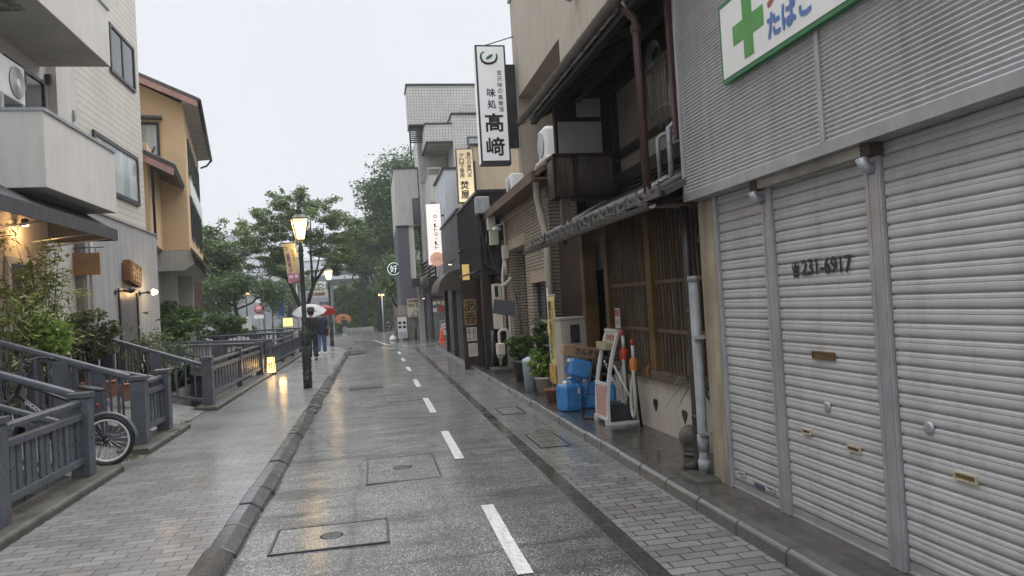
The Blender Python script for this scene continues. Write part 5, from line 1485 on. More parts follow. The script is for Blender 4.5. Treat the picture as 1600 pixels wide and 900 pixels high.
b.tube([(2.95, 34.4, z), (2.95, 34.1, z + .95), (4.0, 34.1, z + .95), (4.0, 34.4, z)], .022, 6); b.tube([(2.95, 33.9, z), (2.95, 34.15, z + .6)], .018, 6); b.tube([(4.0, 33.9, z), (4.0, 34.15, z + .6)], .018, 6)
part('frame', b, M['silver'], ba)
b = MB(); b.box(2.99, 34.05, z + .3, 3.96, 34.09, z + .85); bo = part('board', b, M['white'], ba)
k = MB(); k.box(3.1, 34.043, z + .54, 3.34, 34.049, z + .6); k.prism([(3.34, z + .49), (3.34, z + .65), (3.44, z + .57)], 'y', 34.043, 34.049); part('arrow', k, M['ink'], bo)
k = MB(); k.box(3.12, 34.043, z + .72, 3.5, 34.049, z + .77); part('text_bar', k, plain('pink_bar', (.6, .2, .2), .6), bo)
wbg = MB(); wbg.lathe((.9, 40.5, zg(40.5)), [(.16, 0), (.2, .05), (.19, .14), (.1, .24), (.05, .3)], 12); wbg.lathe((.9, 40.5, zg(40.5) + .28), [(.03, 0), (.08, .08)], 8)
solo('plastic_bag', wbg, M['white'], 'knotted white plastic bag on the ground by the corner', 'bag')
mb2 = thing('menu_board', 'standing white menu board with dark food pictures at the corner', 'menu board', (1.38, 39.2, zg(39)))
z = zg(39.2); b = MB(); b.box(1.14, 39.2, z + .15, 1.64, 39.25, z + 1.28); bo = part('board', b, M['white'], mb2)
k = MB(); k.box(1.1, 39.19, z, 1.14, 39.26, z + 1.32); k.box(1.64, 39.19, z, 1.68, 39.26, z + 1.32); k.box(1.14, 39.19, z + 1.28, 1.64, 39.26, z + 1.32); part('frame', k, M['black'], mb2)
for i in range(4):
    k = MB(); cx, cz = 1.27 + .24 * (i % 2), z + .95 - .22 * (i // 2); k.prism([(cx + .09 * math.cos(t), cz + .07 * math.sin(t)) for t in np.linspace(0, 2 * math.pi, 14)[:-1]], 'y', 39.19, 39.199); part('picture', k, M['darkwood'], bo)
k = MB(); k.box(1.18, 39.19, z + .2, 1.6, 39.199, z + .48); part('text_block', k, plain('blue_text', (.45, .48, .5), .6), bo)
gb_ = MB(); gb_.tube([(2.05, 38.6, zg(38)), (2.05, 38.6, .85)], .06, 8); solo('bollard', gb_, M['alu'], 'slim dark bollard before the old concrete base', 'bollard')
# ================================================================== street furniture and clutter
ZA = .037
# --- utility cabinet
uc = thing('utility_cabinet', 'tall beige utility cabinet with small dark window before the townhouse entrance', 'cabinet', (3.0, 10.9, ZA))
M['cab'] = plain('beige_cabinet_paint', (.42, .39, .34), .45, var=.06, scale=3, streak=True)
b = MB(); b.box(2.70, 10.62, ZA, 3.12, 11.02, 1.28); part('body', b, M['cab'], uc, bevel=.008)
b = MB(); b.box(2.68, 10.60, 1.28, 3.14, 11.04, 1.31); part('cap', b, M['cab'], uc, bevel=.005)
b = MB(); b.box(2.72, 10.605, .56, 3.10, 10.62, 1.26); dr1 = part('upper_door', b, M['cab'], uc, bevel=.004)
b = MB(); b.box(2.72, 10.605, .06, 3.10, 10.62, .55); dr2 = part('lower_door', b, M['cab'], uc, bevel=.004)
b = MB(); b.box(2.84, 10.595, .93, 2.98, 10.605, 1.20); wn = part('window', b, M['black'], dr1)
b = MB(); b.box(2.86, 10.59, .96, 2.96, 10.5955, 1.17); part('pane', b, M['glass'], dr1)
for z, d in ((.87, dr1), (.32, dr2)):
    b = MB(); b.lathe((0, 0, 0), [(.02, 0), (.02, .012)], 12); b.xf(Matrix.Translation((2.79, 10.604, z)) @ Matrix.Rotation(R_(90), 4, 'X')); part('lock', b, M['galv'], d)
# --- yellow banner on a pole
yb = thing('yellow_banner', 'tall yellow cloth banner standing beside the beige utility cabinet', 'banner', (2.80, 11.5, ZA))
b = MB(); b.smooth = True
n = 14; vs2 = []
for j in range(n + 1):
    z = .22 + 1.42 * j / n; w_ = .012 * math.sin(j * 1.3)
    for i in range(5): vs2.append((2.79 + w_ + .02 * math.sin(i * 1.5 + j * .5), 11.74 - .122 * i, z))
b.add(vs2, [(j * 5 + i, j * 5 + i + 1, (j + 1) * 5 + i + 1, (j + 1) * 5 + i) for j in range(n) for i in range(4)])
part('cloth', b, plain('yellow_cloth', (.62, .52, .20), .8, var=.15, scale=4), yb)
b = MB(); b.tube([(2.80, 11.77, .04), (2.80, 11.77, 1.78)], .012, 6); b.tube([(2.80, 11.77, 1.66), (2.80, 11.24, 1.66)], .008, 6); part('pole', b, M['white'], yb)
k = MB(); vwrite(k, '■串揚げのり', (2.755, 11.5, 1.56), (0, -1, 0), ZD, .155, .008); part('lettering', k, M['ink'], yb)
k = MB(); k.box(2.748, 11.3, .26, 2.756, 11.7, .56); part('picture', k, plain('banner_orange', (.5, .3, .08), .7, var=.5, scale=10), yb)
# --- water jugs
M['bluejug'] = plain('blue_polyethylene', (.05, .23, .55), .34, var=.16, scale=9, dirt=.25)
def make_jug(label, loc, rot=(0, 0, 0)):
    t = thing('water_jug', label, 'water jug', loc, rot, group='blue plastic water jugs')
    b = MB(); w2, d2, h = .15, .12, .31
    def ring(w, d, z, c=.035): return [(w - c, -d, z), (w, -d + c, z), (w, d - c, z), (w - c, d, z), (-w + c, d, z), (-w, d - c, z), (-w, -d + c, z), (-w + c, -d, z)]
    rings = [ring(w2 - .015, d2 - .015, 0), ring(w2, d2, .018), ring(w2, d2, h - .035), ring(w2 - .012, d2 - .010, h - .01), ring(w2 - .03, d2 - .025, h)]
    V = [p for r in rings for p in r]; F = []
    for i in range(len(rings) - 1):
        for k in range(8): F.append((i * 8 + k, i * 8 + (k + 1) % 8, (i + 1) * 8 + (k + 1) % 8, (i + 1) * 8 + k))
    F += [tuple(range(7, -1, -1)), tuple(range((len(rings) - 1) * 8, len(rings) * 8))]
    b.add(V, F); b.box(-.10, -d2 - .006, .05, .10, -d2 + .01, .06); b.box(-.10, -d2 - .006, .22, .10, -d2 + .01, .23); b.box(-.11, -d2 - .006, .05, -.10, -d2 + .01, .23); b.box(.10, -d2 - .006, .05, .11, -d2 + .01, .23); b.box(-.03, -d2 - .006, .06, .03, -d2 + .01, .22)
    part('body', b, M['bluejug'], t, bevel=.012, local=True)
    h_ = MB(); h_.tube([(-.02, 0, h - .01), (-.02, 0, h + .045), (.0, 0, h + .055), (.10, 0, h + .05), (.12, 0, h - .02)], .015, 8); part('handle', h_, M['bluejug'], t, local=True)
    c = MB(); c.lathe((-.085, -.05, h), [(.036, -.02), (.036, .035), (.03, .042)], 14); part('cap', c, M['white'], t, local=True)
    l = MB(); l.box(.06, -d2 - .0065, .2, .1, -d2 - .003, .27); part('label_sticker', l, M['paper'], t, local=True)
    return t
j0 = make_jug('blue water jug nearest the kerb, left of the other two standing jugs', (2.60, 9.98, ZA), (0, 0, R_(14)))
j0.scale = (.98, 1.2, 1.18)
dup(j0, (2.955, 10.10, ZA), 'blue water jug in the middle, just behind the black easel', R_(-6))
dup(j0, (3.29, 10.0, ZA), 'blue water jug half hidden behind the pale curved rack', R_(10))
dup(j0, (2.80, 10.40, ZA), 'blue water jug at the back against the utility cabinet', R_(4))
j4 = dup(j0, (2.93, 10.02, ZA + .525), 'blue water jug lying tilted on top of the standing ones', R_(-12)); j4.rotation_euler = (Matrix.Rotation(R_(-10), 3, 'Z') @ Matrix.Rotation(R_(-74), 3, 'Y') @ Matrix.Rotation(R_(180), 3, 'Z')).to_euler(); j4.scale = (.82, 1.0, .95)
# --- cardboard box
cbx = thing('cardboard_box', 'long brown cardboard box with printed characters lying on the top blue jug', 'box', (2.90, 10.30, .74), (R_(0), R_(11), R_(-8)))
b = MB(); b.box(-.29, -.16, 0, .26, .16, .15); part('carton', b, plain('brown_cardboard', (.33, .21, .11), .8, var=.1, scale=4), cbx, local=True)
k = MB(); write(k, 'さんきち', (-.12, -.163, .035), (1, 0, 0), ZD, .34, .085, .006); part('lettering', k, plain('carton_ink', (.06, .045, .03), .7), cbx, local=True)
k = MB(); k.box(-.292, -.01, .0, -.2905, .01, .15); k.box(-.2915, -.12, .09, -.2905, -.08, .12); part('tape', k, plain('tape', (.42, .3, .18), .3), cbx, local=True)
# --- pale curved rack
rk = thing('curved_brochure_rack', 'leaning white curved metal rack with pink lower panel and a brochure holder', 'rack', (2.85, 8.9, ZA))
P_ = lambda t: (2.70 + .0 + .26 * t ** 2.2, 0, .10 + 1.07 * t)
m = MB()
for y in (8.55, 9.0):
    for s in range(10):
        a, b2_ = P_(s / 10), P_((s + 1) / 10); m.beam((a[0] , y + .18 * (s / 10) ** 2, a[2]), (b2_[0], y + .18 * ((s + 1) / 10) ** 2, b2_[2]), .035, .045, (0, 1, 0))
m.box(2.66, 8.53, ZA, 2.72, 8.57, .12); m.box(2.66, 8.98, ZA, 2.72, 9.02, .12)
m.beam((2.69, 8.55, .05), (3.15, 8.55, .05), .035, .04); m.beam((2.69, 9.0, .05), (3.15, 9.0, .05), .035, .04)
m.beam((2.71, 8.57, .52), (2.71, 9.0, .52), .035, .035); m.beam((2.70, 8.57, .10), (2.70, 9.0, .10), .03, .04)
m.beam((2.94, 8.7, 1.16), (2.94, 9.2, 1.16), .05, .03)
part('frame', m, plain('white_rack_paint', (.60, .59, .56), .4, var=.1, scale=5), rk)
m = MB(); m.box(2.695, 8.575, .12, 2.705, 8.985, .505); part('pink_panel', m, plain('faded_pink', (.48, .27, .24), .5, var=.1), rk)
m = MB(); m.prism([(2.875, .98), (2.93, 1.15), (2.94, 1.145), (2.885, .975)], 'y', 8.68, 9.12); hd_ = part('header_board', m, plain('cream_header', (.50, .46, .38), .5), rk)
k = MB()
for i in range(3): k.box(2.885, 8.76 + .11 * i, 1.03, 2.897, 8.80 + .11 * i, 1.11)
part('header_lettering', k, plain('faded_red', (.42, .2, .15), .6), hd_)
m = MB()
for z in (.62, .72, .82, .9): m.tube([(P_((z - .1) / 1.07)[0] + .03, 8.56, z), (P_((z - .1) / 1.07)[0] + .03, 9.1, z)], .007, 6)
for y in (8.65, 8.75, 8.85, 8.95): m.tube([(2.76, y, .60), (2.85, y + .05, .92)], .005, 5)
m.tube([(2.80, 8.65, .86), (2.86, 9.0, .66)], .006, 5)
part('wire_shelf', m, M['black'], rk)
m = MB(); m.box(2.77, 8.72, .93, 2.86, 9.12, 1.02); part('brochure_box', m, plain('khaki_carton', (.36, .32, .2), .7), rk, bevel=.004)
m = MB(); m.tube([(3.13, 8.56, .06), (2.82, 8.6, .75)], .012, 6); part('stay', m, M['white'], rk)
m = MB(); m.tube([(3.13, 9.0, .06), (2.84, 9.05, .78)], .012, 6); part('stay', m, M['white'], rk)
m = MB(); m.box(2.76, 8.66, .06, 3.08, 8.93, .25); m.box(2.75, 8.65, .25, 3.09, 8.94, .27); part('weight_box', m, plain('dark_grey_plastic', (.05, .055, .06), .4), rk, bevel=.012)
# --- black easel
ea = MB(); ea.tube([(2.55, 9.18, ZA), (2.78, 9.28, .80)], .011, 6); ea.tube([(2.82, 9.05, ZA), (2.80, 9.28, .80)], .011, 6); ea.tube([(2.95, 9.55, ZA), (2.80, 9.3, .80)], .011, 6); ea.tube([(2.64, 9.22, .34), (2.81, 9.12, .34)], .009, 6); ea.tube([(2.56, 9.16, .05), (2.8, 8.98, .05)], .02, 6)
solo('folding_easel', ea, M['black'], 'slim black folding easel leaning between the blue jugs and the pale rack', 'easel')
# --- stirring tools: two red/orange topped wands with hoses
def hose(label, y, x, col, zt):
    t = thing('siphon_pump', label, 'pump', (x, y, .1), group='hand pumps with pale hoses by the lattice')
    m = MB(); m.tube([(x + .05, y, ZA), (x, y, zt - .16)], .018, 6); part('rod', m, M['black'], t)
    m = MB(); m.lathe((x, y, zt - .17), [(.045, 0), (.052, .02), (.052, .13), (.03, .16)], 14); part('bulb', m, col, t)
    m = MB(); m.lathe((x, y, zt - .01), [(.02, 0), (.02, .15)], 12); part('shaft', m, M['white'], t)
    m = MB(); m.lathe((x, y, zt + .14), [(.026, 0), (.026, .05), (.012, .07)], 12); part('knob', m, plain('red_knob', (.5, .04, .03), .4), t)
    m = MB(); m.smooth = True
    p = [(x - .02, y - .03, zt - .15), (x - .03, y - .07, zt - .4), (x - .02, y - .04, zt - .65), (x - .02, y + .05, zt - .74), (x - .03, y + .1, zt - .6), (x - .02, y + .06, zt - .3), (x, y + .01, zt - .2)]
    q = []
    for i in range(len(p) - 1):
        for s in range(4): q.append(Vector(p[i]).lerp(Vector(p[i + 1]), s / 4))
    q.append(Vector(p[-1]))
    for _ in range(3): q = [q[0]] + [(q[i - 1] + q[i] * 2 + q[i + 1]) / 4 for i in range(1, len(q) - 1)] + [q[-1]]
    m.tube(q, .022, 8); part('hose', m, plain('milky_hose', (.45, .44, .38), .4), t)
hose('red bulbed hand pump with looped pale hose against the lattice', 8.66, 2.98, plain('red_bulb', (.55, .05, .03), .4), .96)
hose('orange bulbed hand pump with looped pale hose against the lattice', 8.30, 2.97, plain('orange_bulb', (.55, .17, .03), .45), .86)
# --- little poster on the lattice
t = facing('small_poster', 'small white poster with a coloured top tied to the lattice', 8.86, 9.04, 1.18, 1.43, 3.03, M['paper'], 'poster', th=.008)
k = MB(); k.box(3.018, 8.875, 1.33, 3.022, 9.025, 1.415); part('coloured_top', k, plain('magenta_print', (.35, .07, .14), .6, var=.8, scale=25), t)
k = MB(); write(k, 'UU', (3.0205, 9.0, 1.23), XD, ZD, .10, .06, .006); part('lettering', k, plain('magenta_ink', (.4, .12, .2), .6), t)
oc_ = MB(); oc_.tube([(3.04, 7.98, .80), (3.02, 8.0, .72), (3.02, 7.96, .64)], .012, 6); oc_.tube([(3.02, 7.95, .75), (3.02, 8.05, .70)], .016, 6)
solo('orange_cord', oc_, plain('faded_orange', (.35, .12, .04), .7), 'short knotted orange cord hanging at the foot of the lattice post', 'cord')
# --- music stand like dark panel
st3 = thing('tilted_panel_stand', 'dark tilted panel on a black pole behind the potted shrub', 'sign stand', (3.0, 14.3, ZA))
b = MB(); b.tube([(2.93, 14.25, ZA), (2.80, 14.6, 1.75)], .028, 6); b.tube([(2.5, 14.5, .78), (2.92, 14.35, .86)], .02, 6); part('pole', b, M['black'], st3)
b = MB(); b.obox((2.55, 14.55, 1.48), (.44, .03, .30), Matrix.Rotation(R_(12), 3, 'Y') @ Matrix.Rotation(R_(-15), 3, 'X')); part('panel', b, plain('slate_panel', (.07, .075, .085), .35), st3, bevel=.008)
# --- notices on bricks
for (y, z0, z1, lab) in ((13.98, .70, 1.10, 'pinkish paper notice on the bricks left of the small window, upper one'), (13.95, .28, .66, 'pale paper notice on the bricks just under the pinkish one')):
    b = MB(); b.box(2.992, y - .18, z0, 2.998, y + .18, z1); n_ = thing('wall_notice', lab, 'notice', (2.995, y, z0)); part('sheet', b, plain('notice_sheet', (.55, .47, .45) if z0 > .5 else (.55, .54, .5), .7, var=.1, scale=9), n_)
    k = MB()
    for i in range(4): k.box(2.989, y - .13 + .075 * i, z0 + .04, 2.9925, y - .10 + .075 * i, z1 - .05)
    part('print', k, plain('notice_print', (.4, .25, .25) if z0 > .5 else (.3, .3, .3), .7), n_)
b = MB(); b.box(2.99, 16.35, .45, 2.998, 16.55, 1.45); solo('white_strip_notice', b, M['white'], 'narrow white vertical strip on the bricks behind the shrub', 'notice')
# --- garden jar by the pillar, stone rings
jr = MB(); jr.lathe((2.90, 6.62, ZA), [(.10, 0), (.13, .02), (.13, .05), (.10, .07), (.12, .09), (.13, .13), (.12, .15), (.135, .19), (.165, .28), (.16, .38), (.12, .46), (.08, .50), (.03, .51)], 20); jr.v = [(2.90 + (a - 2.90) * .72, 6.62 + (b - 6.62) * .72, ZA + (c - ZA) * .56) for a, b, c in jr.v]
solo('stone_jar', jr, plain('dark_stoneware', (.085, .075, .065), .5, var=.4, scale=14, grain=.4), 'squat dark stoneware jar on rings at the foot of the black downpipe', 'jar')
# ================================================================== street lamps
M['lampgreen'] = plain('dark_green_lamp_paint', (.035, .05, .042), .38, metal=.2, var=.2, scale=8, grain=.15)
def street_lamp(label, x, y, z, s=1.0, rot=0.0):
    t = thing('street_lamp', label, 'street lamp', (x, y, z), (0, 0, 0), group='old style street lamps with glowing lanterns')
    b = MB()
    b.lathe((x, y, z), [(r * s, h * s) for r, h in ((.095, 0), (.095, .27), (.088, .275))], 20); o = part('base', b, M['iron'], t)
    b = MB()
    b.lathe((x, y, z), [(r * s, h * s) for r, h in ((.088, .275), (.10, .30), (.10, .33), (.088, .35), (.082, .95), (.10, .97), (.105, 1.0), (.105, 1.03), (.095, 1.05), (.105, 1.10), (.105, 1.16), (.088, 1.2), (.06, 1.32), (.055, 1.36), (.062, 1.38), (.062, 1.41), (.052, 1.43), (.045, 2.8), (.055, 2.82), (.055, 2.86), (.045, 2.9), (.062, 2.93), (.05, 3.0), (.035, 3.06), (.035, 3.16))], 20)
    for k in range(12):
        a = k * math.pi / 6; b.tube([(x + .083 * s * math.cos(a), y + .083 * s * math.sin(a), z + .40 * s), (x + .08 * s * math.cos(a), y + .08 * s * math.sin(a), z + .90 * s)], .011 * s, 5)
    part('post', b, M['lampgreen'], t)
    # lantern: square, wider above
    zb, zt, wb, wt = 3.17 * s + z, 3.62 * s + z, .085 * s, .165 * s
    c0 = Matrix.Rotation(rot, 3, 'Z')
    def cnr(w, zz): return [Vector((x, y, zz)) + c0 @ Vector((a * w, b_ * w, 0)) for a, b_ in ((-1, -1), (1, -1), (1, 1), (-1, 1))]
    lo, hi = cnr(wb, zb), cnr(wt, zt)
    f = MB()
    for i in range(4):
        f.beam(lo[i], hi[i], .018 * s, .018 * s); f.beam(lo[i], lo[(i + 1) % 4], .018 * s, .02 * s); f.beam(hi[i], hi[(i + 1) % 4], .028 * s, .03 * s)
        f.tube([lo[i], (Vector((x, y, zb - .05 * s)) + lo[i]) / 2 - Vector((0, 0, .02 * s)), (x, y, zb - .08 * s)], .008 * s, 5)
    fr_ = part('lantern_frame', f, M['lampgreen'], t)
    lo2, hi2 = cnr(wb - .006 * s, zb + .005), cnr(wt - .006 * s, zt - .005)
    gl2 = MB()
    gl2.add(lo2 + hi2, [(0, 1, 5, 4), (1, 2, 6, 5), (2, 3, 7, 6), (3, 0, 4, 7), (3, 2, 1, 0)])
    part('lantern_glass', gl2, M['lampglass'], fr_)
    r = MB(); h0, h1 = cnr(wt + .012 * s, zt + .012 * s), cnr(.075 * s, zt + .10 * s)
    r.add(h0 + h1, [(0, 1, 5, 4), (1, 2, 6, 5), (2, 3, 7, 6), (3, 0, 4, 7), (3, 2, 1, 0), (4, 5, 6, 7)])
    r.lathe((x, y, zt), [(q * s, h * s) for q, h in ((.065, .095), (.075, .12), (.055, .15), (.06, .17), (.065, .19), (.045, .21), (.04, .24), (.05, .26), (.02, .29), (.012, .33), (.018, .35), (.003, .42))], 16)
    part('lantern_roof', r, M['lampgreen'], t)
    lp = bpy.data.lights.new('lantern_light', 'POINT'); lp.energy = 14 * s; lp.color = (1, .68, .28); lp.shadow_soft_size = .12
    lo_ = bpy.data.objects.new('lantern_light', lp); COL.objects.link(lo_); lo_.parent = t; lo_.location = (0, 0, 3.0 * s)
    return t
def lampglass():
    m, nt, b = newmat('glowing_lamp_glass')
    lw = node(nt, 'ShaderNodeSeparateXYZ'); nt.links.new(pos(nt), lw.inputs[0])
    f = noise(nt, pos(nt), 5, 2)
    c = ramp(nt, f, [(.35, (1, .56, .16)), (.62, (1, .80, .42))])
    nt.links.new(c, b.inputs['Emission Color']); b.inputs['Emission Strength'].default_value = 2.3
    b.inputs['Base Color'].default_value = (.7, .6, .4, 1); b.inputs['Roughness'].default_value = .15
    return m
M['lampglass'] = lampglass()
L1 = street_lamp('nearest street lamp, carrying the yellow festival banner', -1.48, 16.3, 0, 1.0, R_(12))
L2 = street_lamp('second street lamp, beside the red umbrella', -2.02, 35.3, 0 if False else -.03, .98, R_(20))
L3 = street_lamp('third street lamp, far left among the drooping branches', -8.1, 62, zg(62), .97, R_(40))
# festival banner on the near lamp
fb_ = thing('festival_banner', 'yellow hanging banner with purple characters and pink foot on the nearest lamp', 'banner', (-1.7, 16.3, 2.2))
b = MB(); b.smooth = True; V = []; n = 16
for j in range(n + 1):
    t_ = j / n; z = 3.11 - .86 * t_; xa = -1.87 + .12 * t_ + .012 * math.sin(5 * t_); 
    for i in range(6):
        V.append((xa + .052 * i, 16.3 + .03 * math.sin(i * 1.1 + t_ * 4) * t_, z + .0 * i))
Fq = [(j * 6 + i, j * 6 + i + 1, (j + 1) * 6 + i + 1, (j + 1) * 6 + i) for j in range(n) for i in range(5)]
b.add(V, Fq); b.m = [0 if j < 12 else 1 for j in range(n) for i in range(5)]
part('cloth', b, [plain('banner_yellow', (.66, .55, .30), .8, var=.1, scale=5), plain('banner_pink', (.55, .24, .33), .8, var=.1)], fb_)
for i, ch in enumerate('琵琶ひまつり'):
    pass
k = MB()
for i, ch in enumerate('琵琶ひまつり'):
    t_ = (.27 + .078 * i); xa = -1.87 + .12 * t_; write(k, ch, (xa + .055, 16.255, 3.11 - .86 * (t_ + .07)), (1, 0, -.0), ZD, .065, .062, .004)
part('purple_lettering', k, plain('banner_purple', (.20, .06, .22), .7), fb_)
k = MB()
for i, ch in enumerate('金沢市指定'):
    t_ = (.16 + .06 * i); xa = -1.87 + .12 * t_; write(k, ch, (xa + .175, 16.255, 3.11 - .86 * (t_ + .05)), (1, 0, 0), ZD, .04, .042, .002)
k.tube([(-1.80 + .045 * math.cos(a), 16.26, 3.0 + .03 * math.sin(a)) for a in np.linspace(0, 6.28, 14)], .008, 5, False)
part('small_lettering', k, plain('banner_brown', (.22, .10, .12), .7), fb_)
k = MB(); k.box(-1.74, 16.235, 2.36, -1.66, 16.24, 2.42); part('white_emblem', k, M['white'], fb_)
k = MB(); k.box(-1.62, 16.235, 2.36, -1.56, 16.24, 2.43); part('white_emblem', k, M['white'], fb_)
for q_ in ([(-1.9, 16.3, 3.115), (-1.48, 16.3, 3.12)], [(-1.74, 16.3, 2.24), (-1.48, 16.3, 2.3)]):
    k = MB(); k.tube(q_, .009, 6); part('rod', k, M['black'], fb_)
# --- glowing ground lanterns and yellow notice
def paperlight():
    m, nt, b = newmat('glowing_paper')
    f = noise(nt, pos(nt), 9, 3)
    c = ramp(nt, f, [(.35, (1, .45, .1)), (.6, (1, .72, .3))])
    nt.links.new(c, b.inputs['Emission Color']); b.inputs['Emission Strength'].default_value = 1.5; b.inputs['Base Color'].default_value = (.6, .45, .25, 1)
    return m
M['paperlight'] = paperlight()
gl_t = thing('ground_lantern', 'glowing orange paper lantern standing on the pavement beside the parapet', 'lantern', (-2.83, 20.85, 0))
b = MB(); b.prism([(-2.95, 20.72), (-2.71, 20.72), (-2.71, 20.98), (-2.95, 20.98)], 'z', .0, .05); part('base', b, M['darkwood'], gl_t)
b = MB(); b.lathe((-2.83, 20.85, .05), [(.155, 0), (.12, .42)], 4, False, R_(45)); part('shade', b, M['paperlight'], gl_t)
b = MB(); b.lathe((-2.83, 20.85, .47), [(.13, 0), (.13, .02), (.10, .03)], 4, False, R_(45))
for k in range(4):
    a = R_(45 + 90 * k); b.tube([(-2.83 + .158 * math.cos(a), 20.85 + .158 * math.sin(a), .05), (-2.83 + .123 * math.cos(a), 20.85 + .123 * math.sin(a), .47)], .01, 5)
b.tube([(-2.9, 20.85, .5), (-2.9, 20.85, .72), (-2.76, 20.85, .72), (-2.76, 20.85, .5)], .012, 6)
part('frame', b, M['darkwood'], gl_t)
k = MB(); write(k, '灯', (-2.89, 20.722, .19), (1, 0, 0), ZD, .12, .13, .006); part('character', k, plain('lantern_ink', (.2, .06, .02), .7), gl_t)
lp = bpy.data.lights.new('ground_lantern_light', 'POINT'); lp.energy = 4; lp.color = (1, .6, .22); lp.shadow_soft_size = .1
lo_ = bpy.data.objects.new('ground_lantern_light', lp); COL.objects.link(lo_); lo_.parent = gl_t; lo_.location = (.3, -.1, .3)
yn = thing('lit_notice_box', 'glowing yellow notice box standing beyond the parapets', 'notice', (-4.6, 42, zg(42)))
z = 1.6 - (505 - 491) / 1150 * 42
b = MB(); b.box(-4.98, 42, z - .42, -4.42, 42.1, z + .32); part('box', b, M['cream_box'], yn)
b = MB(); b.box(-4.94, 41.985, z - .15, -4.46, 42.0, z + .28); part('face', b, emit('lit_yellow', (1, .9, .25), .9, (.6, .55, .2)), yn)
b = MB(); b.box(-4.95, 42.02, zg(42), -4.9, 42.08, z - .42); b.box(-4.5, 42.02, zg(42), -4.45, 42.08, z - .42); part('leg', b, M['black'], yn)
# ================================================================== people
def skinmesh(name, chains, root, mats, parent, sub=2, merge=True):
    """chains: list of lists of (co, radius); chains may start at an index of an earlier vertex: ('@', i)"""
    V = []; Ed = []; Rr = []
    for ch in chains:
        prev = None
        for c in ch:
            if c[0] == '@': prev = c[1]; continue
            V.append(c[0]); Rr.append(c[1] if hasattr(c[1], '__len__') else (c[1], c[1])); i = len(V) - 1
            if prev is not None: Ed.append((prev, i))
            prev = i
    me = bpy.data.meshes.new(name); me.from_pydata(V, Ed, [])
    o = bpy.data.objects.new(name, me); COL.objects.link(o)
    sk = o.modifiers.new('skin', 'SKIN'); sk.use_smooth_shade = True
    for i, r in enumerate(Rr): me.skin_vertices[0].data[i].radius = r
    for i in range(len(V)): me.skin_vertices[0].data[i].use_root = (i == root)
    sb = o.modifiers.new('sub', 'SUBSURF'); sb.levels = sb.render_levels = sub
    bpy.context.view_layer.update()
    dg = bpy.context.evaluated_depsgraph_get()
    m2 = bpy.data.meshes.new_from_object(o.evaluated_get(dg))
    bpy.data.objects.remove(o); bpy.data.meshes.remove(me)
    m2.name = name; m2.materials.clear(); m2.materials.append(mats)
    for p in m2.polygons: p.use_smooth = True
    n = bpy.data.objects.new(name, m2); COL.objects.link(n); n.parent = parent
    return n
M['skin'] = plain('skin', (.50, .30, .21), .5, var=.06)
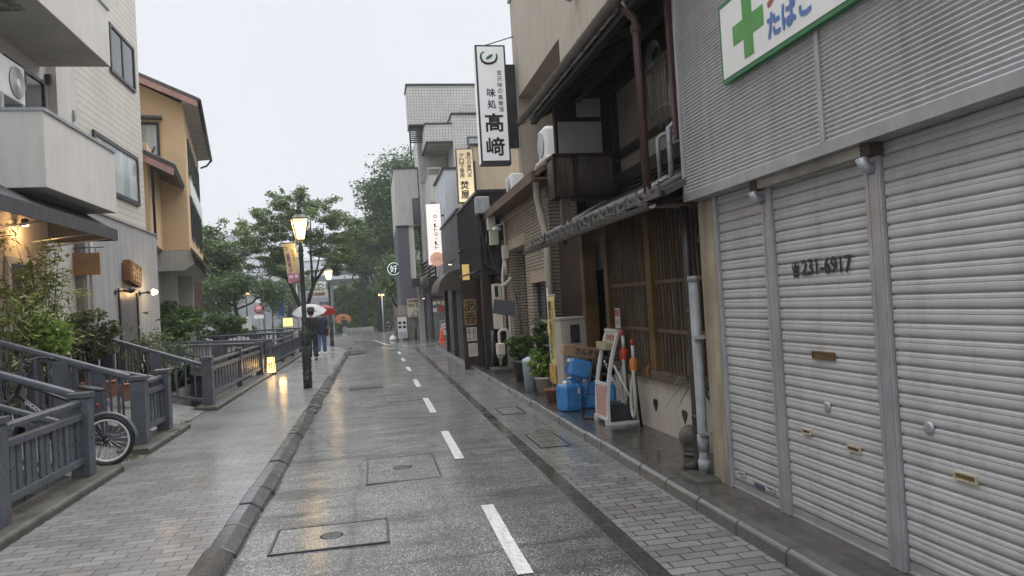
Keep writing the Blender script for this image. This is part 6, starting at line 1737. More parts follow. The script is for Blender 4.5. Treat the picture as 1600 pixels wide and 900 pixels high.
def person(label, x, y, z, h, facing, look, hair='hair', hat=None, coat='suit', trou='suit', shoe='black', stride=.22, hold=None, bag=None, phase=1):
    """facing: radians about Z, 0 = walking towards +Y. hold = local point that the holding hand reaches"""
    t = thing('person', label, 'person', (x, y, z), (0, 0, facing))
    s = h / 1.70
    S = lambda p: tuple(c * s for c in p)
    fx = stride * phase
    hipL, hipR = (-.09, 0, .90), (.09, 0, .90)
    kL, kR = (-.10, .05 + fx * .35, .50), (.10, .06 - fx * .3, .50)
    aL, aR = (-.10, fx * .9, .09 + max(0, -fx) * .2), (.10, -fx * .9, .09 + max(0, fx) * .2)
    sh = 1.38
    hand = hold or (.24, .18, .98)
    el = tuple((a + b) / 2 for a, b in zip((.19, 0, sh), hand)); el = (el[0] + .06, el[1] - .05, el[2] - .07)
    lh = (-.25, -.10 * phase, .82); le = (-.24, -.06, 1.10)
    def fingers(base, d, u):
        b = Vector(base); d = Vector(d).normalized(); u = Vector(u).normalized(); c = d.cross(u)
        out = []
        for k, L_ in zip((-1.5, -.5, .5, 1.5), (.06, .072, .068, .052)):
            p0 = b + u * k * .019; p1 = p0 + d * L_ * .55; p2 = p1 + (d + c * .8).normalized() * L_ * .5
            out.append([(S(b - d * .03), .012 * s), (S(p0), .0095 * s), (S(p1), .009 * s), (S(p2), .008 * s)])
        q = b - d * .035 - u * .03; out.append([(S(b - d * .05), .012 * s), (S(q), .011 * s), (S(q + (d * .8 - u * .5 + c * .5).normalized() * .035), .0095 * s)])
        return out
    arms = lambda r: None
    body = [
        [(S((0, 0, .92)), (.13 * s, .10 * s)), (S((0, -.005, 1.12)), (.115 * s, .09 * s)), (S((0, -.01, 1.32)), (.145 * s, .095 * s)), (S((0, 0, 1.43)), .06 * s), (S((0, .01, 1.50)), .052 * s), (S((0, .025, 1.575)), (.075 * s, .09 * s)), (S((0, .02, 1.655)), (.07 * s, .085 * s))],
        [('@', 0), (S(hipL), .085 * s), (S(kL), .055 * s), (S(aL), .038 * s), (S((aL[0], aL[1] + .12, .035)), .033 * s)],
        [('@', 0), (S(hipR), .085 * s), (S(kR), .055 * s), (S(aR), .038 * s), (S((aR[0], aR[1] + .12, .035)), .033 * s)],
        [('@', 2), (S((-.19, -.01, sh)), .055 * s), (S(le), .042 * s), (S(lh), .03 * s), (S((lh[0], lh[1] + .01, lh[2] - .07)), (.035 * s, .018 * s))],
        [('@', 2), (S((.19, -.01, sh)), .055 * s), (S(el), .042 * s), (S(hand), .03 * s), (S((hand[0], hand[1] + .04, hand[2] + .03)), (.03 * s, .02 * s))]]
    body += fingers((lh[0], lh[1] + .01, lh[2] - .10), (0, .1, -1), (0, 1, .1)) + fingers((hand[0] - .01, hand[1] + .05, hand[2] + .03), (-.8, .5, .1), (0, .1, 1))
    skinmesh('body', body, 0, M['skin'], t)
    # face: nose, eyes, mouth, ears
    fm = MB(); fm.lathe(S((0, .115, 1.58)), [(.012 * s, -.02 * s), (.016 * s, 0), (.008 * s, .03 * s)], 8)
    for e in (-1, 1): fm.lathe(S((e * .083, .02, 1.575)), [(.012 * s, -.03 * s), (.016 * s, 0), (.01 * s, .03 * s)], 8)
    part('face_features', fm, M['skin'], t, local=True)
    ey = MB()
    for e in (-1, 1): ey.lathe(S((e * .032, .105, 1.60)), [(.006 * s, -.006 * s), (.010 * s, 0), (.006 * s, .006 * s)], 8)
    ey.box(-.022 * s, .10 * s, 1.535 * s, .022 * s, .112 * s, 1.541 * s)
    part('eyes_and_mouth', ey, M['ink'], t, local=True)
    if hair:
        hm = MB(); hm.lathe(S((0, .0, 1.60)), [(r * s, q * s) for r, q in ((.085, -.07), (.10, -.02), (.102, .04), (.085, .09), (.05, .12), (.01, .13))], 14); hm.xf(Matrix.Translation((0, -.015 * s, 0)))
        part('hair', hm, M['ink'], t, local=True)
    if hat:
        hm = MB(); hm.lathe(S((0, .01, 1.64)), [(r * s, q * s) for r, q in ((.185, -.01), (.195, .004), (.12, .03), (.122, .08), (.108, .13), (.05, .15), (.01, .148))], 18)
        part('hat', hm, M[hat], t, local=True)
    tro = [[(S((0, 0, .95)), (.148 * s, .118 * s)), (S((0, 0, .88)), (.15 * s, .12 * s))],
           [('@', 1), (S((hipL[0], 0, .80)), .112 * s), (S(kL), .092 * s), (S((aL[0], aL[1], aL[2] + .02)), .084 * s)],
           [('@', 1), (S((hipR[0], 0, .80)), .112 * s), (S(kR), .092 * s), (S((aR[0], aR[1], aR[2] + .02)), .084 * s)]]
    skinmesh('trousers', tro, 0, M[trou], t)
    jk = [[(S((0, 0, .74)), (.215 * s, .155 * s)), (S((0, 0, .95)), (.20 * s, .145 * s)), (S((0, -.005, 1.12)), (.18 * s, .13 * s)), (S((0, -.01, 1.33)), (.20 * s, .13 * s)), (S((0, 0, 1.44)), .085 * s)],
          [('@', 3), (S((-.20, -.01, sh)), .085 * s), (S(le), .074 * s), (S((lh[0], lh[1], lh[2] + .02)), .056 * s)],
          [('@', 3), (S((.20, -.01, sh)), .085 * s), (S(el), .074 * s), (S((hand[0] + .01, hand[1] - .02, hand[2] - .02)), .045 * s)]]
    skinmesh('jacket', jk, 2, M[coat], t)
    for a in (aL, aR):
        sm_ = MB(); sm_.lathe((0, 0, 0), [(.6, 0), (1, .05), (1, .35), (.75, .9), (.45, 1.0)], 12)
        sm_.xf(Matrix.Translation(S((a[0], a[1] + .05, max(0, a[2] - .09)))) @ Matrix.Diagonal((.055 * s, .145 * s, .085 * s, 1)))
        part('shoe', sm_, M[shoe], t, local=True)
    if bag:
        bm2 = MB(); bm2.box(.17 * s, -.10 * s, .72 * s, .27 * s, .16 * s, 1.0 * s); bm2.tube([S((.22, 0, 1.0)), S((.2, -.02, 1.35)), S((.1, -.03, 1.46))], .012 * s, 5)
        part('bag', bm2, M[bag], t, bevel=.03, local=True)
    return t
M['suit'] = plain('black_suit_cloth', (.014, .014, .016), .8, var=.2)
M['navy'] = plain('navy_cloth', (.02, .026, .05), .8, var=.2)
M['jeans'] = plain('blue_jeans', (.09, .14, .24), .8, var=.2, scale=8)
M['greycloth'] = plain('grey_cloth', (.22, .23, .26), .8, var=.15)
def umbrella(label, top, grip, r, mat, panels=8, drop=.24):
    t = thing('umbrella', label, 'umbrella', grip, (0, 0, 0), group='open umbrellas carried in the street')
    top = Vector(top); grip = Vector(grip); ax = (top - grip).normalized()
    a = ax.cross(Vector((1, 0, 0))).normalized(); b_ = ax.cross(a)
    c = MB(); c.smooth = True; V = [top]; nr = 6; n = panels * 4
    for i in range(1, nr + 1):
        q = i / nr
        for k in range(n):
            th_ = 2 * math.pi * k / n; rr = r * q * (1 - .05 * q * (1 - abs(math.cos(panels * th_ / 2))) )
            V.append(top + (a * math.cos(th_) + b_ * math.sin(th_)) * rr - ax * (drop * q ** 2.1))
    F = [(0, 1 + k, 1 + (k + 1) % n) for k in range(n)]
    for i in range(nr - 1):
        for k in range(n): F.append((1 + i * n + k, 1 + i * n + (k + 1) % n, 1 + (i + 1) * n + (k + 1) % n, 1 + (i + 1) * n + k))
    c.add(V, F); cn_ = part('canopy', c, mat, t, fixn=False)
    rb_ = MB()
    for k in range(panels):
        th_ = 2 * math.pi * k / panels; d = a * math.cos(th_) + b_ * math.sin(th_)
        rb_.tube([top + d * r * q - ax * (drop * q ** 2.1 + .012) for q in (0.02, .25, .5, .75, 1)], .004, 4)
        rb_.tube([top + d * r * .5 - ax * (drop * .5 ** 2.1 + .012), top - ax * .34], .003, 4)
    part('ribs', rb_, M['galv'], cn_)
    s_ = MB(); s_.tube([grip - ax * .08, top + ax * .05], .007, 6); part('shaft', s_, M['galv'], t)
    h_ = MB(); hp = [grip + ax * .03, grip - ax * .12]
    for q in range(1, 7): hp.append(grip - ax * .12 + a * .035 * (1 - math.cos(q * math.pi / 6)) - ax * .035 * math.sin(q * math.pi / 6))
    h_.tube(hp, .012, 7); part('handle', h_, M['darkwood'], t)
    return t
def clothmat(name, col, tr_=.35):
    m, nt, b = newmat(name); b.inputs['Base Color'].default_value = (*col, 1); b.inputs['Roughness'].default_value = .5
    tn = node(nt, 'ShaderNodeBsdfTranslucent'); tn.inputs[0].default_value = (*col, 1)
    ms = node(nt, 'ShaderNodeMixShader'); ms.inputs[0].default_value = tr_
    nt.links.new(b.outputs[0], ms.inputs[1]); nt.links.new(tn.outputs[0], ms.inputs[2]); nt.links.new(ms.outputs[0], nt.nodes['Material Output'].inputs[0])
    return m
person('person in black suit and hat walking away under the white umbrella', -2.06, 25.0, 0, 1.70, R_(4), 0, hat='suit', hair='hair', hold=(-.02, .30, 1.12), stride=.16)
gp_ = (-2.10, 25.31, 1.13)
umbrella('white umbrella held by the person in the black suit', (-2.16, 25.55, 1.86), gp_, .56, clothmat('white_umbrella', (.68, .68, .68), .5))
person('person in navy top and blue jeans walking away under the red umbrella', -2.02, 28.6, 0, 1.66, R_(-4), 0, coat='navy', trou='jeans', shoe='white', hold=(.10, .24, 1.10), bag='suit', phase=-1, stride=.14)
umbrella('red umbrella carried beyond the white one', (-1.90, 29.1, 1.84), (-1.91, 28.85, 1.12), .50, clothmat('red_umbrella', (.32, .04, .045)))
zp = zg(68)
person('distant person facing us with a blue bag under the orange umbrella', -2.75, 68, zp, 1.62, R_(176), 0, coat='navy', trou='greycloth', shoe='white', hold=(.10, .22, 1.12), bag='navy', stride=.08)
umbrella('orange umbrella held by the distant person on the square', (-2.82, 68.25, zp + 1.62), (-2.84, 67.8, zp + 1.10), .72, clothmat('orange_umbrella', (.50, .20, .10)))
# ================================================================== plants and trees
def leaf_mesh(blobs, n, size, rng, aspect=2.2, droop=0.0, shell=.45, cup=True, up=0.0, soft=0):
    """many separate bent leaf blades scattered in ellipsoid clumps: blobs = [(c, (rx,ry,rz)), ...]"""
    C = np.array([b[0] for b in blobs], float); Rd = np.array([b[1] for b in blobs], float)
    wt_ = Rd.prod(1) ** .75; idx = rng.choice(len(blobs), n, p=wt_ / wt_.sum())
    d = rng.normal(size=(n, 3)); d /= np.linalg.norm(d, axis=1)[:, None]
    r = rng.uniform(shell ** 3, 1, n) ** (1 / 3)
    p = C[idx] + d * Rd[idx] * r[:, None]
    if soft: p = C[idx] + np.clip(rng.normal(size=(n, 3)), -2.1, 2.1) * Rd[idx] * soft
    a = rng.normal(size=(n, 3)); a[:, 2] = a[:, 2] * .5 - droop + up; a += d * .5; a /= np.linalg.norm(a, axis=1)[:, None]
    b = np.cross(a, rng.normal(size=(n, 3)) + np.array([0, 0, 1.2])); b /= np.linalg.norm(b, axis=1)[:, None]
    nn = np.cross(a, b)
    s = size * rng.uniform(.6, 1.35, n)[:, None]
    L_ = s; W_ = s / aspect
    v0 = p - a * L_ * .5; v1 = p + b * W_ * .5 + nn * W_ * .12; v2 = p + a * L_ * .5 - nn * L_ * .10; v3 = p - b * W_ * .5 + nn * W_ * .12
    V = np.stack([v0, v1, v2, v3], 1).reshape(-1, 3)
    i = np.arange(n) * 4
    F = np.concatenate([np.stack([i, i + 1, i + 2], 1), np.stack([i, i + 2, i + 3], 1)])
    return V, F
def mesh_np(name, V, F, mat, parent, loc):
    me = bpy.data.meshes.new(name)
    V = V - np.array(loc)
    me.vertices.add(len(V)); me.vertices.foreach_set('co', V.astype(np.float32).ravel())
    me.loops.add(F.size); me.loops.foreach_set('vertex_index', F.astype(np.int32).ravel())
    me.polygons.add(len(F)); me.polygons.foreach_set('loop_start', np.arange(len(F), dtype=np.int32) * F.shape[1])
    me.update(calc_edges=True); me.validate()
    me.materials.append(mat)
    o = bpy.data.objects.new(name, me); COL.objects.link(o); o.parent = parent
    return o
M['bark'] = plain('wet_bark', (.035, .028, .022), .7, var=.35, scale=6, grain=.5)
M['leaf_zel'] = leafmat('zelkova_leaves', (.05, .088, .026), (.17, .235, .08), .8)
M['leaf_dark'] = leafmat('dark_evergreen_leaves', (.03, .066, .02), (.12, .19, .065), .7)
M['leaf_mid'] = leafmat('mid_green_leaves', (.035, .075, .02), (.13, .21, .06), 3)
M['leaf_lime'] = leafmat('lime_green_leaves', (.08, .15, .02), (.25, .36, .07), 3)
M['leaf_bamboo'] = leafmat('yellow_green_slim_leaves', (.10, .14, .03), (.30, .34, .11), 3)
M['leaf_olive'] = leafmat('olive_brown_leaves', (.045, .062, .024), (.14, .17, .065), 3)
M['leaf_ivy'] = leafmat('ivy_leaves', (.07, .125, .035), (.20, .29, .10), .6)
def tree(name, label, base, blobs, n, size, leaf, limbs, seed=1, cat='tree', group=None, droop=.1, aspect=2.0, shell=.35, soft=.62):
    rng = np.random.default_rng(seed)
    t = thing(name, label, cat, base, group=group)
    b = MB()
    for pts, r in limbs: b.tube(pts, r, 8)
    part('trunk', b, M['bark'], t)
    V, F = leaf_mesh(blobs, n, size, rng, aspect, droop, shell, soft=soft)
    mesh_np('crown', V, F, M[leaf], t, base)
    return t
def clumps(c, R, n, rng, rad=(.18, .34), flat=.75, bottom=-.5):
    """clump ellipsoids over an ellipsoid of radii R"""
    out = []
    while len(out) < n:
        d = rng.normal(size=3); d /= np.linalg.norm(d)
        if d[2] < bottom: continue
        q = rng.uniform(.35, .95); s = rng.uniform(*rad) * min(R[0], R[2])
        out.append((np.array(c) + d * np.array(R) * q, (s * rng.uniform(.9, 1.5), s * rng.uniform(.9, 1.5), s * flat * rng.uniform(.7, 1.1))))
    return out
def jag(p0, p1, rng, n=5, amp=.05):
    p0, p1 = np.array(p0, float), np.array(p1, float); L_ = np.linalg.norm(p1 - p0)
    return [tuple(p0 + (p1 - p0) * k / n + (rng.normal(size=3) * amp * L_ if 0 < k < n else 0)) for k in range(n + 1)]
# the zelkova behind the lamp: forked trunk, airy layered crown
rng = np.random.default_rng(11)
b0 = (-4.0, 45, zg(45))
cc = (-4.05, 45, 5.2)
bl = []
for (px, pz, sx, sz) in ((-6.3, 5.9, 1.0, .55), (-5.3, 6.7, 1.0, .6), (-4.4, 7.7, 1.0, .75), (-3.5, 8.0, .9, .6), (-2.6, 7.1, 1.0, .6), (-1.9, 6.0, 1.0, .55), (-1.3, 6.5, .6, .45), (-2.3, 5.0, 1.0, .45), (-3.2, 6.2, 1.1, .7), (-5.0, 5.4, 1.1, .55), (-6.6, 6.9, .6, .4), (-5.9, 7.5, .6, .45), (-4.7, 8.5, .6, .4), (-3.9, 8.9, .5, .35), (-5.6, 4.6, .8, .4), (-4.8, 4.4, .7, .35), (-2.6, 4.3, .8, .3), (-1.7, 4.9, .6, .3), (-3.9, 6.6, 1.0, .7)):
    px = -4.05 + (px + 4.05) * 1.2
    for q in range(11):
        bl.append(((px + rng.normal() * np.clip(rng.normal(), -1.7, 1.7) * sx * .75, 45 + rng.normal() * 1.3, pz - .2 + np.clip(rng.normal(), -1.5, 1.5) * sz * .65), (sx * rng.uniform(.2, .62), rng.uniform(.4, 1.0), sz * rng.uniform(.18, .5))))
lim = [([(-4.0, 45, zg(45)), (-4.05, 45, .8), (-4.15, 45, 1.6)], [.2, .17, .16]),
       ([(-4.15, 45, 1.5), (-4.4, 45, 2.3), (-4.75, 45, 3.3), (-5.4, 45, 4.6), (-6.0, 44.8, 5.8)], [.15, .13, .11, .07, .03]),
       ([(-4.05, 45, 1.5), (-3.75, 45, 2.4), (-3.45, 45, 3.3), (-2.6, 45.2, 4.5), (-1.8, 45, 5.8)], [.14, .12, .10, .06, .02]),
       ([(-4.7, 45, 3.2), (-4.6, 45.4, 4.8), (-4.4, 45.2, 7.3)], [.09, .06, .02]), ([(-3.5, 45, 3.2), (-3.5, 44.6, 5), (-3.4, 44.8, 7.4)], [.09, .06, .02]),
       ([(-5.0, 45, 3.8), (-5.6, 45.5, 4.3), (-6.4, 45.6, 4.9)], [.06, .04, .02]), ([(-3.0, 45, 4.0), (-2.2, 44.6, 4.4), (-1.5, 44.6, 5.0)], [.06, .04, .02]), ([(-3.4, 45, 3.4), (-3.0, 45.4, 5.2), (-2.7, 45.2, 6.8)], [.06, .04, .02])]
tree('zelkova_tree', 'forked broad tree with airy layered crown right behind the nearest lamp', b0, bl, 34000, .165, 'leaf_zel', lim, 3, group='street trees round the square', shell=.05, soft=.56)
# left tree behind the red building
rng = np.random.default_rng(5)
tree('broadleaf_tree', 'dense grey green tree beside the rusty red building', (-9.3, 48, zg(48)), clumps((-9.7, 48, 4.5), (1.9, 2.2, 2.9), 60, rng, bottom=-.9), 11500, .26, 'leaf_zel',
     [([(-9.3, 48, zg(48)), (-9.35, 48, 3), (-9.6, 48, 5.5)], [.24, .17, .06]), (jag((-9.35, 48, 3), (-8.6, 47.5, 5), rng), .06), (jag((-9.35, 48, 3), (-10.6, 48.5, 5), rng), .06)], 6, group='street trees round the square')
rng = np.random.default_rng(8)
bl = []
for k in range(40):
    a = rng.uniform(-1, 1); q = rng.uniform(0, 1)
    bl.append(((-7.6 + a * 2.6, 42 + rng.normal() * .9, 3.6 - .9 * a * a - q * .9 + .2), (rng.uniform(.3, .6), .5, rng.uniform(.3, .55))))
tree('drooping_tree', 'low dark tree with drooping branches right of the ochre house', (-7.4, 42, zg(42)), bl, 7500, .22, 'leaf_dark',
     [([(-7.4, 42, zg(42)), (-7.3, 42, 1.4), (-7.5, 42, 3)], [.15, .12, .06]), (jag((-7.4, 42, 2), (-5.4, 42, 3.2), rng), .05), (jag((-7.4, 42, 2.2), (-9.4, 42, 3.1), rng), .05)], 9, droop=.8, aspect=3, group='street trees round the square')
# tall trees on the right behind the tiled building
def bigtree(label, base, R, h, n, seed, leaf='leaf_dark', size=.34, rad=(.2, .36)):
    rng = np.random.default_rng(seed); c = (base[0], base[1], base[2] + h)
    t = tree('evergreen_tree', label, base, clumps(c, R, 60, rng, rad), n, size, leaf,
             [([base, (base[0] + .1, base[1], base[2] + h * .5), (base[0], base[1], base[2] + h * 1.2)], [.4, .3, .08])] + [(jag((base[0], base[1], base[2] + h * .5), (base[0] + rng.uniform(-.7, .7) * R[0], base[1] + rng.uniform(-.6, .6) * R[1], base[2] + h * rng.uniform(.8, 1.2)), rng), .08) for _ in range(6)], seed + 20, group='dense trees above the ivy')
bigtree('tallest dark tree rising behind the pale corner wing', (3.0, 74, zg(74)), (4.3, 3.2, 6.0), 11.4, 24000, 31)
bigtree('dark tree filling the gap left of the tallest tree', (.6, 76, zg(76)), (2.6, 2.6, 4.2), 9.0, 11000, 37)
bigtree('dark tree spreading over the top of the ivy wall', (.6, 80, zg(80)), (3.4, 3, 3.4), 7.6, 10000, 32)
bigtree('dark rounded tree just left of the slate blue corner wall', (2.3, 60, zg(60)), (1.9, 1.9, 2.3), 4.4, 7000, 33, size=.26)
bigtree('mid green tree between the zelkova and the tall dark tree', (-1.2, 86, zg(86)), (2.4, 2.4, 3.2), 9.0, 7000, 34, 'leaf_zel')
tk = MB(); tk.tube([(2.15, 52, zg(52)), (2.1, 52, 1.0), (1.9, 52, 2.4)], [.13, .11, .05], 8)
bigtree('small leafy tree above the grey retaining wall by the corner', (1.75, 51, zg(51)), (1.0, 1.0, 1.5), 3.2, 4200, 35, size=.2)
bigtree('hazy tree far off behind the road signs', (-10.5, 96, -1.0), (5.2, 3.5, 3.2), 4.2, 9000, 36, 'leaf_zel', .36)
# ivy wall: a retaining wall wholly grown over
iv = thing('ivy_wall', 'retaining wall wholly covered by ivy across the square', 'ivy wall', (-1, 88, zg(88)))
b = MB(); b.box(-4.6, 88.4, -1.4, 5.5, 90, 4.6); part('wall', b, M['conc'], iv)
rng = np.random.default_rng(44); bl = []
for k in range(150):
    x = rng.uniform(-4.7, 5); zt = 4.9 - .05 * (x + 4.7) + rng.uniform(-.3, .3); bl.append(((x, 88.2 + rng.normal() * .1, rng.uniform(-.4, zt)), (rng.uniform(.4, .8), .28, rng.uniform(.35, .7))))
V, F = leaf_mesh(bl, 15000, .3, rng, 1.3, .4, .2); mesh_np('ivy', V, F, M['leaf_ivy'], iv, iv.location)
# round clipped bush and hedge strips beyond the parapets
def bush(label, c, R, n, size, leaf, seed, name='shrub', cat='shrub', aspect=1.9, nb=26, droop=0, rad=(.25, .4), group=None, up=0):
    rng = np.random.default_rng(seed)
    base = (c[0], c[1], c[2] - R[2])
    t = thing(name, label, cat, base, group=group)
    b = MB()
    for k in range(7):
        e = (c[0] + rng.uniform(-.6, .6) * R[0], c[1] + rng.uniform(-.6, .6) * R[1], c[2] + rng.uniform(-.2, .6) * R[2])
        b.tube(jag((c[0] + rng.uniform(-.1, .1) * R[0], c[1], base[2]), e, rng, 4), [.02, .018, .015, .01, .005] if R[0] < .9 else [.05, .04, .03, .02, .01], 6)
    part('stems', b, M['bark'], t)
    V, F = leaf_mesh(clumps(c, R, nb, rng, rad, .85, -.9), n, size, rng, aspect, droop, .3)
    mesh_np('foliage', V, F, M[leaf], t, base)
    return t
bush('round clipped bush in the middle distance left of the white umbrella', (-6.7, 58, .35), (.95, .8, .8), 2600, .14, 'leaf_zel', 51)
bush('large leafy bush by the end of the grey clad wall', (-6.15, 24.0, 1.35), (1.15, 1.6, .78), 6500, .13, 'leaf_mid', 52, nb=40)
bush('spreading green bush below the drooping tree', (-6.2, 31, 1.25), (1.3, 1.8, .65), 4500, .15, 'leaf_mid', 53, nb=30)
bush('low dark hedge behind the flat parapets', (-7.2, 39, .75), (1.9, .9, .5), 4000, .13, 'leaf_dark', 54, nb=30)
# plants before the pale rendered house
ZT = .46
def slim_plant(label, c, h, n, leaf, seed, size=.13, aspect=4.5, spread=.5, name='bamboo', z0=ZT, stems=9, cat='plant'):
    rng = np.random.default_rng(seed)
    base = (c[0], c[1], z0)
    t = thing(name, label, cat, base)
    b = MB(); bl = []
    for k in range(stems):
        top = np.array((c[0] + rng.normal() * spread * .55, c[1] + rng.normal() * spread * .55, z0 + h * rng.uniform(.65, 1.0)))
        b.tube(jag((c[0] + rng.normal() * .07, c[1] + rng.normal() * .07, z0), top, rng, 4, .02), [.014, .012, .01, .007, .003], 5)
        for q in np.linspace(.35, 1, 6):
            p = np.array(base) * (1 - q) + top * q; s = rng.uniform(.10, .22)
            bl.append((p + rng.normal(size=3) * .12, (s * 1.3, s * 1.3, s * .8)))
    part('stems', b, plain('green_stem', (.07, .08, .035), .6), t)
    V, F = leaf_mesh(bl, n, size, rng, aspect, .35, .2); mesh_np('foliage', V, F, M[leaf], t, base)
    return t
slim_plant('tall airy bamboo like plant under the dark awning', (-4.85, 12.1), 2.5, 1900, 'leaf_bamboo', 61, spread=.55, stems=13)
slim_plant('second airy plant with yellowish slim leaves at the left edge', (-4.95, 10.9), 1.75, 1500, 'leaf_bamboo', 62, spread=.4)
bush('low bush with large lime green leaves at the left edge', (-4.75, 11.5, 1.45), (.45, .45, .42), 750, .13, 'leaf_lime', 63, aspect=1.5)
bush('dark olive shrub in front of the grey clad wall', (-4.75, 13.5, 1.40), (.44, .45, .52), 3200, .085, 'leaf_olive', 64, nb=34)
bush('loose straggling shrub with thin twigs before the grey door', (-4.2, 14.6, 1.15), (.5, .5, .55), 1100, .07, 'leaf_olive', 65, nb=30, aspect=2.6, rad=(.16, .3))
bush('olive shrub between the bamboo like plant and the dark shrub', (-4.95, 12.9, 1.25), (.35, .4, .5), 1500, .08, 'leaf_olive', 66)
slim_plant('wispy twiggy plant hanging over the second little bridge', (-4.05, 15.6), 1.4, 420, 'leaf_mid', 67, size=.10, aspect=2.6, spread=.6, z0=.2, stems=11)
M['terracotta'] = plain('terracotta', (.24, .095, .05), .7, var=.2, scale=5, dirt=.3)
for (x0, x1, y, zz, lab) in ((-4.72, -4.2, 13.0, .42, 'long terracotta planter behind the bicycle saddle'), (-4.08, -3.86, 12.9, .36, 'dark red flower pot right of the long terracotta planter')):
    b = MB(); b.prism([(x0 + .03, zz), (x1 - .03, zz), (x1, zz + .24), (x0, zz + .24)], 'y', y - .12, y + .12); b.box(x0 - .015, y - .135, zz + .24, x1 + .015, y + .135, zz + .27)
    solo('planter', b, M['terracotta'], lab, 'planter', bevel=.006)
for k, (x, y, lab) in enumerate(((-4.95, 12.35, 'brown round plant tub under the bamboo like plant'), (-4.98, 13.45, 'brown plant tub in front of the middle french door'))):
    b = MB(); b.lathe((x, y, ZT), [(.14, 0), (.19, .34), (.21, .36), (.21, .40), (.18, .40), (.17, .34)], 18); solo('plant_tub', b, plain('brown_tub', (.14, .085, .045), .7, var=.2), lab, 'plant tub')
# picket fence of dark slats before the shrubs, terrace steps
fs_ = MB()
for k in range(16): fs_.box(-4.72, 12.9 + .2 * k, .46, -4.69, 12.93 + .2 * k, 1.22)
fs_.box(-4.73, 12.8, 1.20, -4.68, 16.1, 1.25)
solo('terrace_railing', fs_, M['black'], 'dark slim barred railing on the terrace behind the shrubs', 'railing')
# right side pots
def pot(label, c, r, h, mat, cat='plant pot', dark=False):
    b = MB(); b.lathe((c[0], c[1], ZA), [(r * .72, 0), (r * .95, h * .85), (r * 1.05, h * .87), (r * 1.05, h), (r * .92, h), (r * .88, h * .8)], 20)
    return solo('plant_pot', b, mat, label, cat)
M['darkpot'] = plain('dark_grey_pot', (.045, .048, .05), .5, var=.2)
pot('large dark grey plastic pot holding the round shrub', (2.80, 14.05), .24, .42, M['darkpot'])
bush('round green shrub growing in the large dark grey pot', (2.80, 14.05, .70), (.33, .33, .30), 2600, .075, 'leaf_mid', 71, nb=22, aspect=2.4)
pot('low cream pot under the bright leafy plant', (2.72, 12.0), .17, .28, plain('cream_pot', (.42, .38, .32), .6))
bush('bright lime leafy plant spilling over the cream pot', (2.70, 12.05, .50), (.30, .26, .20), 850, .095, 'leaf_lime', 72, nb=16, aspect=1.7)
bush('taller fine leaved green plant behind the bright lime one', (2.82, 12.55, .88), (.24, .24, .45), 2000, .06, 'leaf_mid', 73, nb=20, aspect=2.4)
pot('small terracotta pot beside the blue jugs', (2.60, 10.95), .12, .20, M['terracotta'])
pot('tiny terracotta saucer pot behind the black easel legs', (2.98, 9.2), .07, .09, M['terracotta'])
bk_ = MB(); bk_.lathe((2.55, 12.35, ZA), [(.10, 0), (.125, .50), (.13, .52), (.11, .56), (.03, .60)], 18)
solo('dustbin', bk_, plain('pale_blue_bin', (.34, .40, .46), .45), 'slim pale blue bin with rounded lid beside the lime plant', 'bin')
# yucca like leaves by the pillar
rng = np.random.default_rng(75)
yt = thing('spiky_plant', 'spiky long leaved plant beside the black downpipe', 'plant', (2.98, 6.55, .55))
b = MB()
for k in range(20):
    a = rng.uniform(-2.9, -.6) if k % 2 else rng.uniform(1.2, 3.9); l = rng.uniform(.3, .52); el = rng.uniform(-.1, 1.1)
    d = np.array((math.cos(a) * .75, math.sin(a) * .8, 0)); p = np.array((2.93, 6.5, .72)); s_ = np.array((-d[1], d[0], 0)); s_ = s_ / np.linalg.norm(s_) * .014
    pts = [p + d * l * q + np.array((0, 0, l * (math.sin(el) * q - .75 * q * q))) for q in (0, .35, .7, 1)]
    V_ = []
    for q, pp in zip((.7, 1, .8, .05), pts): V_ += [pp - s_ * q, pp + s_ * q + np.array((0, 0, .004))]
    b.add(V_, [(0, 1, 3, 2), (2, 3, 5, 4), (4, 5, 7, 6)])
part('leaves', b, leafmat('spiky_leaf', (.03, .055, .03), (.11, .15, .08), 4), yt, fixn=False)
b = MB(); b.tube([(2.93, 6.5, .50), (2.94, 6.5, .75)], .03, 7); part('stem', b, M['bark'], yt)
# moss and weeds at kerb ends
rng = np.random.default_rng(81); bl = []
for (x, y) in ((-2.95, 13.6), (-3.15, 13.55), (-2.82, 11.75), (-2.8, 9.1), (-2.85, 10.95)):
    for k in range(4): bl.append(((x + rng.normal() * .08, y + rng.normal() * .07, .075), (.06, .05, .03)))
V, F = leaf_mesh(bl, 420, .028, rng, 2, 0, .1, up=.8)
o = mesh_np('kerb_weeds', V, F, M['leaf_mid'], None, (0, 0, 0)); o['kind'] = 'stuff'
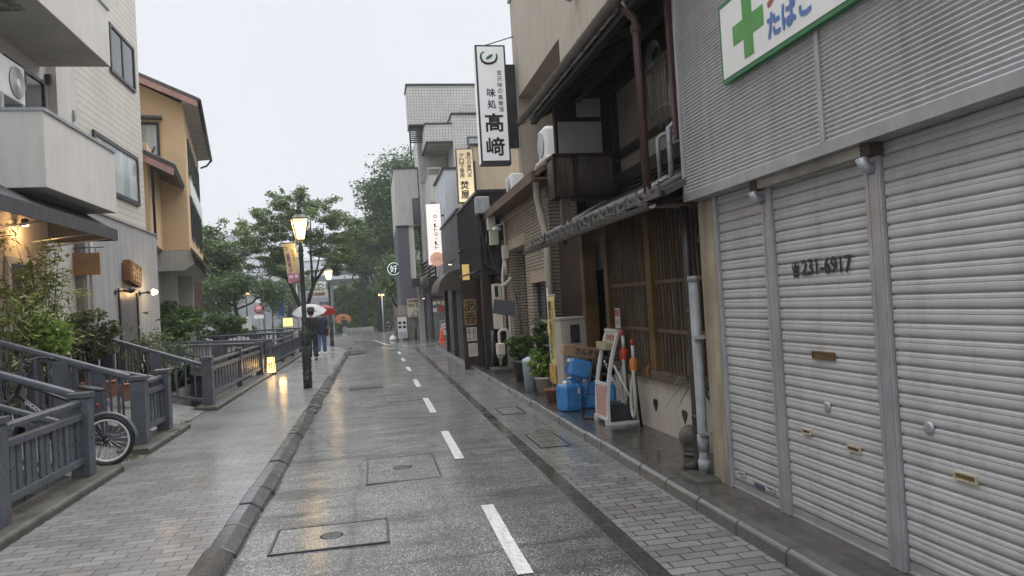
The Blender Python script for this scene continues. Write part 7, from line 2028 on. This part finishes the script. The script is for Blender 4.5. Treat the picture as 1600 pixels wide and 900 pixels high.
# ================================================================== far side of the square
M['farwhite'] = plain('far_pale_wall', (.62, .63, .65), .7, var=.08, scale=.4)
M['fargrey'] = plain('far_grey_wall', (.30, .31, .33), .7, var=.1, scale=.4)
M['fardark'] = plain('far_dark_band', (.06, .06, .065), .6, var=.2)
M['farglass'] = glassmat('far_glass', (.10, .13, .15), .15)
def block(label, x0, x1, y, d, zt, mat, rows, cols, win, name='office_block', band=None, z0=-2):
    t = thing(name, label, 'building', ((x0 + x1) / 2, y, z0))
    b = MB(); b.box(x0, y, z0, x1, y + d, zt); part('wall', b, M[mat], t)
    b = MB(); b.box(x0 - .2, y - .2, zt, x1 + .2, y + d, zt + .35); part('parapet', b, M['fargrey'], t)
    w_ = (x1 - x0) / cols
    for r in rows:
        for c in range(cols):
            if win == 'strip' and c: continue
            f = MB()
            if win == 'strip': f.box(x0 + .4, y - .06, r, x1 - .4, y - .01, r + 1.3)
            else: f.box(x0 + w_ * (c + .2), y - .06, r, x0 + w_ * (c + .8), y - .01, r + 1.3)
            part('window', f, M['farglass'], t)
    if band:
        b = MB(); b.box(x0 - .1, y - .5, band[0], x1 + .1, y - .06, band[1]); part('dark_band', b, M['fardark'], t)
    return t
block('pale far building with a dark band above its ground floor, right of the zelkova', -6.2, 7, 104, 12, 12.0, 'farwhite', (6.6, 9.6), 6, 'strip', band=(3.6, 6.0))
block('pale tall far building left of the zelkova', -29, -20.0, 150, 14, 17.2, 'farwhite', (2, 6, 10, 14), 4, 'win')
block('far off pale slab with strip windows between the trees', -20, -9, 170, 14, 13, 'farwhite', (1.5, 5, 8.5), 3, 'strip')
block('low grey far building behind the road signs', -19.5, -9.5, 120, 8, 6.2, 'fargrey', (1.0, 4), 5, 'win')
block('grey building behind the drooping tree', -17, -11, 66, 8, 5.0, 'fargrey', (1.2, 3.4), 3, 'win')
wt_ = MB(); wt_.box(-25.6, 150, 17.5, -23.2, 152, 20.0); wt_.tube([(-25, 151, 20), (-25, 151, 22.3)], .05, 5); solo('roof_tank', wt_, plain('ochre_tank', (.40, .34, .22), .7), 'ochre rooftop tank house on the pale tall far building', 'rooftop tank')
# footbridge like grey beam
fb2 = thing('elevated_walkway', 'pale elevated walkway with railing crossing far behind the trees', 'walkway', (-13, 90, 3))
b = MB(); b.box(-22, 92, 5.6, -11.2, 94, 6.5); part('deck', b, M['farwhite'], fb2)
b = MB()
for k in range(10): b.box(-22 + 1.1 * k, 92, 6.5, -21.92 + 1.1 * k, 92.1, 7.3)
b.box(-22, 92, 7.3, -11.2, 92.1, 7.4); part('railing', b, M['fargrey'], fb2)
b = MB(); b.box(-13, 92.5, -2, -12.2, 93.5, 5.6); b.box(-20, 92.5, -2, -19.2, 93.5, 5.6); part('pier', b, M['fargrey'], fb2)
# shop front with hanging sign near the red umbrella
sf3 = thing('glass_shopfront', 'small glass shopfront with a purple poster beyond the red umbrella', 'shop', (-4.8, 78, zg(78)))
z = zg(78); b = MB(); b.box(-7.4, 78, z, -4.3, 82, z + 4.6); part('wall', b, M['fargrey'], sf3)
b = MB(); b.box(-5.5, 77.9, z + .2, -4.5, 77.98, z + 3.4); part('window', b, M['farglass'], sf3)
b = MB(); b.box(-6.9, 77.85, z + 2.2, -6.0, 77.95, z + 3.3); part('purple_poster', b, plain('purple_poster', (.20, .12, .32), .6), sf3)
b = MB(); b.box(-6.9, 77.85, z + .9, -6.0, 77.95, z + 2.15); part('white_poster', b, M['white'], sf3)
hs2 = flat_sign('street_name_sign', 'cream horizontal hanging sign with brown writing beside the second lamp', -4.95, -3.5, 2.75, 3.25, 58, plain('cream_sign', (.52, .49, .42), .5))
k = MB(); write(k, '長町武家屋敷跡', (-4.85, 57.99, 2.86), (1, 0, 0), ZD, 1.2, .26, .012); part('lettering', k, plain('brown_sign_ink', (.14, .08, .05), .6), hs2)
k = MB(); k.tube([(-4.9, 58.02, zg(58)), (-4.9, 58.02, 3.2)], .05, 6); part('pole', k, M['black'], hs2)
# road signs and poles
def roadsign(label, x, y, zc, kind, polez=None):
    z = zg(y); t = thing('road_sign', label, 'road sign', (x, y, z), group='traffic signs across the square')
    b = MB(); b.tube([(x, y + .04, z), (x, y + .04, (polez or zc + .5))], .05, 6); part('pole', b, M['galv'], t)
    D = MB(); D.lathe((0, 0, 0), [(.36, 0), (.36, .03)], 24); D.xf(Matrix.Translation((x, y, zc)) @ Matrix.Rotation(R_(90), 4, 'X')); o = part('disc', D, plain('sign_red', (.45, .04, .04), .45), t)
    k = MB()
    if kind == 'noentry': k.box(x - .27, y - .045, zc - .06, x + .27, y - .034, zc + .06); part('white_bar', k, M['white'], o)
    else:
        k.lathe((0, 0, 0), [(.25, .031), (.25, .04)], 24); k.xf(Matrix.Translation((x, y, zc)) @ Matrix.Rotation(R_(90), 4, 'X')); part('inner_disc', k, plain('sign_pale', (.5, .3, .3), .5), o)
        k = MB(); k.box(x - .4, y - .03, zc - .78, x + .4, y, zc - .48); part('plate', k, M['white'], t)
        k = MB(); k.box(x - .2, y - .03, zc + .55, x + .25, y, zc + 1.35); part('upper_plate', k, M['white'], t)
    return t
roadsign('red ringed round sign with white plates on a pole left of the round bush', -9.6, 65, 2.15, 'ring', 4.2)
roadsign('red no entry sign with white bar right of the other round sign', -8.9, 90, 1.35, 'noentry')
up = thing('utility_pole', 'tall slim utility pole with wires left of the zelkova', 'utility pole', (-10.6, 75, zg(75)))
b = MB(); b.tube([(-10.6, 75, zg(75)), (-10.6, 75, 9.2)], .11, 8); b.box(-11.4, 74.95, 7.9, -9.8, 75.05, 8.0); b.box(-11.2, 74.95, 7.1, -10, 75.05, 7.2); part('pole', b, M['fargrey'], up)
b = MB()
for z_, e in ((8.0, (-30, 120, 11)), (7.2, (-30, 120, 9)), (8.0, (8, 100, 8.6)), (7.2, (8, 100, 7.4)), (7.9, (-12, 36, 9.0))):
    p0, p1 = np.array((-10.6, 75, z_)), np.array(e, float)
    b.tube([tuple(p0 + (p1 - p0) * q + np.array((0, 0, -1.2 * 4 * q * (1 - q)))) for q in np.linspace(0, 1, 12)], .02, 4)
part('wires', b, M['black'], up)
for (x, y, zt, lab) in ((-6.9, 70, 4.2, 'thin dark pole between the round bush and the near lamp'), (2.0, 78, 4.6, 'pale wooden pole before the ivy wall beside the parked motorcycles')):
    b = MB(); b.tube([(x, y, zg(y)), (x, y, zt)], .07, 6); b.lathe((x, y, zt), [(.09, 0), (.05, .08)], 8); solo('pole', b, M['fargrey'] if x < 0 else plain('tan_pole', (.3, .22, .15), .7), lab, 'pole')
# modern street light before the ivy
sl3 = thing('path_light', 'slim light pole with a glowing warm head before the ivy wall', 'street lamp', (.75, 70, zg(70)))
b = MB(); b.tube([(.75, 70, zg(70)), (.75, 70, 2.9)], .06, 8); b.box(.4, 69.8, 2.95, 1.1, 70.2, 3.08); part('pole', b, M['galv'], sl3)
b = MB(); b.box(.45, 69.82, 2.84, 1.05, 70.18, 2.945); part('lamp_head', b, emit('warm_head', (1, .65, .25), 4), sl3)
sl4 = thing('path_light', 'glowing warm lamp head over the hedge by the drooping tree', 'street lamp', (-9.4, 58, zg(58)))
b = MB(); b.tube([(-9.4, 58, zg(58)), (-9.4, 58, 3.2)], .06, 8); b.lathe((-9.4, 58, 3.4), [(.3, 0), (.2, .12), (.05, .2)], 12); part('pole', b, M['black'], sl4)
b = MB(); b.lathe((-9.4, 58, 3.22), [(.12, 0), (.22, .1), (.22, .17)], 12); part('lamp_head', b, emit('warm_head', (1, .62, .2), 3), sl4)
# retaining wall, benches, cone, motorcycles
rw = MB(); rw.box(2.0, 62, -1.2, 5, 62.6, 2.0); rw.box(1.7, 61.9, -1.2, 2.05, 62.4, 2.1); solo('retaining_wall', rw, plain('pale_old_concrete', (.36, .34, .31), .8, var=.2, scale=1, streak=True), 'pale stained retaining wall between ivy and corner building', 'wall')
bw2 = MB(); bw2.box(-3.6, 84, zg(84), -.2, 84.6, zg(84) + .45)
solo('stone_bench', bw2, M['conc'], 'long low stone bench in front of the ivy wall', 'bench', bevel=.03)
cone_at('distant orange cone beside the person under the orange umbrella', -4.1, 70, 1.35)
pw = MB(); pw.box(-6.0, 84, zg(84), -4.7, 85, 2.3); solo('pale_wall', pw, plain('pinkish_pale_wall', (.45, .40, .35), .8), 'short pale pinkish wall at the left end of the ivy', 'wall')
def motorbike(label, x, y, rot):
    t = thing('motorcycle', label, 'motorcycle', (x, y, zg(y)), (0, 0, rot), group='motorcycles parked by the ivy')
    for xx in (-.6, .6):
        w_ = MB(); w_.tube([(xx + .27 * math.cos(a), 0, .31 + .27 * math.sin(a)) for a in np.linspace(0, 6.2832, 20)], .05, 6, False); part('wheel', w_, M['rubber'], t, local=True)
    b = MB(); b.tube([(-.6, 0, .31), (-.2, 0, .42), (.2, 0, .42), (.6, 0, .31)], [.04, .14, .12, .04], 8); b.tube([(.6, .0, .31), (.42, 0, .95)], .04, 6); b.tube([(.42, -.3, 1.0), (.42, .3, 1.0)], .02, 6); part('frame', b, M['alu'], t, local=True)
    b = MB(); b.tube([(-.7, 0, .78), (-.3, 0, .74), (.05, 0, .72)], [.08, .12, .1], 8); part('seat', b, M['rubber'], t, local=True)
    b = MB(); b.tube([(.0, 0, .75), (.25, 0, .82), (.38, 0, .78)], [.08, .14, .06], 8); part('tank', b, plain('grey_tank', (.16, .17, .19), .3), t, local=True)
    b = MB(); b.lathe((.50, 0, .88), [(.04, -.06), (.08, 0), (.04, .06)], 10); part('headlight', b, M['silver'], t, local=True)
    return t
motorbike('parked motorcycle left of the pale wooden pole', 1.35, 76, R_(-110)); motorbike('parked motorcycle right of the pale wooden pole', 2.6, 75.5, R_(-100))
bl3 = MB(); bl3.box(-6.9, 56, 1.55, -6.5, 56.05, 2.9); bl3.tube([(-6.7, 56.03, zg(56)), (-6.7, 56.03, 2.9)], .03, 6)
solo('blue_sign', bl3, plain('navy_sign', (.02, .045, .16), .5), 'dark blue upright sign just behind the forked tree trunk', 'sign')
# right hand trees and ground beyond: hills none
# ================================================================== air
hz = MB(); hz.box(-150, -14, -4, 150, 260, 45)
m = bpy.data.materials.new('rainy_air'); m.use_nodes = True; t_ = m.node_tree; t_.nodes.clear()
vp = t_.nodes.new('ShaderNodeVolumePrincipled'); vp.inputs['Color'].default_value = (.92, .94, .97, 1); vp.inputs['Density'].default_value = .0008; vp.inputs['Anisotropy'].default_value = .2
ou = t_.nodes.new('ShaderNodeOutputMaterial'); t_.links.new(vp.outputs[0], ou.inputs['Volume'])
struct('haze', hz, m, kind='stuff')
